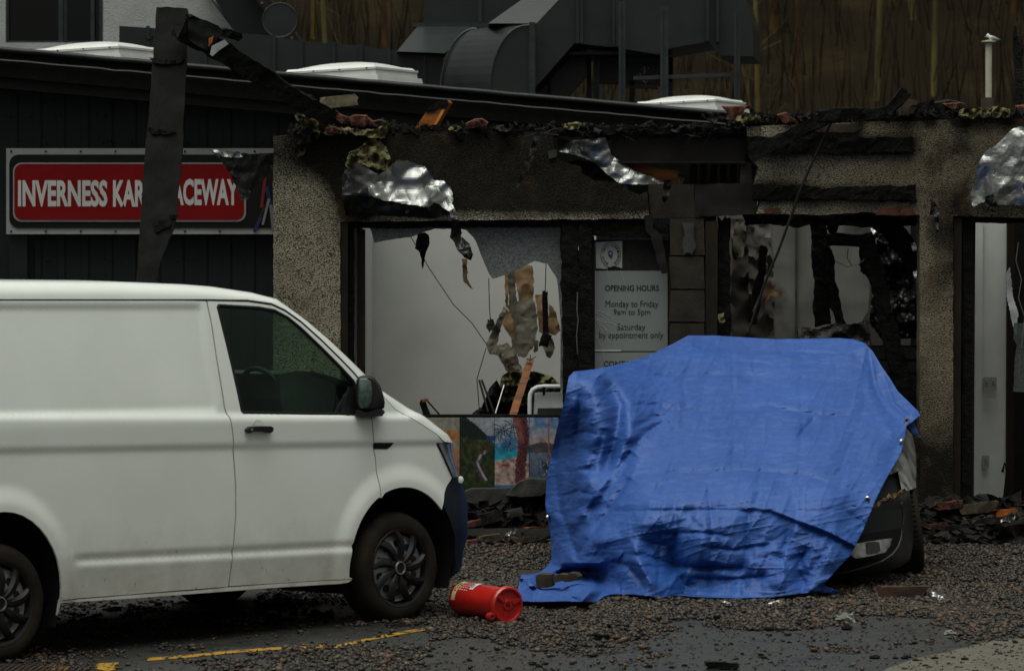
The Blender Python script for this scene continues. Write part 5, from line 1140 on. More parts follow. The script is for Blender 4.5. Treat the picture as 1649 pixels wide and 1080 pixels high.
for i, (A_, B_) in enumerate(zip(sA, sB)):
    wa = wfn(*A_); wb = wa + .14
    half = []
    for t in np.linspace(0, 1, 7):    # rounded shoulder
        q = math.sin(t*math.pi/2); p_ = 1 - math.cos(t*math.pi/2)
        half.append((A_[0] + (B_[0]-A_[0])*q, wa + (wb-wa)*p_, A_[1] + (B_[1]-A_[1])*q))
    cen = []
    for t in (.25, .5, .75, 1.0): cen.append((B_[0] + .10*math.sin(t*math.pi/2)*sm(430, 520, CX + 0) if False else B_[0] + (.10*math.sin(t*math.pi/2) if i > nroof else .02*t), wb + (VW/2 - wb)*t, B_[1] + .012*math.sin(t*math.pi/2)))
    full = half + cen + [(u, VW - w_, z) for u, w_, z in reversed(cen[:-1])] + [(u, VW - w_, z) for u, w_, z in reversed(half)]
    P3 = [V(*p) for p in full]
    if i <= nroof: roof.append(P3)
    if i >= nroof: pil_n.append(P3[:7]); pil_f.append(P3[-7:]); ws.append(P3[6:-6])
loft('roof', roof, m_paint); loft('windscreen_pillar', pil_n, m_paint); loft('windscreen_pillar', pil_f, m_paint); loft('windscreen', ws, m_vglass)
# roof channel
MB().tube([V(u, wfn(u, z)+.10, z + .088) for u, z in [(uz(px, 480, .1)[0], zt) for px in (-40, 80, 240)]], .008, 6).build('roof_rail', m_paint, van, True)
# bonnet
gapB = [(614, 629.5), (621, 636.5), (641.5, 658.5), (672, 678), (702.6, 698), (716, 711)]; silB = [(617, 628), (631, 636.3), (656, 652), (682, 669), (721, 700), (727.5, 713.5)]
gB, sB2 = dens([uzs(*p) for p in gapB]), dens([uz(*p, .10) for p in silB]); rows_ = []
for A_, B_ in zip(gB, sB2):
    half = []; wa = wfn(*A_)
    for t in np.linspace(0, 1, 6): q = math.sin(t*math.pi/2); p_ = 1-math.cos(t*math.pi/2); half.append((A_[0]+(B_[0]-A_[0])*q, wa + .14*p_, A_[1]+(B_[1]-A_[1])*q))
    cen = [(B_[0] + .10*math.sin(t*math.pi/2), wa+.14 + (VW/2-wa-.14)*t, B_[1] + .012*t) for t in (.2, .4, .6, .8, 1)]
    full = half + cen + [(u, VW-w_, z) for u, w_, z in reversed(cen[:-1])] + [(u, VW-w_, z) for u, w_, z in reversed(half)]
    rows_.append([V(*p) for p in full])
loft('bonnet', rows_, m_paint)
# nose: bumper, grille and headlights swept round the corner
lv = [(714, 727, 703.5), (728, 728.5, 710.5), (742, 731.5, 717), (756, 736, 723.5), (768, 740, 729), (769, 743, 728.5), (782, 745, 720), (796, 746, 713), (812, 747.5, 709.5), (838, 748.5, 721), (864, 748.5, 728.5), (890, 748, 732), (911, 745.5, 733.5), (922, 740, 729), (928, 730, 719)]
def ring_(y, xs_, xb):
    ub, z = uzs(xb, y); us = uz(xs_, y, 0)[0]; m_ = max(.005, us - ub); b = .34; a_ = math.sqrt(m_*m_ + 2*m_*b); w0 = wfn(ub, z) if z > .5 else .01
    h = [(ub + a_*math.sin(t), w0 + b*(1-math.cos(t)), z) for t in np.linspace(0, math.pi/2, 10)]
    h += [(ub + a_ + .05*math.sin(t*math.pi/2), w0 + b + (VW/2-w0-b)*t, z) for t in (.3, .65, 1)]
    return [V(*p) for p in h] + [V(u, VW-w_, z_) for u, w_, z_ in reversed(h[:-1])]
rg = [ring_(*l) for l in lv]
loft('headlight', [r_[:9] for r_ in rg[:5]], mat('headlight_glass', (.06, .075, .09), (.14, .16, .18), rough=.12, scale=14, coat=.8)); loft('headlight', [r_[-9:] for r_ in rg[:5]], m_vglass)
loft('grille', [r_[8:-8] for r_ in rg[:5]], m_plastic); loft('bumper', rg[5:], m_bump)
bq = V(*uz(741.5, 772, .02)[:1], .02, uz(741.5, 772, .02)[1]); MB().lathe([(0, .022), (.014, .018), (.021, 0), (.014, -.02), (0, -.024)], Matrix.Translation(bq), 14).build('washer_cap', m_paint, van, True)
MB().tube([V(*p) for p in [(uz(704, 713, .01)[0], .008, uz(704, 713, .01)[1]), (uz(717, 741)[0], .0, uz(717, 741)[1]), (uz(729, 768)[0], 0, uz(729, 768)[1])]], .006, 6).build('lamp_seal', m_plastic, van)
# back end, floor, bulkhead, arches
MB().prism([V(-4.08, .05, .3), V(-4.08, VW-.05, .3), V(-4.05, VW-.18, 2.0), V(-4.05, .18, 2.0)], Vector((-vc, -vs_, 0))*-.05).build('rear_doors', m_paint, van)
MB().prism([V(-4.0, .12, .24), V(.55, .12, .24), V(.55, VW-.12, .24), V(-4.0, VW-.12, .24)], (0, 0, .10)).build('underbody', m_black, van)
MB().prism([V(-1.62, .1, .3), V(-1.62, VW-.1, .3), V(-1.62, VW-.2, 1.95), V(-1.62, .2, 1.95)], Vector((vc, vs_, 0))*.04).build('bulkhead', m_inter, van)
for A in (AR, AF):
    for s0, s1 in ((.02, .62), (VW-.62, VW-.02)):
        a_ = [(A[0] + (A[2]+.004)*math.cos(R(t)), A[1] + (A[3]+.004)*math.sin(R(t))) for t in range(-20, 201, 10)]
        loft('wheel_arch', [[V(u, s0, z) for u, z in a_], [V(u, s1, z) for u, z in a_]], m_inter)
        MB().prism([V(u, s1 if s0 < 1 else s0, z) for u, z in a_], Vector((-vs_, vc, 0))*(.01)).build('arch_back', m_inter, van)
# handle, mirror
o = panel('handle_recess', [(405, 684), (407, 679), (413, 675), (419, 676), (425, 681), (426, 686)], m_paintl, sx=.1, sz=.1, inset=.0005-.002, th=.002)
hh = [(393, 691), (398, 686.5), (430, 685.8), (434.5, 688), (434, 694), (429, 697), (421, 694.5), (402, 694.5), (397, 697), (393.5, 695)]
panel('door_handle', hh, m_plastic, sx=.1, sz=.1, inset=-.035, th=.03)
panel('key_lock', rrect(397.2, 688.6, 401.5, 693.2, 1.8, 4), m_chrome, sx=.1, sz=.1, inset=-.037, th=.002)
def ringbody(name, pl, Y0, prof, m_, par):
    cx_ = sum(p[0] for p in pl)/len(pl); cy_ = sum(p[1] for p in pl)/len(pl); sts = []
    for s_, dy, sx_ in prof: sts.append([P(cx_ + (x-cx_)*s_ + sx_, cy_ + (y-cy_)*s_, Y0+dy) for x, y in pl])
    k = len(pl); vs = [p for s_ in sts for p in s_]; n = len(sts)
    return make(name, vs, [(i*k+j, i*k+(j+1) % k, (i+1)*k+(j+1) % k, (i+1)*k+j) for i in range(n-1) for j in range(k)] + [tuple(range(k-1, -1, -1)), tuple((n-1)*k+j for j in range(k))], m_, par, True)
mh = [(574, 612), (577, 606.5), (585, 603.8), (597, 604.5), (604, 609), (612, 620), (617, 634), (620, 648), (618.5, 657), (610, 661), (590, 662), (577, 661), (573, 650), (572.5, 630)]
Ym = V(-.25, -.12, 1)[1]
mir_ = ringbody('wing_mirror', mh, Ym, [(.86, -.035, -1), (.97, -.02, 0), (1, .0, 0), (1, .07, 0), (.9, .13, 1), (.6, .16, 2)], m_plastic, van)
mg = [(577, 615), (580, 609.5), (590, 609), (597, 613), (600, 628), (599, 646), (594, 656), (582, 657.5), (577, 650)]
ringbody('mirror_glass', mg, Ym-.04, [(.93, -.006, 0), (1, -.002, 0), (1, .01, 0)], mat('mirror_surface', (.018, .034, .029), (.05, .08, .07), rough=.12, scale=22, spec=.8), mir_)
ringbody('mirror_foot', [(572, 658), (590, 664), (612, 657), (618, 660), (620, 664), (615, 670), (580, 671), (571, 667)], Ym-.02, [(.9, -.02, 0), (1, 0, 0), (1, .10, 0), (.8, .14, 0)], m_plastic, mir_)
panel('mirror_base', [(566, 622), (577, 625), (580, 668), (560, 668), (552, 666)], m_plastic, sx=.2, sz=.2, inset=-.006, th=.01, parent=mir_)
# cabin
dp = [uz(x, y, .25) for x, y in ((446, 602), (470, 597), (500, 598), (530, 606), (560, 617), (606, 630), (606, 780), (470, 780), (458, 700), (446, 640))]
MB().prism([V(u, .22, z) for u, z in dp], Vector((-vs_, vc, 0))*1.45).build('dashboard', m_cab, van)
MB().tube([V(*( (lambda q: (q[0], .22, q[1]))(uz(x, y, .22)))) for x, y in ((500, 600), (530, 610), (545, 622), (566, 628))], .014, 6).build('dash_trim', m_duct2, van)
su, sz_ = uz(428, 636, .42); axis = Vector((vc*math.cos(R(28)), vs_*math.cos(R(28)), math.sin(R(28)))).normalized()
q = axis.to_track_quat('Z', 'Y').to_matrix().to_4x4(); M_ = Matrix.Translation(V(su, .42, sz_)) @ q
sw = MB(); pts = [M_ @ Vector((.185*math.cos(t), .185*math.sin(t), 0)) for t in np.linspace(0, 2*math.pi, 33)]; sw.tube(pts, .016, 8, False); so = sw.build('steering_wheel', m_cab, van, True)
sp_ = MB(); sp_.lathe([(0, -.03), (.055, -.02), (.06, .01), (.04, .04), (.03, .25)], M_, 16)
for t in (0, 2.2, 4.1): sp_.tube([M_ @ Vector((0, 0, 0)), M_ @ Vector((.18*math.cos(t), .18*math.sin(t), 0))], .012, 6)
sp_.build('wheel_hub', m_cab, so, True)
for w0 in (.22, 1.15):
    sb = MB(); sb.prism([V(-1.45, w0, .85), V(-.95, w0, .82), V(-.95, w0, .95), V(-1.3, w0, 1.0), V(-1.42, w0, 1.62), V(-1.55, w0, 1.62)], Vector((-vs_, vc, 0))*.5); st = sb.build('seat', m_inter, van)
    MB().prism([V(-1.44, w0+.12, 1.63), V(-1.44, w0+.38, 1.63), V(-1.46, w0+.36, 1.80), V(-1.46, w0+.14, 1.80)], Vector((-vc, -vs_, 0))*.08).build('headrest', m_inter, st)
# wheels
def wheel(u, z, w_, out, steer=0):
    Z = Vector((vs_, -vc, 0))*(1 if out else -1); X = Vector((vc, vs_, 0)); X = Matrix.Rotation(R(steer), 3, 'Z') @ X; Z = Matrix.Rotation(R(steer), 3, 'Z') @ Z; Yv = Z.cross(X)
    M_ = Matrix((( X.x, Yv.x, Z.x, 0), (X.y, Yv.y, Z.y, 0), (X.z, Yv.z, Z.z, 0), (0, 0, 0, 1))); M_ = Matrix.Translation(V(u, w_, z)) @ M_
    wh = MB().lathe([(.10, -.04), (.19, -.05), (.205, -.03)], M_, 40).build('wheel', m_steelw, van, True)
    ty = MB().lathe([(.205, -.2), (.225, -.005), (.240, .006), (.262, .011), (.29, .010), (.315, .001), (.330, -.018), (.339, -.045), (.341, -.10), (.339, -.17), (.33, -.2), (.29, -.215), (.2, -.2)], M_, 72).build('tyre', m_tyre, wh, True)
    tr = MB()
    for i in range(72):
        a = 2*math.pi*i/72
        for h0, h1 in ((-.06, -.10), (-.115, -.16)):
            Mt = M_ @ Matrix.Rotation(a + (.03 if h0 < -.1 else 0), 4, 'Z'); tr.box((.336, -.009, h1), (.345, .009, h0), Mt)
    tr.build('tread_blocks', m_tyre, wh)
    MB().lathe([(.222, -.0), (.233, .005), (.240, .009), (.244, .004), (.24, -.004)], M_, 64).build('rim', m_hub, wh, True)
    st = MB().lathe([(.0, -.035), (.07, -.03), (.10, -.022), (.155, -.034), (.205, -.045)], M_, 40).build('steel_disc', m_steelw, wh, True)
    for i in range(10):
        a = 2*math.pi*(i+.5)/10; Mh = M_ @ Matrix.Translation((.15*math.cos(a), .15*math.sin(a), -.028)); MB().lathe([(0, .003), (.022, .003), (.024, -.006)], Mh, 14).build('disc_hole', m_ink, wh)
    cap = MB().lathe([(0, .004), (.03, .006), (.046, .004), (.060, -.004), (.068, -.012)], M_, 32).build('hubcap', m_hub, wh, True)
    MB().lathe([(.032, .006), (.034, .012), (.040, .012), (.043, .005)], M_, 32).build('hub_ring', m_chrome, wh, True)
    for i in range(9):
        a = 2*math.pi*i/9; vsb = []; n = 9
        for j in range(n+1):
            t = j/n; r_ = .050 + .180*t; aa = a + .30*t*t; hw = (.018 + .010*t + .007*math.sin(t*3.1)); h_ = .004 + .012*math.sin(t*math.pi)*.9 - .004*t
            cdir = Vector((math.cos(aa), math.sin(aa), 0)); td = Vector((-math.sin(aa), math.cos(aa), 0))
            vsb += [M_ @ (cdir*r_ - td*hw + Vector((0, 0, h_-.016))), M_ @ (cdir*r_ - td*hw*.55 + Vector((0, 0, h_))), M_ @ (cdir*r_ + td*hw*.45 + Vector((0, 0, h_+.002))), M_ @ (cdir*r_ + td*hw + Vector((0, 0, h_-.018)))]
        make('spoke', vsb, [(4*j+k_, 4*j+k_+1, 4*j+k_+5, 4*j+k_+4) for j in range(n) for k_ in range(3)], m_hub, wh, True)
wheel(UF, ZF, .012, True, 0); wheel(UR, ZR, .012, True)
wheel(UF, ZF+.03, VW-.03, False, 0); wheel(UR, ZR+.02, VW-.03, False)
# ------------------------------------------------------------------ the covered car
car = empty('covered_car', (P(1200, 900, 31.8).x, 31.8, g(31.8)), 'dark damaged car hidden under the blue sheet with only its front right corner showing', 'car')
m_carp = mat('dark_car_paint', (.006, .009, .009), (.010, .0135, .0135), rough=.35, scale=4, coat=.15, spec=.3)
m_fend = mat('wing_sheen', (.10, .10, .098), (.42, .42, .41), rough=.3, metal=.4, scale=5, lo=.4, hi=.7, c3=(.02, .02, .02), s3=9, m3=(.55, .65))  # pale tones put the wing's bright reflection into its colour
def cY(x, y): return 30.42 + .0105*max(0, 800-y) + .9*max(0, (x-1335)/140.)**2.6 + .10*sm(820, 780, y) + .22*sm(895, 930, y)
bmp = sheet('bumper', [(1240, 800), (1340, 806), (1400, 818), (1430, 808), (1452, 793), (1464, 788), (1469, 820), (1471, 870), (1466, 900), (1450, 912), (1420, 922), (1370, 928), (1300, 930), (1240, 930)],
      cY, m_carp, car, sp=7, thick=.03)
sheet('lamp_recess', [(1330, 868), (1370, 863), (1452, 850), (1450, 868), (1440, 888), (1420, 900), (1380, 908), (1335, 912)], lambda x, y: cY(x, y) - .006, m_inter, bmp, sp=6, thick=.004)
fg = sheet('fog_lamp', [(1362, 880), (1372, 876), (1400, 871), (1437, 866), (1433, 880), (1425, 889), (1400, 895), (1378, 899), (1370, 893)], lambda x, y: cY(x, y) - .014, mat('lamp_reflector', (.45, .45, .44), (.25, .25, .24), rough=.25, metal=.2, scale=12, c3=(.5, .5, .48), s3=30, m3=(.6, .7)), bmp, sp=4, thick=.006, amp=.008, freq=.2)
sheet('lamp_lens', [(1394, 873), (1405, 871.5), (1416, 872), (1418, 886), (1408, 891), (1396, 891)], lambda x, y: cY(x, y) - .022, mat('lamp_core', (.03, .03, .03), (.07, .07, .07), rough=.1, scale=60), fg, sp=4, thick=.004)
MB().tube([P(x, y, cY(x, y) - .012) for x, y in ((1452, 852), (1451, 866), (1446, 880), (1436, 893), (1420, 903), (1395, 912), (1365, 920), (1335, 926))], [.004, .006, .007, .008, .008, .007, .006, .003], 8).build('lip_highlight', mat('highlight_grey', (.05, .055, .055), rough=.25), bmp, True)  # grey strip painted in as the highlight along the bumper's edge
sheet('lower_grille', [(1250, 905), (1335, 915), (1400, 918), (1440, 908), (1430, 930), (1250, 935)], lambda x, y: cY(x, y) + .02, m_inter, car, sp=9, thick=.03)
sheet('headlamp_hole', [(1402, 752), (1430, 742), (1450, 752), (1452, 795), (1412, 815), (1396, 815)], lambda x, y: cY(x, y) + .12, m_inter, car, sp=9, thick=.05)
sheet('wing', [(1430, 715), (1448, 696), (1458, 688), (1468, 698), (1474, 720), (1476, 750), (1475, 785), (1464, 789), (1452, 790), (1449, 774), (1446, 758), (1430, 762), (1424, 765), (1436, 740)], lambda x, y: cY(x, y) - .02 + .10*sm(1462, 1476, x), m_fend, car, sp=4.5, thick=.01, amp=.02, freq=.06)
sheet('wing_edge', [(1440, 735), (1446, 733), (1450, 756), (1434, 764), (1430, 758)], lambda x, y: cY(x, y) - .05, m_fend, car, sp=4, thick=.01)
o = timber('melted_foam', P(1402, 815, 30.52), P(1455, 791, 30.95), .018, .03, mat('melted_foam', (.13, .085, .04), (.03, .02, .012), rough=.95, scale=30, lo=.45, hi=.55, bump=.9, bscale=60, spec=.1), car, amp=.016, seed=90, freq=45)
MB().tube([P(x, y, cY(x, y) - .012) for x, y in ((1452, 792), (1452, 812), (1455, 830), (1454, 845))], .004, 5).build('split_seam', m_wood, car)
# its wheel, seen from the front
wc = P(1479, 852, 31.75); wc.x -= .20
M_ = Matrix.Translation(wc) @ Matrix.Rotation(R(90-7), 4, 'Y')
wh = MB().lathe([(.02, .0), (.19, -.01), (.2, .03)], M_, 30).build('wheel', m_hub, car, True)
MB().lathe([(.2, -.02), (.25, -.005), (.29, 0), (.318, .02), (.325, .06), (.325, .14), (.318, .18), (.29, .2), (.2, .2)], M_, 60).build('tyre', m_tyre, wh, True)
tr = MB()
for i in range(60):
    for h0, h1 in ((.03, .075), (.08, .12), (.125, .17)):
        tr.box((.322, -.011, h0), (.331, .011, h1), M_ @ Matrix.Rotation(2*math.pi*i/60, 4, 'Z'))
tr.build('tread_blocks', m_tyre, wh)
# simple body under the sheet (bonnet, cabin, roof) a little inside it
def body_ring(y, zt, hw, cx, zb=.35): return [Vector((cx-hw, y, zb)), Vector((cx-hw, y, zt*.62)), Vector((cx-hw*.78, y, zt)), Vector((cx+hw*.78, y, zt)), Vector((cx+hw, y, zt*.62)), Vector((cx+hw, y, zb))]
cxc = P(1210, 0, 31.5).x; rr2 = [body_ring(y, zt, hw, cxc, g(y)+.25) for y, zt, hw in ((30.75, .60, .70), (31.2, .82, .80), (32.0, 1.0, .84), (32.8, 1.50, .80), (33.6, 1.50, .78), (34.1, 1.2, .74))]
vs = [p for r_ in rr2 for p in r_]; fs = [(i*6+j, i*6+j+1, (i+1)*6+j+1, (i+1)*6+j) for i in range(5) for j in range(5)] + [(0, 1, 2, 3, 4, 5)[::-1], (30, 31, 32, 33, 34, 35)]
make('body', vs, fs, m_carp, car)

# ------------------------------------------------------------------ the blue tarpaulin
m_tarp = bpy.data.materials.new('blue_tarpaulin'); m_tarp.use_nodes = True
n_ = m_tarp.node_tree; N = n_.nodes; L = n_.links; b = N['Principled BSDF']; b.inputs['Roughness'].default_value = .5; b.inputs['Specular IOR Level'].default_value = .38
tc = N.new('ShaderNodeTexCoord')
def noi_(sc, st, det=6, rough=.6):
    mp = N.new('ShaderNodeMapping'); mp.inputs['Scale'].default_value = st; L.new(tc.outputs['Object'], mp.inputs[0])
    t = N.new('ShaderNodeTexNoise'); t.inputs['Scale'].default_value = sc; t.inputs['Detail'].default_value = det; t.inputs['Roughness'].default_value = rough; L.new(mp.outputs[0], t.inputs['Vector']); return t.outputs[0]
def rng_(src, a, bb, t0=0., t1=1.):
    r = N.new('ShaderNodeMapRange'); r.inputs[1].default_value = a; r.inputs[2].default_value = bb; r.inputs[3].default_value = t0; r.inputs[4].default_value = t1; L.new(src, r.inputs[0]); return r.outputs[0]
def mix_(f, a, bb):
    x = N.new('ShaderNodeMix'); x.data_type = 'RGBA'; L.new(f, x.inputs[0])
    for s_, val in ((6, a), (7, bb)):
        if isinstance(val, tuple): x.inputs[s_].default_value = (*val, 1)
        else: L.new(val, x.inputs[s_])
    return x.outputs[2]
c_ = mix_(rng_(noi_(1.4, (1, 1, 1)), .35, .68), (.008, .046, .200), (.011, .057, .238))
c_ = mix_(rng_(noi_(14, (.7, .7, 3.2), 9, .75), .50, .74), c_, (.026, .086, .280))      # streaky pale scuffs along the weave
c_ = mix_(rng_(noi_(9, (4, 4, .7), 9, .75), .54, .76), c_, (.006, .032, .150))  # shade of the folds painted in as thin dark wrinkles
c_ = mix_(rng_(noi_(1.7, (1, 1, 1), 8, .7), .60, .70), c_, (.012, .032, .13))       # damp stains
L.new(c_, b.inputs['Base Color'])
L.new(rng_(noi_(2.2, (1, 1, 1)), .4, .6, .50, .66), b.inputs['Roughness'])
bp1 = N.new('ShaderNodeBump'); bp1.inputs['Strength'].default_value = .45; bp1.inputs['Distance'].default_value = .018; L.new(noi_(13, (.55, .55, 2.8), 9, .66), bp1.inputs['Height'])
vo = N.new('ShaderNodeTexVoronoi'); vo.feature = 'DISTANCE_TO_EDGE'; vo.inputs['Scale'].default_value = 9
mpv = N.new('ShaderNodeMapping'); mpv.inputs['Scale'].default_value = (1, 1, 1.7); L.new(tc.outputs['Object'], mpv.inputs[0])
nv = N.new('ShaderNodeTexNoise'); nv.inputs['Scale'].default_value = 4; L.new(mpv.outputs[0], nv.inputs[0]); va = N.new('ShaderNodeVectorMath'); va.operation = 'ADD'; L.new(mpv.outputs[0], va.inputs[0]); L.new(nv.outputs['Color'], va.inputs[1]); L.new(va.outputs[0], vo.inputs['Vector'])
bp2 = N.new('ShaderNodeBump'); bp2.inputs['Strength'].default_value = .12; bp2.inputs['Distance'].default_value = .012; L.new(rng_(vo.outputs['Distance'], 0, .12), bp2.inputs['Height']); L.new(bp1.outputs[0], bp2.inputs['Normal'])
L.new(bp2.outputs[0], b.inputs['Normal'])

tout = [(924, 598), (960, 594), (993, 587), (1020, 580), (1042, 573), (1082, 554), (1108, 540), (1150, 540), (1200, 543), (1250, 546), (1300, 545), (1350, 544), (1375, 546), (1392, 552), (1405, 565), (1420, 590), (1435, 612), (1446, 630), (1478, 661), (1482, 669), (1470, 678), (1460, 685), (1458, 700), (1451, 729), (1438, 752), (1425, 775), (1410, 805), (1398, 835), (1388, 858), (1377, 880), (1368, 896), (1352, 912), (1338, 928), (1326, 942), (1351, 951), (1345, 955), (1310, 953), (1290, 955), (1245, 961), (1198, 966), (1149, 971), (1100, 971), (1069, 970), (1062, 962), (1015, 956), (985, 962), (958, 969), (909, 967), (870, 968), (829, 967), (833, 950), (840, 924), (850, 925), (869, 921), (880, 912), (888, 900), (886, 860), (878, 813), (880, 769), (891, 716), (899, 680), (909, 645), (916, 606)]
ctrl = [(924, 598, 31.55), (960, 588, 31.9), (1000, 578, 32.3), (1108, 540, 33.2), (1250, 546, 33.2), (1350, 545, 33.15), (1400, 560, 33.0), (1435, 612, 32.5), (1482, 669, 32.0),
        (1040, 640, 31.75), (1150, 620, 32.3), (1300, 620, 32.35), (1390, 640, 32.2), (1100, 690, 31.45), (1250, 690, 31.5), (1380, 700, 31.5), (1450, 720, 31.5),
        (1060, 755, 30.85), (1200, 758, 30.8), (1350, 765, 30.8), (1420, 780, 30.8), (1060, 800, 30.45), (1200, 795, 30.38), (1340, 800, 30.38), (1398, 835, 30.45),
        (1050, 850, 30.22), (1200, 850, 30.18), (1330, 855, 30.22), (1375, 880, 30.35), (1090, 915, 30.08), (1200, 915, 30.05), (1320, 920, 30.15), (1320, 945, 30.15), (1350, 952, 30.25),
        (1000, 925, 30.2), (1198, 964, 29.95), (1100, 969, 29.93), (1260, 957, 30.03), (1010, 955, 30.15),
        (975, 610, 31.6), (935, 680, 31.45), (900, 700, 31.8), (882, 780, 31.9), (890, 880, 31.6), (985, 700, 31.3), (1000, 760, 30.95), (950, 780, 31.2), (930, 850, 31.0), (965, 850, 30.75), (1000, 830, 30.6),
        (900, 900, 31.4), (940, 910, 30.75)]
for px, py in ((829, 967), (870, 967), (909, 966), (958, 967), (840, 930), (870, 935), (900, 940), (940, 945)): ctrl.append((px, py, groundY(py) - .06))
C_ = np.array(ctrl, float); sc_ = 100.
def U(r2): return np.where(r2 > 1e-12, .5*r2*np.log(np.maximum(r2, 1e-12)), 0)
xy = C_[:, :2]/sc_; n = len(xy); K = U(((xy[:, None]-xy[None])**2).sum(-1)) + .02*np.eye(n); Pm = np.hstack([np.ones((n, 1)), xy])
A_ = np.zeros((n+3, n+3)); A_[:n, :n] = K; A_[:n, n:] = Pm; A_[n:, :n] = Pm.T
wt = np.linalg.solve(A_, np.concatenate([C_[:, 2], np.zeros(3)]))
def tps(p): q = p/sc_; return U(((q[:, None]-xy[None])**2).sum(-1)) @ wt[:n] + wt[n] + q @ wt[n+1:]
v2, fs = cdt(tout, (), sx=2.7, sy=1.7, esp=2.4, gj=0)
pt = np.array(v2); Yt = tps(pt)
def fade(t): return np.clip(np.minimum(t, 1-t)*5, 0, 1)**.5
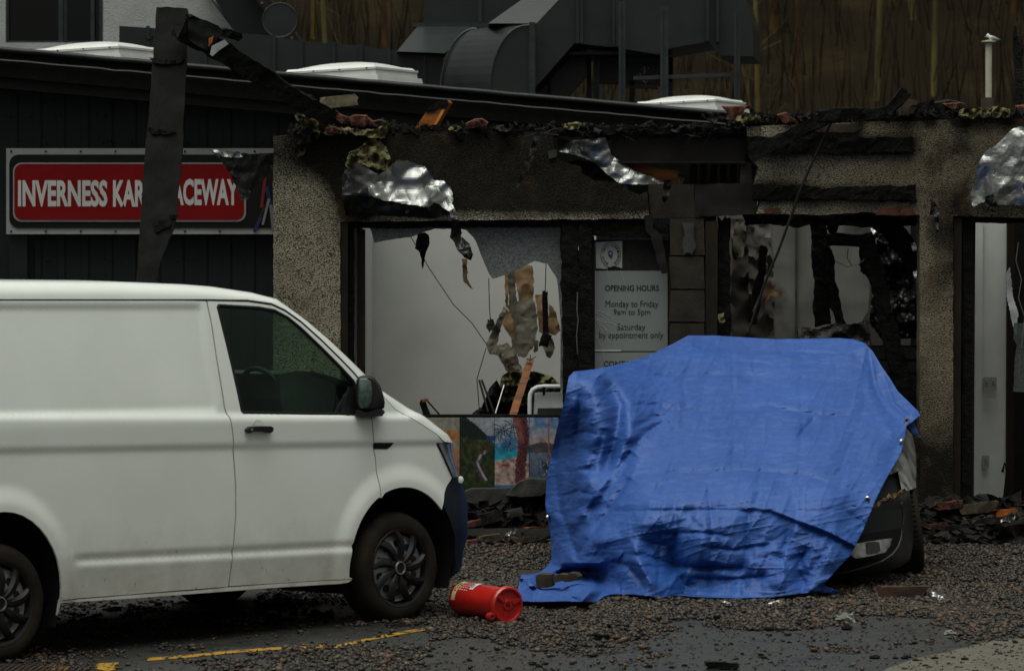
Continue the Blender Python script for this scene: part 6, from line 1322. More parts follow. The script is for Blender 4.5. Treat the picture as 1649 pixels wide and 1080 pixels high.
folds = [  # polyline, depth (+ away), width px, kind
    ([(968, 604), (980, 624), (998, 653), (995, 690), (984, 730), (974, 770)], .16, 13, 'v'), ([(955, 596), (962, 640), (956, 700), (940, 770), (915, 830)], -.09, 20, 'v'),
    ([(1012, 640), (1010, 690), (1018, 712)], -.06, 16, 'v'), ([(1062, 682), (1040, 698), (1029, 711), (1010, 735), (985, 770)], .05, 7, 's'), ([(1085, 665), (1050, 675), (1020, 690)], .035, 6, 's'),
    ([(1020, 729), (1000, 760), (971, 796), (940, 840), (922, 867)], .10, 11, 'v'), ([(1016, 770), (995, 800), (967, 844), (940, 885), (927, 902)], .12, 9, 's'),
    ([(1004, 745), (980, 775), (950, 815), (925, 850)], -.05, 10, 'v'), ([(905, 700), (896, 760), (905, 820), (922, 870), (935, 905)], .08, 10, 's'), ([(975, 690), (960, 740), (930, 790), (900, 830)], .045, 8, 's'),
    ([(1087, 800), (1090, 850), (1084, 912)], .03, 7, 's'), ([(1100, 812), (1118, 840), (1150, 862)], .02, 6, 's'), ([(1207, 822), (1204, 870), (1200, 930), (1198, 962)], .035, 7, 's'), ([(1225, 790), (1216, 812), (1206, 840)], .022, 7, 's'),
    ([(1150, 830), (1146, 880), (1150, 930)], .016, 9, 'v'), ([(1000, 890), (1040, 893), (1090, 910), (1150, 912), (1204, 915)], .05, 7, 's'), ([(985, 902), (1010, 908), (1030, 930), (1040, 950)], .07, 8, 's'),
    ([(1278, 845), (1262, 885), (1260, 905)], .05, 7, 's'), ([(1262, 905), (1290, 893), (1310, 880)], .035, 6, 's'), ([(1262, 900), (1240, 895), (1210, 905)], .04, 6, 's'), ([(1300, 880), (1285, 915), (1300, 945)], .05, 8, 's'), ([(1340, 870), (1318, 905), (1300, 930)], .04, 7, 's'),
    ([(1405, 690), (1380, 740), (1355, 785), (1335, 830)], .012, 8, 's'), ([(1395, 735), (1370, 770)], .016, 6, 's'), ([(1400, 560), (1410, 620), (1430, 660), (1460, 684)], .06, 8, 's'), ([(1422, 600), (1440, 650), (1470, 676)], .05, 7, 's'), ([(1386, 556), (1405, 640), (1440, 720)], -.022, 10, 'v'),
    ([(1310, 672), (1296, 695)], .014, 5, 's'), ([(1050, 560), (1020, 572), (975, 592), (930, 600)], .03, 6, 's'), ([(1110, 553), (1070, 566), (1030, 585), (985, 598)], .028, 7, 's'), ([(1110, 548), (1160, 552), (1230, 556)], .012, 6, 's'),
    ([(1040, 930), (1060, 950), (1090, 962)], -.03, 10, 'v'), ([(1230, 925), (1250, 940), (1300, 948)], -.02, 9, 'v'),
    # long sharp creases across the upper sheet
    ([(1020, 651), (1040, 650), (1060, 651), (1075, 657), (1100, 661), (1130, 661), (1185, 657), (1220, 656), (1228, 651), (1245, 653), (1290, 664), (1340, 668), (1390, 667), (1430, 664)], 0.0360, 3.3, 's'),
    ([(1222, 655), (1205, 690), (1188, 712), (1178, 735)], 0.0240, 3.3, 's'), ([(1315, 672), (1302, 687), (1284, 706)], .055, 4, 's'), ([(1165, 698), (1155, 714)], .03, 3, 's'), ([(1040, 691), (1100, 689), (1150, 689), (1180, 684), (1200, 684), (1270, 690)], 0.0176, 3.3, 's'),
    ([(1048, 664), (1072, 676), (1056, 690), (1044, 706)], .05, 5, 's'), ([(1395, 668), (1375, 700), (1352, 760)], .022, 4, 's'), ([(1100, 560), (1180, 563), (1280, 566), (1385, 570)], 0.0176, 3.3, 's'), ([(1060, 585), (1180, 580), (1260, 586), (1400, 590)], 0.0144, 3.3, 's'),
    ([(1260, 560), (1250, 620), (1262, 700)], .012, 3, 's'), ([(1120, 560), (1100, 620), (1108, 660)], .014, 3, 's'), ([(1345, 570), (1350, 640), (1335, 700)], .014, 3, 's'), ([(1150, 720), (1230, 722), (1330, 735)], 0.0144, 3.3, 's'), ([(1090, 735), (1070, 775), (1048, 800)], .03, 4, 's'),
    ([(1240, 700), (1226, 745), (1222, 790)], .02, 3, 's'), ([(1130, 880), (1180, 884), (1240, 876)], .03, 3, 's'), ([(1060, 860), (1120, 856), (1180, 862)], .03, 3, 's'), ([(1110, 930), (1180, 932), (1250, 926)], .03, 3, 's'),
    ([(920, 700), (945, 694), (962, 700)], .03, 3, 's'), ([(900, 800), (930, 790), (955, 796)], .03, 3, 's'), ([(935, 620), (930, 700), (912, 780)], .04, 4, 's'),
    # flat packing creases
    ([(985, 605), (1090, 602), (1180, 603), (1300, 608), (1405, 612)], 0.0208, 3.3, 's'), ([(1020, 650), (1110, 655), (1220, 652), (1330, 668), (1440, 668)], .010, 3, 's'), ([(1000, 762), (1100, 759), (1230, 757), (1300, 765), (1355, 782), (1400, 800)], 0.0360, 3.3, 's'),
    ([(1000, 822), (1131, 820), (1242, 822)], 0.0240, 3.3, 's'), ([(1010, 910), (1100, 912), (1204, 914)], 0.0240, 3.3, 's'), ([(1290, 605), (1293, 680), (1288, 760), (1284, 830)], 0.0176, 3.3, 's'), ([(1180, 560), (1184, 650), (1180, 760)], 0.0160, 3.3, 's'), ([(1140, 770), (1146, 830), (1143, 960)], 0.0200, 3.3, 's'), ([(1060, 770), (1064, 850), (1060, 950)], 0.0200, 3.3, 's'), ([(1395, 570), (1392, 650), (1370, 740), (1350, 790)], .008, 3, 's'),
    ([(930, 640), (980, 632)], .015, 4, 's'), ([(905, 760), (960, 752)], .015, 4, 's'), ([(895, 830), (925, 822), (960, 800)], .02, 4, 's'), ([(870, 930), (900, 950), (940, 955)], -.03, 8, 'v'), ([(905, 935), (915, 966)], .03, 5, 's')]
for ln, amp, wd, kd in folds:
    d, t, sd = polydist(pt, ln)
    prof = np.exp(-(d/wd)**2) if kd == 'v' else np.exp(-(np.sqrt(d*d + 2.6) - 1.6)/wd)*(1 + .4*np.tanh(sd*d/3.5))
    Yt += amp*prof*fade(t)
# the overlap: the lower sheet is tucked behind this curved edge
ov_ = [(1100, 818), (1131, 820), (1180, 816), (1242, 822), (1287, 840), (1336, 858), (1377, 880)]
d, t, sd = polydist(pt, ov_)
sgn = np.array([y - np.interp(x, [p[0] for p in ov_], [p[1] for p in ov_]) for x, y in v2])
bl_ = np.clip((sgn + 3)/9., 0, 1); bl_ = bl_*bl_*(3-2*bl_); ta = np.clip(t*2.2, 0, 1)
ta = np.clip((pt[:, 0]-1180)/120., 0, 1)*(t < .9999)
Yt += bl_*(.075*np.exp(-d/40)*ta) - (1-bl_)*.02*np.exp(-d/12)*ta
# crumples: few broad facets with sharp creases, finer towards the ground and the left side
for i, (x, y) in enumerate(v2):
    low = sm(790, 920, y); lef = sm(1020, 930, x)
    wx = x + 16*nz(x*.02, y*.02, 9); wy = y + 16*nz(x*.02, y*.02, 19)
    Yt[i] += (.14 + .22*low + .14*lef)*facet(x, y*1.25, 78, 3, .7) + (.052 + .10*low + .08*lef)*facet(x*.9 + y*.5, y*.9 - x*.3, 37, 11, .8) + (.014 + .026*low + .020*lef)*facet(x, y, 17, 23, .9)
    r4 = 1 - abs(noise.noise(Vector((x*.013, y*.075 + .015*x, 14)))) * 2; r5 = 1 - abs(noise.noise(Vector(((x + y*.5)*.03, (y*.8 - x*.5)*.012, 24)))) * 2
    Yt[i] -= .010*r4**5 + .012*r5**6
    if y > 905 and x > 1000: Yt[i] += .03*math.sin(x*.055 + 2*nz(x*.02, 3))*sm(905, 955, y)
    if x < 985 and y > 905:    # the flap on the ground follows it
        Yg = groundY(y) - .36 - 1.0*max(0, .2 + facet(x, y*2.0, 38, 5, .8)) - .35*facet(x, y*2, 16, 6, .8); k_ = sm(985, 940, x)*sm(905, 925, y); Yt[i] = Yt[i]*(1-k_) + (Yg)*k_
tv = [P(x, y, Y) for (x, y), Y in zip(v2, Yt)]
for v in tv:
    gm = g(v.y) + .024
    if v.z < gm: v.z = gm
fs = [tuple(reversed(f)) for f in fs]
# carry the sheet over the roof and down behind the car, and round its left side
bl = [(i, (x, y)) for i, (x, y) in enumerate(v2)]
edges = bedges(fs); nxt = {a: b for a, b in edges}
bk = []
def is_back(x, y): return (y < 600 and x > 915) or (x < 925 and y < 905 and y > 590) or (x > 1395 and y < 672)
off_rows = []
n0 = len(tv)
idx = {}
for a, b_ in edges:
    for q in (a, b_):
        x, y = v2[q]
        if is_back(x, y) and q not in idx:
            p = tv[q]; L1 = []
            for t in (.18, .5, 1.0):
                yy = p.y + (34.15 - p.y)*t; xx = p.x + (cxc - p.x)*.12*t; zz = max(g(yy)+.02, p.z - (.10*t if t < 1 else .55) - .03*(1-y/900))
                tv.append(Vector((xx, yy, zz))); L1.append(len(tv)-1)
            idx[q] = L1
for a, b_ in edges:
    if a in idx and b_ in idx:
        A1 = [a] + idx[a]; B1 = [b_] + idx[b_]
        for i in range(3): fs.append((B1[i], A1[i], A1[i+1], B1[i+1]))
tarp = make('tarpaulin', tv, fs, m_tarp, None, True)
sol = tarp.modifiers.new('thickness', 'SOLIDIFY'); sol.thickness = .004; sol.offset = -1
tag(tarp, 'large crumpled blue tarpaulin draped over the damaged car and trailing on the gravel', 'tarpaulin')
def tY(x, y): return float(tps(np.array([[x, y]], float))[0])
hem = [(1460, 686), (1451, 729), (1425, 775), (1410, 805), (1398, 835), (1377, 880)]
# nearest built depth under a pixel
def hY(x, y): k = int(np.argmin((pt[:, 0]-x)**2 + (pt[:, 1]-y)**2)); return float(tv[k].y)
for x, y in ((1460, 677), (1397, 803), (1103.5, 964), (883, 833), (1452, 711)):
    q = P(x, y, hY(x, y) - .022)
    M_ = Matrix.Translation(q) @ Matrix.Rotation(R(90), 4, 'X') @ Matrix.Rotation(R(random.uniform(-10, 25)), 4, 'X')
    if x in (883, 1452): M_ = M_ @ Matrix.Rotation(R(60), 4, 'Y')
    MB().lathe([(.009, .001), (.010, .006), (.017, .007), (.0205, .001), (.0205, -.006)], M_, 20).build('eyelet', m_chrome, tarp, True)
    MB().lathe([(0, .0005), (.0095, .0005)], M_, 14).build('eyelet_hole', m_ink, tarp)
# corner flap of the sheet tied with green cord
o = sheet('corner_flap', [(1462, 684), (1472, 676), (1480, 700), (1484, 706), (1470, 698)], 31.95, m_tarp, tarp, sp=4, thick=.004, amp=.02)
o = MB().tube([P(1481, 703, 31.9), P(1500, 740, 32.6), P(1522, 777, 33.4), P(1545, 812, 34.0)], .004, 6).build('green_cord', mat('green_cord', (.02, .09, .05), rough=.6)); tag(o, 'thin green cord tied from the blue sheet corner to the rubble', 'cord')

# ------------------------------------------------------------------ fire extinguisher
m_red = mat('red_enamel', (.36, .012, .008), (.28, .010, .008), rough=.3, scale=4, coat=.5, c3=(.15, .03, .02), s3=16, m3=(.70, .78), bump=.05, bscale=8)
ext = empty('fire_extinguisher', G(790, 990), 'dented red foam fire extinguisher lying on its side between the van and the blue sheet', 'fire extinguisher')
A0 = P(741, 962, 28.99); B0 = P(812, 973, 28.62); rad = 27.5/F*28.8
ax = (B0 - A0).normalized(); q = ax.to_track_quat('Z', 'Y').to_matrix().to_4x4(); Le = (B0-A0).length
c0 = A0.copy(); M_ = Matrix.Translation(c0) @ q
vs = []; prof = [(.0, -.035), (.02, -.033), (rad*.45, -.028), (rad*.75, -.012), (rad*.93, .012), (rad, .045)] + [(rad, .045 + (Le-.045)*i/14) for i in range(1, 15)] + [(rad*1.0, Le)]
mb = MB(); mb.lathe(prof, M_, 48)
body = mb.build('cylinder', m_red, ext, True)
for v in body.data.vertices:
    loc = M_.inverted() @ v.co; d_ = .006*fbm(loc.x*14, loc.y*14, loc.z*10); r_ = Vector((loc.x, loc.y, 0)); 
    if r_.length > .02: loc -= r_.normalized()*max(0, d_)
    v.co = M_ @ loc
MB().lathe([(rad*.99, Le-.008), (rad*1.06, Le-.004), (rad*1.10, Le+.012), (rad*1.10, Le+.035), (rad*1.03, Le+.044), (rad*.93, Le+.044), (rad*.90, Le+.030), (rad*.5, Le+.026), (rad*.30, Le+.030), (rad*.28, Le+.040), (rad*.16, Le+.04), (rad*.12, Le+.03), (0, Le+.03)], M_, 48).build('base_cap', m_red, ext, True)
for a in (20, 140, 260):
    MB().box((rad*.35, -.012, Le+.026), (rad*.93, .012, Le+.040), M_ @ Matrix.Rotation(R(a), 4, 'Z')).build('base_rib', m_red, ext)
MB().lathe([(.008, Le+.041), (.01, Le+.045), (.003, Le+.046), (0, Le+.046)], M_, 16).build('base_stud', m_ink, ext)
# foot lug
lug = P(791, 992, 28.50); Ml = Matrix.Translation(lug) @ q
MB().lathe([(.009, -.03), (.022, -.028), (.026, 0), (.024, .012), (.012, .014), (.009, .0)], Ml, 20).build('foot_lug', m_red, ext, True)
MB().lathe([(0, .006), (.012, .0145)], Ml, 16).build('lug_hole', m_ink, ext)
# labels wrapped round the cylinder facing the viewer
def wrap(name, z0, z1, a0, a1, m_, dr=.0015, n=14):
    vs = []; 
    for i in range(n+1):
        a = R(a0 + (a1-a0)*i/n)
        for z in (z0, z1): vs.append(M_ @ Vector(((rad+dr)*math.cos(a), (rad+dr)*math.sin(a), z)))
    return make(name, vs, [(2*i, 2*i+1, 2*i+3, 2*i+2) for i in range(n)], m_, ext, True)
Mi = M_.inverted(); tocam = Mi.to_3x3() @ Vector((0, -1, .15)); ac = math.degrees(math.atan2(tocam.y, tocam.x))
upd = Mi.to_3x3() @ Vector((0, 0, 1)); au = math.degrees(math.atan2(upd.y, upd.x)); sg = 1 if ((au - ac) % 360) < 180 else -1
m_cream = mat('cream_label', (.50, .38, .18), (.42, .32, .16), rough=.5, scale=20); m_wl = mat('white_label', (.5, .5, .5), rough=.5); m_lt = mat('label_print', (.42, .30, .28), rough=.5)
wrap('label', .050, .088, ac - sg*18, ac + sg*68, m_cream)
wrap('label', .195, .232, ac + sg*28, ac + sg*84, m_wl)
wrap('label', .203, .216, ac + sg*34, ac + sg*52, mat('blue_label', (.03, .10, .22)), .003)
def wraptext(body_, z0, z1, a0, a1, m_, bold=.02, dr=.0028, along=False):
    c = bpy.data.curves.new('t', 'FONT'); c.body = body_; c.size = 1; c.offset = bold; c.resolution_u = 2; t = bpy.data.objects.new('t', c); COL.objects.link(t); bpy.context.view_layer.update()
    me = bpy.data.meshes.new_from_object(t.evaluated_get(bpy.context.evaluated_depsgraph_get())); bpy.data.objects.remove(t)
    vs = [v.co.copy() for v in me.vertices]; fs = [tuple(p.vertices) for p in me.polygons]
    x0 = min(v.x for v in vs); x1 = max(v.x for v in vs); y0 = min(v.y for v in vs); y1 = max(v.y for v in vs); out = []
    for v in vs:
        s_, t_ = (v.x-x0)/(x1-x0), (v.y-y0)/(y1-y0)
        if along: z = z0 + (z1-z0)*s_; a = a0 + (a1-a0)*t_
        else: z = z0 + (z1-z0)*(1-t_); a = a0 + (a1-a0)*s_
        out.append(M_ @ Vector(((rad+dr)*math.cos(R(a)), (rad+dr)*math.sin(R(a)), z)))
    return make('lettering', out, fs, m_, ext)
wraptext('FOAM', .058, .080, ac + sg*14, ac + sg*52, m_ink, .03)
for k_, (z0, z1) in enumerate(((.100, .118), (.124, .140), (.150, .166), (.172, .186))):
    for j in range(5):
        aa = ac + sg*(20 + 10*j); wrap('print_line', z0, z1 - .004*(j % 2), aa, aa + sg*random.uniform(3, 6), m_lt, .002, 3)
# valve end in shadow
MB().tube([M_ @ Vector((0, 0, -.03)), M_ @ Vector((0, 0, -.08))], .018, 12).build('valve', m_plastic, ext); MB().tube([M_ @ Vector((0, 0, -.07)), M_ @ Vector((.02, .02, -.12)), M_ @ Vector((.06, .05, -.10))], .007, 8).build('hose', m_plastic, ext)

# ------------------------------------------------------------------ ground clutter
def onground(name, px, py, size, mm, label, cat, rot=0, amp=.006, group=None, seed=0):
    q = G(px, py); a = Vector((math.cos(R(rot)), math.sin(R(rot)), 0))*size[0]/2; c = q + Vector((0, 0, size[2]/2))
    o = timber(name, c - a, c + a, size[2], size[1], mm, None, amp=amp, seed=seed or px, up=(-math.sin(R(rot)), math.cos(R(rot)), 0)); return tag(o, label, cat, group)
o = onground('wood_block', 1456, 962, (.29, .10, .075), mat('wet_brown_wood', (.05, .022, .012), (.02, .012, .009), rough=.55, scale=8), 'wet red brown wood block lying on the gravel right of the blue sheet', 'wood block', 4, .004)
tb = groundY(945)-.35
m_end = mat('end_grain', (.05, .037, .022), (.022, .016, .01), rough=.8, scale=9, spec=.15); tb -= .25
o = MB().pxprism([(862, 927), (868, 924), (888, 925), (889, 944), (880, 946), (864, 945)], tb, (.02, .12, .004)).build('wood_block', m_end); tag(o, 'square ended wood offcut holding down the blue sheet flap', 'wood block')
o = MB().pxprism([(889, 927), (900, 924), (914, 925), (916, 922), (926, 923), (931, 928), (930, 934), (912, 937), (905, 935), (889, 939)], tb+.04, (.03, .10, .004)).build('wood_block', m_end); tag(o, 'dark notched timber lying behind the square offcut on the blue flap', 'wood block')
m_litter = mat('dirty_paper', (.17, .17, .155), (.10, .10, .09), rough=.8, scale=20)
for (px, py, s_, mm, lab) in ((1362, 1001, .05, m_litter, 'crumpled white paper lump on the gravel'), (1250, 974, .03, m_foil, 'bright foil scrap just below the blue sheet'), (1172, 975, .022, m_foil, 'tiny silver flake under the blue sheet edge'), (1509, 968, .04, m_foil, 'small silver flake right of the wet wood block'), (1530, 1022, .03, m_litter, 'pale round stone at the edge of the asphalt')):
    q = G(px, py); mb = MB(); bm = bmesh.new(); bmesh.ops.create_icosphere(bm, subdivisions=3, radius=s_)
    vs = [Vector((v.co.x*1.2, v.co.y*.8, v.co.z*.6 + s_*.35)) + v.co.normalized()*s_*.9*fbm(v.co.x*30+px, v.co.y*30, v.co.z*30) + q for v in bm.verts]; fs = [tuple(v.index for v in f.verts) for f in bm.faces]; bm.free()
    o = make('litter' if 'stone' not in lab else 'stone', vs, fs, mm, None, False); tag(o, lab, 'litter' if 'stone' not in lab else 'stone')
# edging strips
pts = [G(px, py, .012) for px, py in ((1225, 962), (1330, 970), (1450, 978), (1560, 985), (1680, 994), (1800, 1000))]
o = MB().tube(pts, .014, 5).build('edging_strip', m_wood); tag(o, 'long thin timber edging strip running through the gravel at right', 'edging')
pts = [G(px, py, .012) for px, py in ((700, 941), (735, 940), (790, 941), (840, 943))]
o = MB().tube(pts, .013, 5).build('edging_strip', m_wood); tag(o, 'short timber edging strip behind the red extinguisher', 'edging')
pts = [P(px, py, 34.1) for px, py in ((1490, 888), (1560, 892), (1640, 896), (1800, 900))]
o = MB().tube(pts, .016, 5).build('edging_strip', m_steel); tag(o, 'dark edging bar in front of the right doorway rubble', 'edging')
kb = MB(); kb.box((P(735, 0, 33.95).x, 33.95, g(33.9)-.03), (P(893, 0, 33.95).x, 34.1, P(0, 851, 33.95).z)); o = kb.build('kerb', m_stone); tag(o, 'low dark kerb in front of the rubble left of the blue sheet', 'kerb')
# coping stones on the rubble
for pl, Y, lab in (([(748, 791), (760, 787), (822, 786), (824, 796), (820, 809), (762, 810), (748, 806)], 34.2, 'long flat coping block lying on the rubble below the viaduct picture'), ([(815, 797), (836, 776), (850, 771), (880, 771), (890, 778), (880, 792), (872, 798), (840, 800)], 34.05, 'tilted coping block leaning under the beach picture')):
    o = sheet('coping_block', pl, Y, m_stone, sp=7, thick=.25, jit=.5, amp=.012, freq=.08); tag(o, lab, 'stone block')
# rubble banks: countless burnt bits
def bank(x0, x1, y0, y1, n, label, seed, Ya=34.35):
    rs = random.Random(seed); vs = []; fs = []; cl = []
    pal = [(.004, .004, .0035), (.008, .007, .006), (.012, .0105, .009), (.006, .0055, .005), (.022, .019, .015), (.05, .022, .015), (.06, .047, .034), (.009, .009, .009)]
    for i in range(n):
        x = rs.uniform(x0, x1); t = rs.random(); y = y0 + (y1-y0)*t + 6*nz(x*.03, seed); Y = Ya - .42*t + .05*rs.random(); q = P(x, y, Y); q.z = max(q.z, g(Y)+.01)
        a = rs.uniform(.015, .11)*(1.4 - t*.6); r_ = (a, a*rs.uniform(.15, .5), a*rs.uniform(.06, .3))
        M_ = Matrix.Translation(q) @ Matrix.Rotation(rs.uniform(-.5, .5), 4, 'Y') @ Matrix.Rotation(rs.uniform(-1.2, 1.2), 4, 'Z') @ Matrix.Rotation(rs.uniform(-.4, .4), 4, 'X')
        sk = rs.uniform(-.3, .3)
        c8 = [Vector((sx_*r_[0] + sk*r_[0]*sz, sy*r_[1]*(1 + .4*rs.uniform(-1, 1)), sz*r_[2]*(1+.5*rs.uniform(-1, 1)))) for sx_, sy, sz in ((-1,-1,-1),(1,-1,-1),(1,1,-1),(-1,1,-1),(-1,-1,1),(1,-1,1),(1,1,1),(-1,1,1))]
        k_ = len(vs); vs += [M_ @ v for v in c8]; fs += [tuple(j+k_ for j in f) for f in ((0,3,2,1),(4,5,6,7),(0,1,5,4),(1,2,6,5),(2,3,7,6),(3,0,4,7))]
        c = pal[min(7, int(abs(rs.gauss(0, 2.6))))]; cl += [c]*8
    o = make('rubble', vs, fs, m_rub, None, False, {'pc': cl}); return tag(o, label, 'rubble', kind='stuff')
m_rub = mat('rubble', (.03, .03, .03), rough=.7, spec=.15, attr='pc', attr_col='COLOR', bump=.4, bscale=60)
bank(730, 900, 800, 882, 1500, 'black burnt rubble heaped between the picture boards and the kerb', 11)
bank(1480, 1900, 812, 892, 3000, 'black burnt rubble heaped in front of the right doorway', 12)
bank(1482, 1760, 835, 880, 500, 'burnt slates and splinters at the foot of the right pier', 14, 34.2)
MB().prism([Vector((P(735, 0, 34.4).x, 34.44, .05)), Vector((P(960, 0, 34.4).x, 34.44, .05)), Vector((P(960, 0, 34.4).x, 34.1, .1)), Vector((P(735, 0, 34.4).x, 34.1, .1))], (0, 0, .22)).build('footing', m_black, shop)
for px, py, wpx, hpx, mm, lab, Y in ((1528, 812, 36, 12, m_tile, 'broken brick red tile at the foot of the right pier', 34.1), (1575, 818, 60, 16, m_wood, 'pale scorched board lying in the right doorway', 34.15), (1600, 838, 70, 10, m_steel, 'long grey slate on the right hand rubble', 34.05), (1540, 850, 60, 8, m_steel, 'thin dark slate low on the right hand rubble', 33.98), (1617, 826, 30, 12, m_orange, 'orange scorched chip in the right doorway rubble', 34.1), (1505, 846, 34, 8, m_tile, 'curved clay tile edge at the left of the right hand rubble', 34.0),
                                     (768, 872, 34, 9, m_tile, 'dull red tile lying by the kerb near the van', 33.8), (845, 868, 40, 9, m_wood, 'pale splintered board lying against the kerb', 33.8), (788, 866, 22, 10, m_wood, 'small pale wood chip by the kerb', 33.75), (865, 852, 40, 9, m_tile, 'brown clay tile behind the kerb next to the blue sheet', 34.0), (790, 832, 24, 18, m_steel, 'dark pipe end in the rubble left of the blue sheet', 34.0), (830, 826, 22, 12, m_stone, 'grey stone chip in the middle of the left rubble', 34.0), (765, 842, 30, 9, m_tile, 'dark red tile buried in the left rubble', 34.0), (1640, 850, 60, 22, m_felt if False else m_steel, 'sheet of torn roofing felt drooping over the right rubble', 33.9)):
    o = timber('rubble_piece', P(px-wpx/2, py+hpx*.2, Y), P(px+wpx/2, py-hpx*.2, Y+.05), hpx/F*Y, .10, mm, None, amp=.008, seed=px*.37); tag(o, lab, 'rubble piece')
o = sheet('foil_scrap', [(1610, 838), (1622, 828), (1630, 824), (1636, 830), (1632, 840), (1640, 846), (1618, 848)], 33.9, m_foil, sp=3, thick=.004, amp=.06, freq=.15); tag(o, 'shiny silver foil peak in the right hand rubble', 'foil')
o = sheet('foil_scrap', [(815, 858), (828, 850), (836, 852), (822, 866), (812, 868)], 33.8, m_foil, sp=3, thick=.004, amp=.04, freq=.2); tag(o, 'thin silver foil strip by the left kerb', 'foil')
o = sheet('roofing_felt', [(1580, 860), (1610, 846), (1660, 842), (1760, 846), (1760, 890), (1640, 880), (1612, 876), (1595, 868)], lambda x, y: 33.8+.1*nz(x*.03, y*.04), m_steel, sp=6, thick=.02, amp=.08, freq=.05); tag(o, 'grey roofing felt sheet slumped at the far right of the rubble', 'roofing felt')
for px, py in ((1537, 880), ):
    o = MB().tube([P(px, py, 33.7), P(px+1, py+14, 33.7)], .02, 8).build('peg', m_wood); tag(o, 'short pale wooden peg in front of the right rubble', 'peg')
# pebbles
def icos():
    t = (1+5**.5)/2; v = np.array([(-1,t,0),(1,t,0),(-1,-t,0),(1,-t,0),(0,-1,t),(0,1,t),(0,-1,-t),(0,1,-t),(t,0,-1),(t,0,1),(-t,0,-1),(-t,0,1)], float); v /= np.linalg.norm(v[0])
    f = np.array([(0,11,5),(0,5,1),(0,1,7),(0,7,10),(0,10,11),(1,5,9),(5,11,4),(11,10,2),(10,7,6),(7,1,8),(3,9,4),(3,4,2),(3,2,6),(3,6,8),(3,8,9),(4,9,5),(2,4,11),(6,2,10),(8,6,7),(9,8,1)]); return v, f
iv, if_ = icos(); rs = np.random.RandomState(11)
NC = 165000; X = rs.uniform(-4.6, 4.9, NC); Yc = rs.uniform(25.6, 34.35, NC); gz = .0385*(Yc-28.7)
px = CX + X/Yc*F; py = HY + (CH-gz)/Yc*F
cl_ = np.array([fbm(a*1.1, b_*1.1, 2, 3) for a, b_ in zip(X, Yc*.8)])
edge = 1012 + 22*(px < 900) + 10*np.sin(px*.021) + 30*cl_
dens_ = np.where(px > 692, np.where(py < edge, 1.0, np.where(cl_ > .05, .40, .06)*np.clip(1-(py-edge)/90, .25, 1)), .03 + .30*(cl_ > .22))
dens_ = np.where((px < 700) & (py < 1000) & (px > 420) & (py < 975), .35 + .4*(cl_ > 0), dens_)
dens_ = np.where((px > 600) & (px < 760) & (py > 900) & (py < 1003), .9, dens_)
dens_ = np.where((px <= 692) & (py > 1040), .10 + .35*(cl_ > .1) + .4*(px > 560), dens_)
dens_ = np.where((px > 1400) & (py > 1040), .05, dens_); base_ = dens_.copy(); dens_ = np.maximum(dens_, .12)
dens_ = np.where((px > 834) & (px < 985) & (py > 918) & (py < 966), 0, dens_)
keep = rs.uniform(0, 1, NC) < dens_*.95
s0_ = None; X, Yc = X[keep], Yc[keep]; n = len(X); print('pebbles', n)
ang = rs.uniform(0, 6.28, n); s_ = np.clip(rs.lognormal(math.log(.0092), .45, n), .004, .032); s_ = np.where(base_[keep] < .2, s_*rs.uniform(.3, .75, n), s_); sx_ = s_*rs.uniform(.9, 1.5, n); sy_ = s_*rs.uniform(.7, 1.1, n); sz_ = s_*rs.uniform(.45, .8, n)
vv = iv[None]*np.stack([sx_, sy_, sz_], 1)[:, None, :]*(1 + rs.uniform(-.3, .3, (n, 12, 1)))
ca, sa = np.cos(ang)[:, None], np.sin(ang)[:, None]
tilt = rs.uniform(-.4, .4, (n, 1)); xx = vv[:, :, 0]; zz = vv[:, :, 2] + xx*tilt; wx = xx*ca - vv[:, :, 1]*sa + X[:, None]; wy = xx*sa + vv[:, :, 1]*ca + Yc[:, None]
wz = zz + (.0385*(Yc-28.7) + sz_*.55 + .004)[:, None]
co = np.stack([wx, wy, wz], -1).reshape(-1, 3); fc = (if_[None] + (np.arange(n)*12)[:, None, None]).reshape(-1, 3)
me = bpy.data.meshes.new('gravel'); me.vertices.add(len(co)); me.vertices.foreach_set('co', (co - np.array([0, 30, 0])).ravel().astype('f4'))
me.loops.add(fc.size); me.loops.foreach_set('vertex_index', fc.ravel().astype('i4')); me.polygons.add(len(fc)); me.polygons.foreach_set('loop_start', (np.arange(len(fc))*3).astype('i4')); me.update(calc_edges=True)
pal = np.array([(.15, .105, .07), (.10, .075, .055), (.06, .055, .048), (.20, .14, .09), (.23, .12, .07), (.035, .032, .03), (.12, .11, .10), (.26, .22, .16), (.08, .06, .04), (.16, .085, .055), (.05, .045, .04)])*.42*np.array([1.04, .95, .82])*.58
pc = pal[rs.choice(len(pal), n, p=[.16, .16, .13, .09, .06, .12, .09, .03, .07, .03, .06])]*rs.uniform(.45, 1.35, (n, 1)); pcv = np.repeat(np.hstack([pc, np.ones((n, 1))]), 12, 0)
a = me.color_attributes.new('pc', 'FLOAT_COLOR', 'POINT'); a.data.foreach_set('color', pcv.ravel().astype('f4')); me.materials.append(m_pebble)
o = bpy.data.objects.new('gravel', me); COL.objects.link(o); o.location = (0, 30, 0); tag(o, 'mixed brown and grey pebbles spread over the asphalt in front of the shop', 'gravel', kind='stuff')
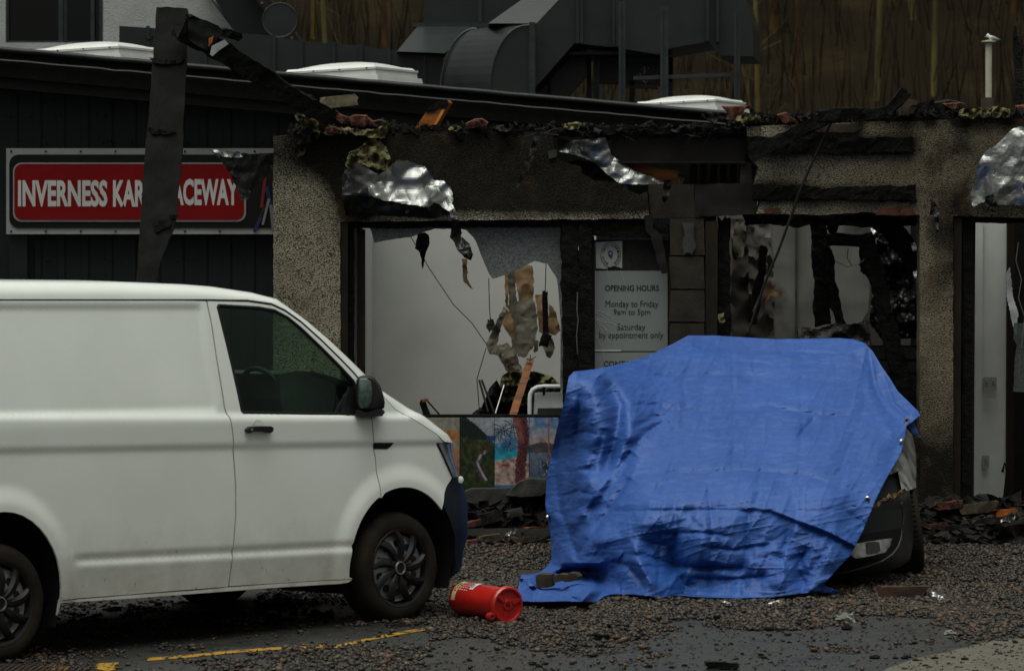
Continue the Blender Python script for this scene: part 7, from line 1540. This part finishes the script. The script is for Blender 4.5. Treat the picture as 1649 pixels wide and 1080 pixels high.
# soot crumbs on the asphalt
vs = []; fs = []; r_ = random.Random(9)
for i in range(1500):
    px_, py_ = (r_.uniform(60, 560), r_.uniform(965, 1010)) if r_.random() < .45 else (r_.uniform(500, 1649), r_.uniform(880, 1078))
    if nz(px_*.012, py_*.03, 4) < -.02: continue
    q = G(px_, py_); s1 = min(.034, r_.lognormvariate(math.log(.010), .5)); k_ = len(vs)
    vs += [q + Vector((v[0]*s1*r_.uniform(.8, 1.6), v[1]*s1, v[2]*s1*.6 + s1*.3)) for v in iv]; fs += [tuple(int(t)+k_ for t in f) for f in if_]
tag(make('soot_crumbs', vs, fs, m_char), 'black charcoal crumbs scattered over the wet asphalt', 'debris', kind='stuff')
# drain grating at lower left
e = empty('drain_grating', G(60, 1078), 'rusty slotted drain grating at the bottom left beside the van wheel', 'drain'); a0_ = G(-60, 1090); b0_ = G(150, 1064)
x0, x1, y0, y1 = a0_.x, b0_.x, 26.0, 26.5; zb_ = g(26.2)+.004; m_rust = mat('rusty_iron', (.045, .022, .016), (.02, .014, .012), rough=.7, scale=25)
MB().box((x0, y0-.02, zb_-.02), (x1, y0, zb_+.008)).build('rim', m_rust, e); MB().box((x0, y1, zb_-.02), (x1, y1+.02, zb_+.008)).build('rim', m_rust, e)
MB().box((x0, y0, zb_-.03), (x1, y1, zb_-.003)).build('pit', m_black, e)
k_ = 0; x = x0
while x < x1: MB().prism([(x, y0, zb_-.002), (x+.014, y0, zb_-.002), (x+.03, y1, zb_-.002), (x+.016, y1, zb_-.002)], (0, 0, .010)).build('bar', m_rust, e); x += .034
o = onground('tyre_scrap', 650, 1008, (.22, .04, .02), m_plastic, 'curled black plastic strip lying under the van front wheel', 'scrap', 30, .008)
o = onground('char_lump', 970, 1030, (.06, .05, .035), m_char, 'single black charcoal lump on the wet asphalt', 'debris', 10, .008)
o = onground('char_lump', 1165, 1078, (.16, .06, .04), m_black, 'flat black scrap cut by the bottom edge of the picture', 'debris', 0, .008)

# fixings too small to pick apart stay joined
for o_ in bpy.data.objects:
    if o_.type == 'MESH' and o_.name.split('.')[0] in ('screws', 'bolts', 'nail_heads', 'nails', 'tread_blocks', 'bird_lime', 'pin_holes', 'crack'): o_['kind'] = 'stuff'
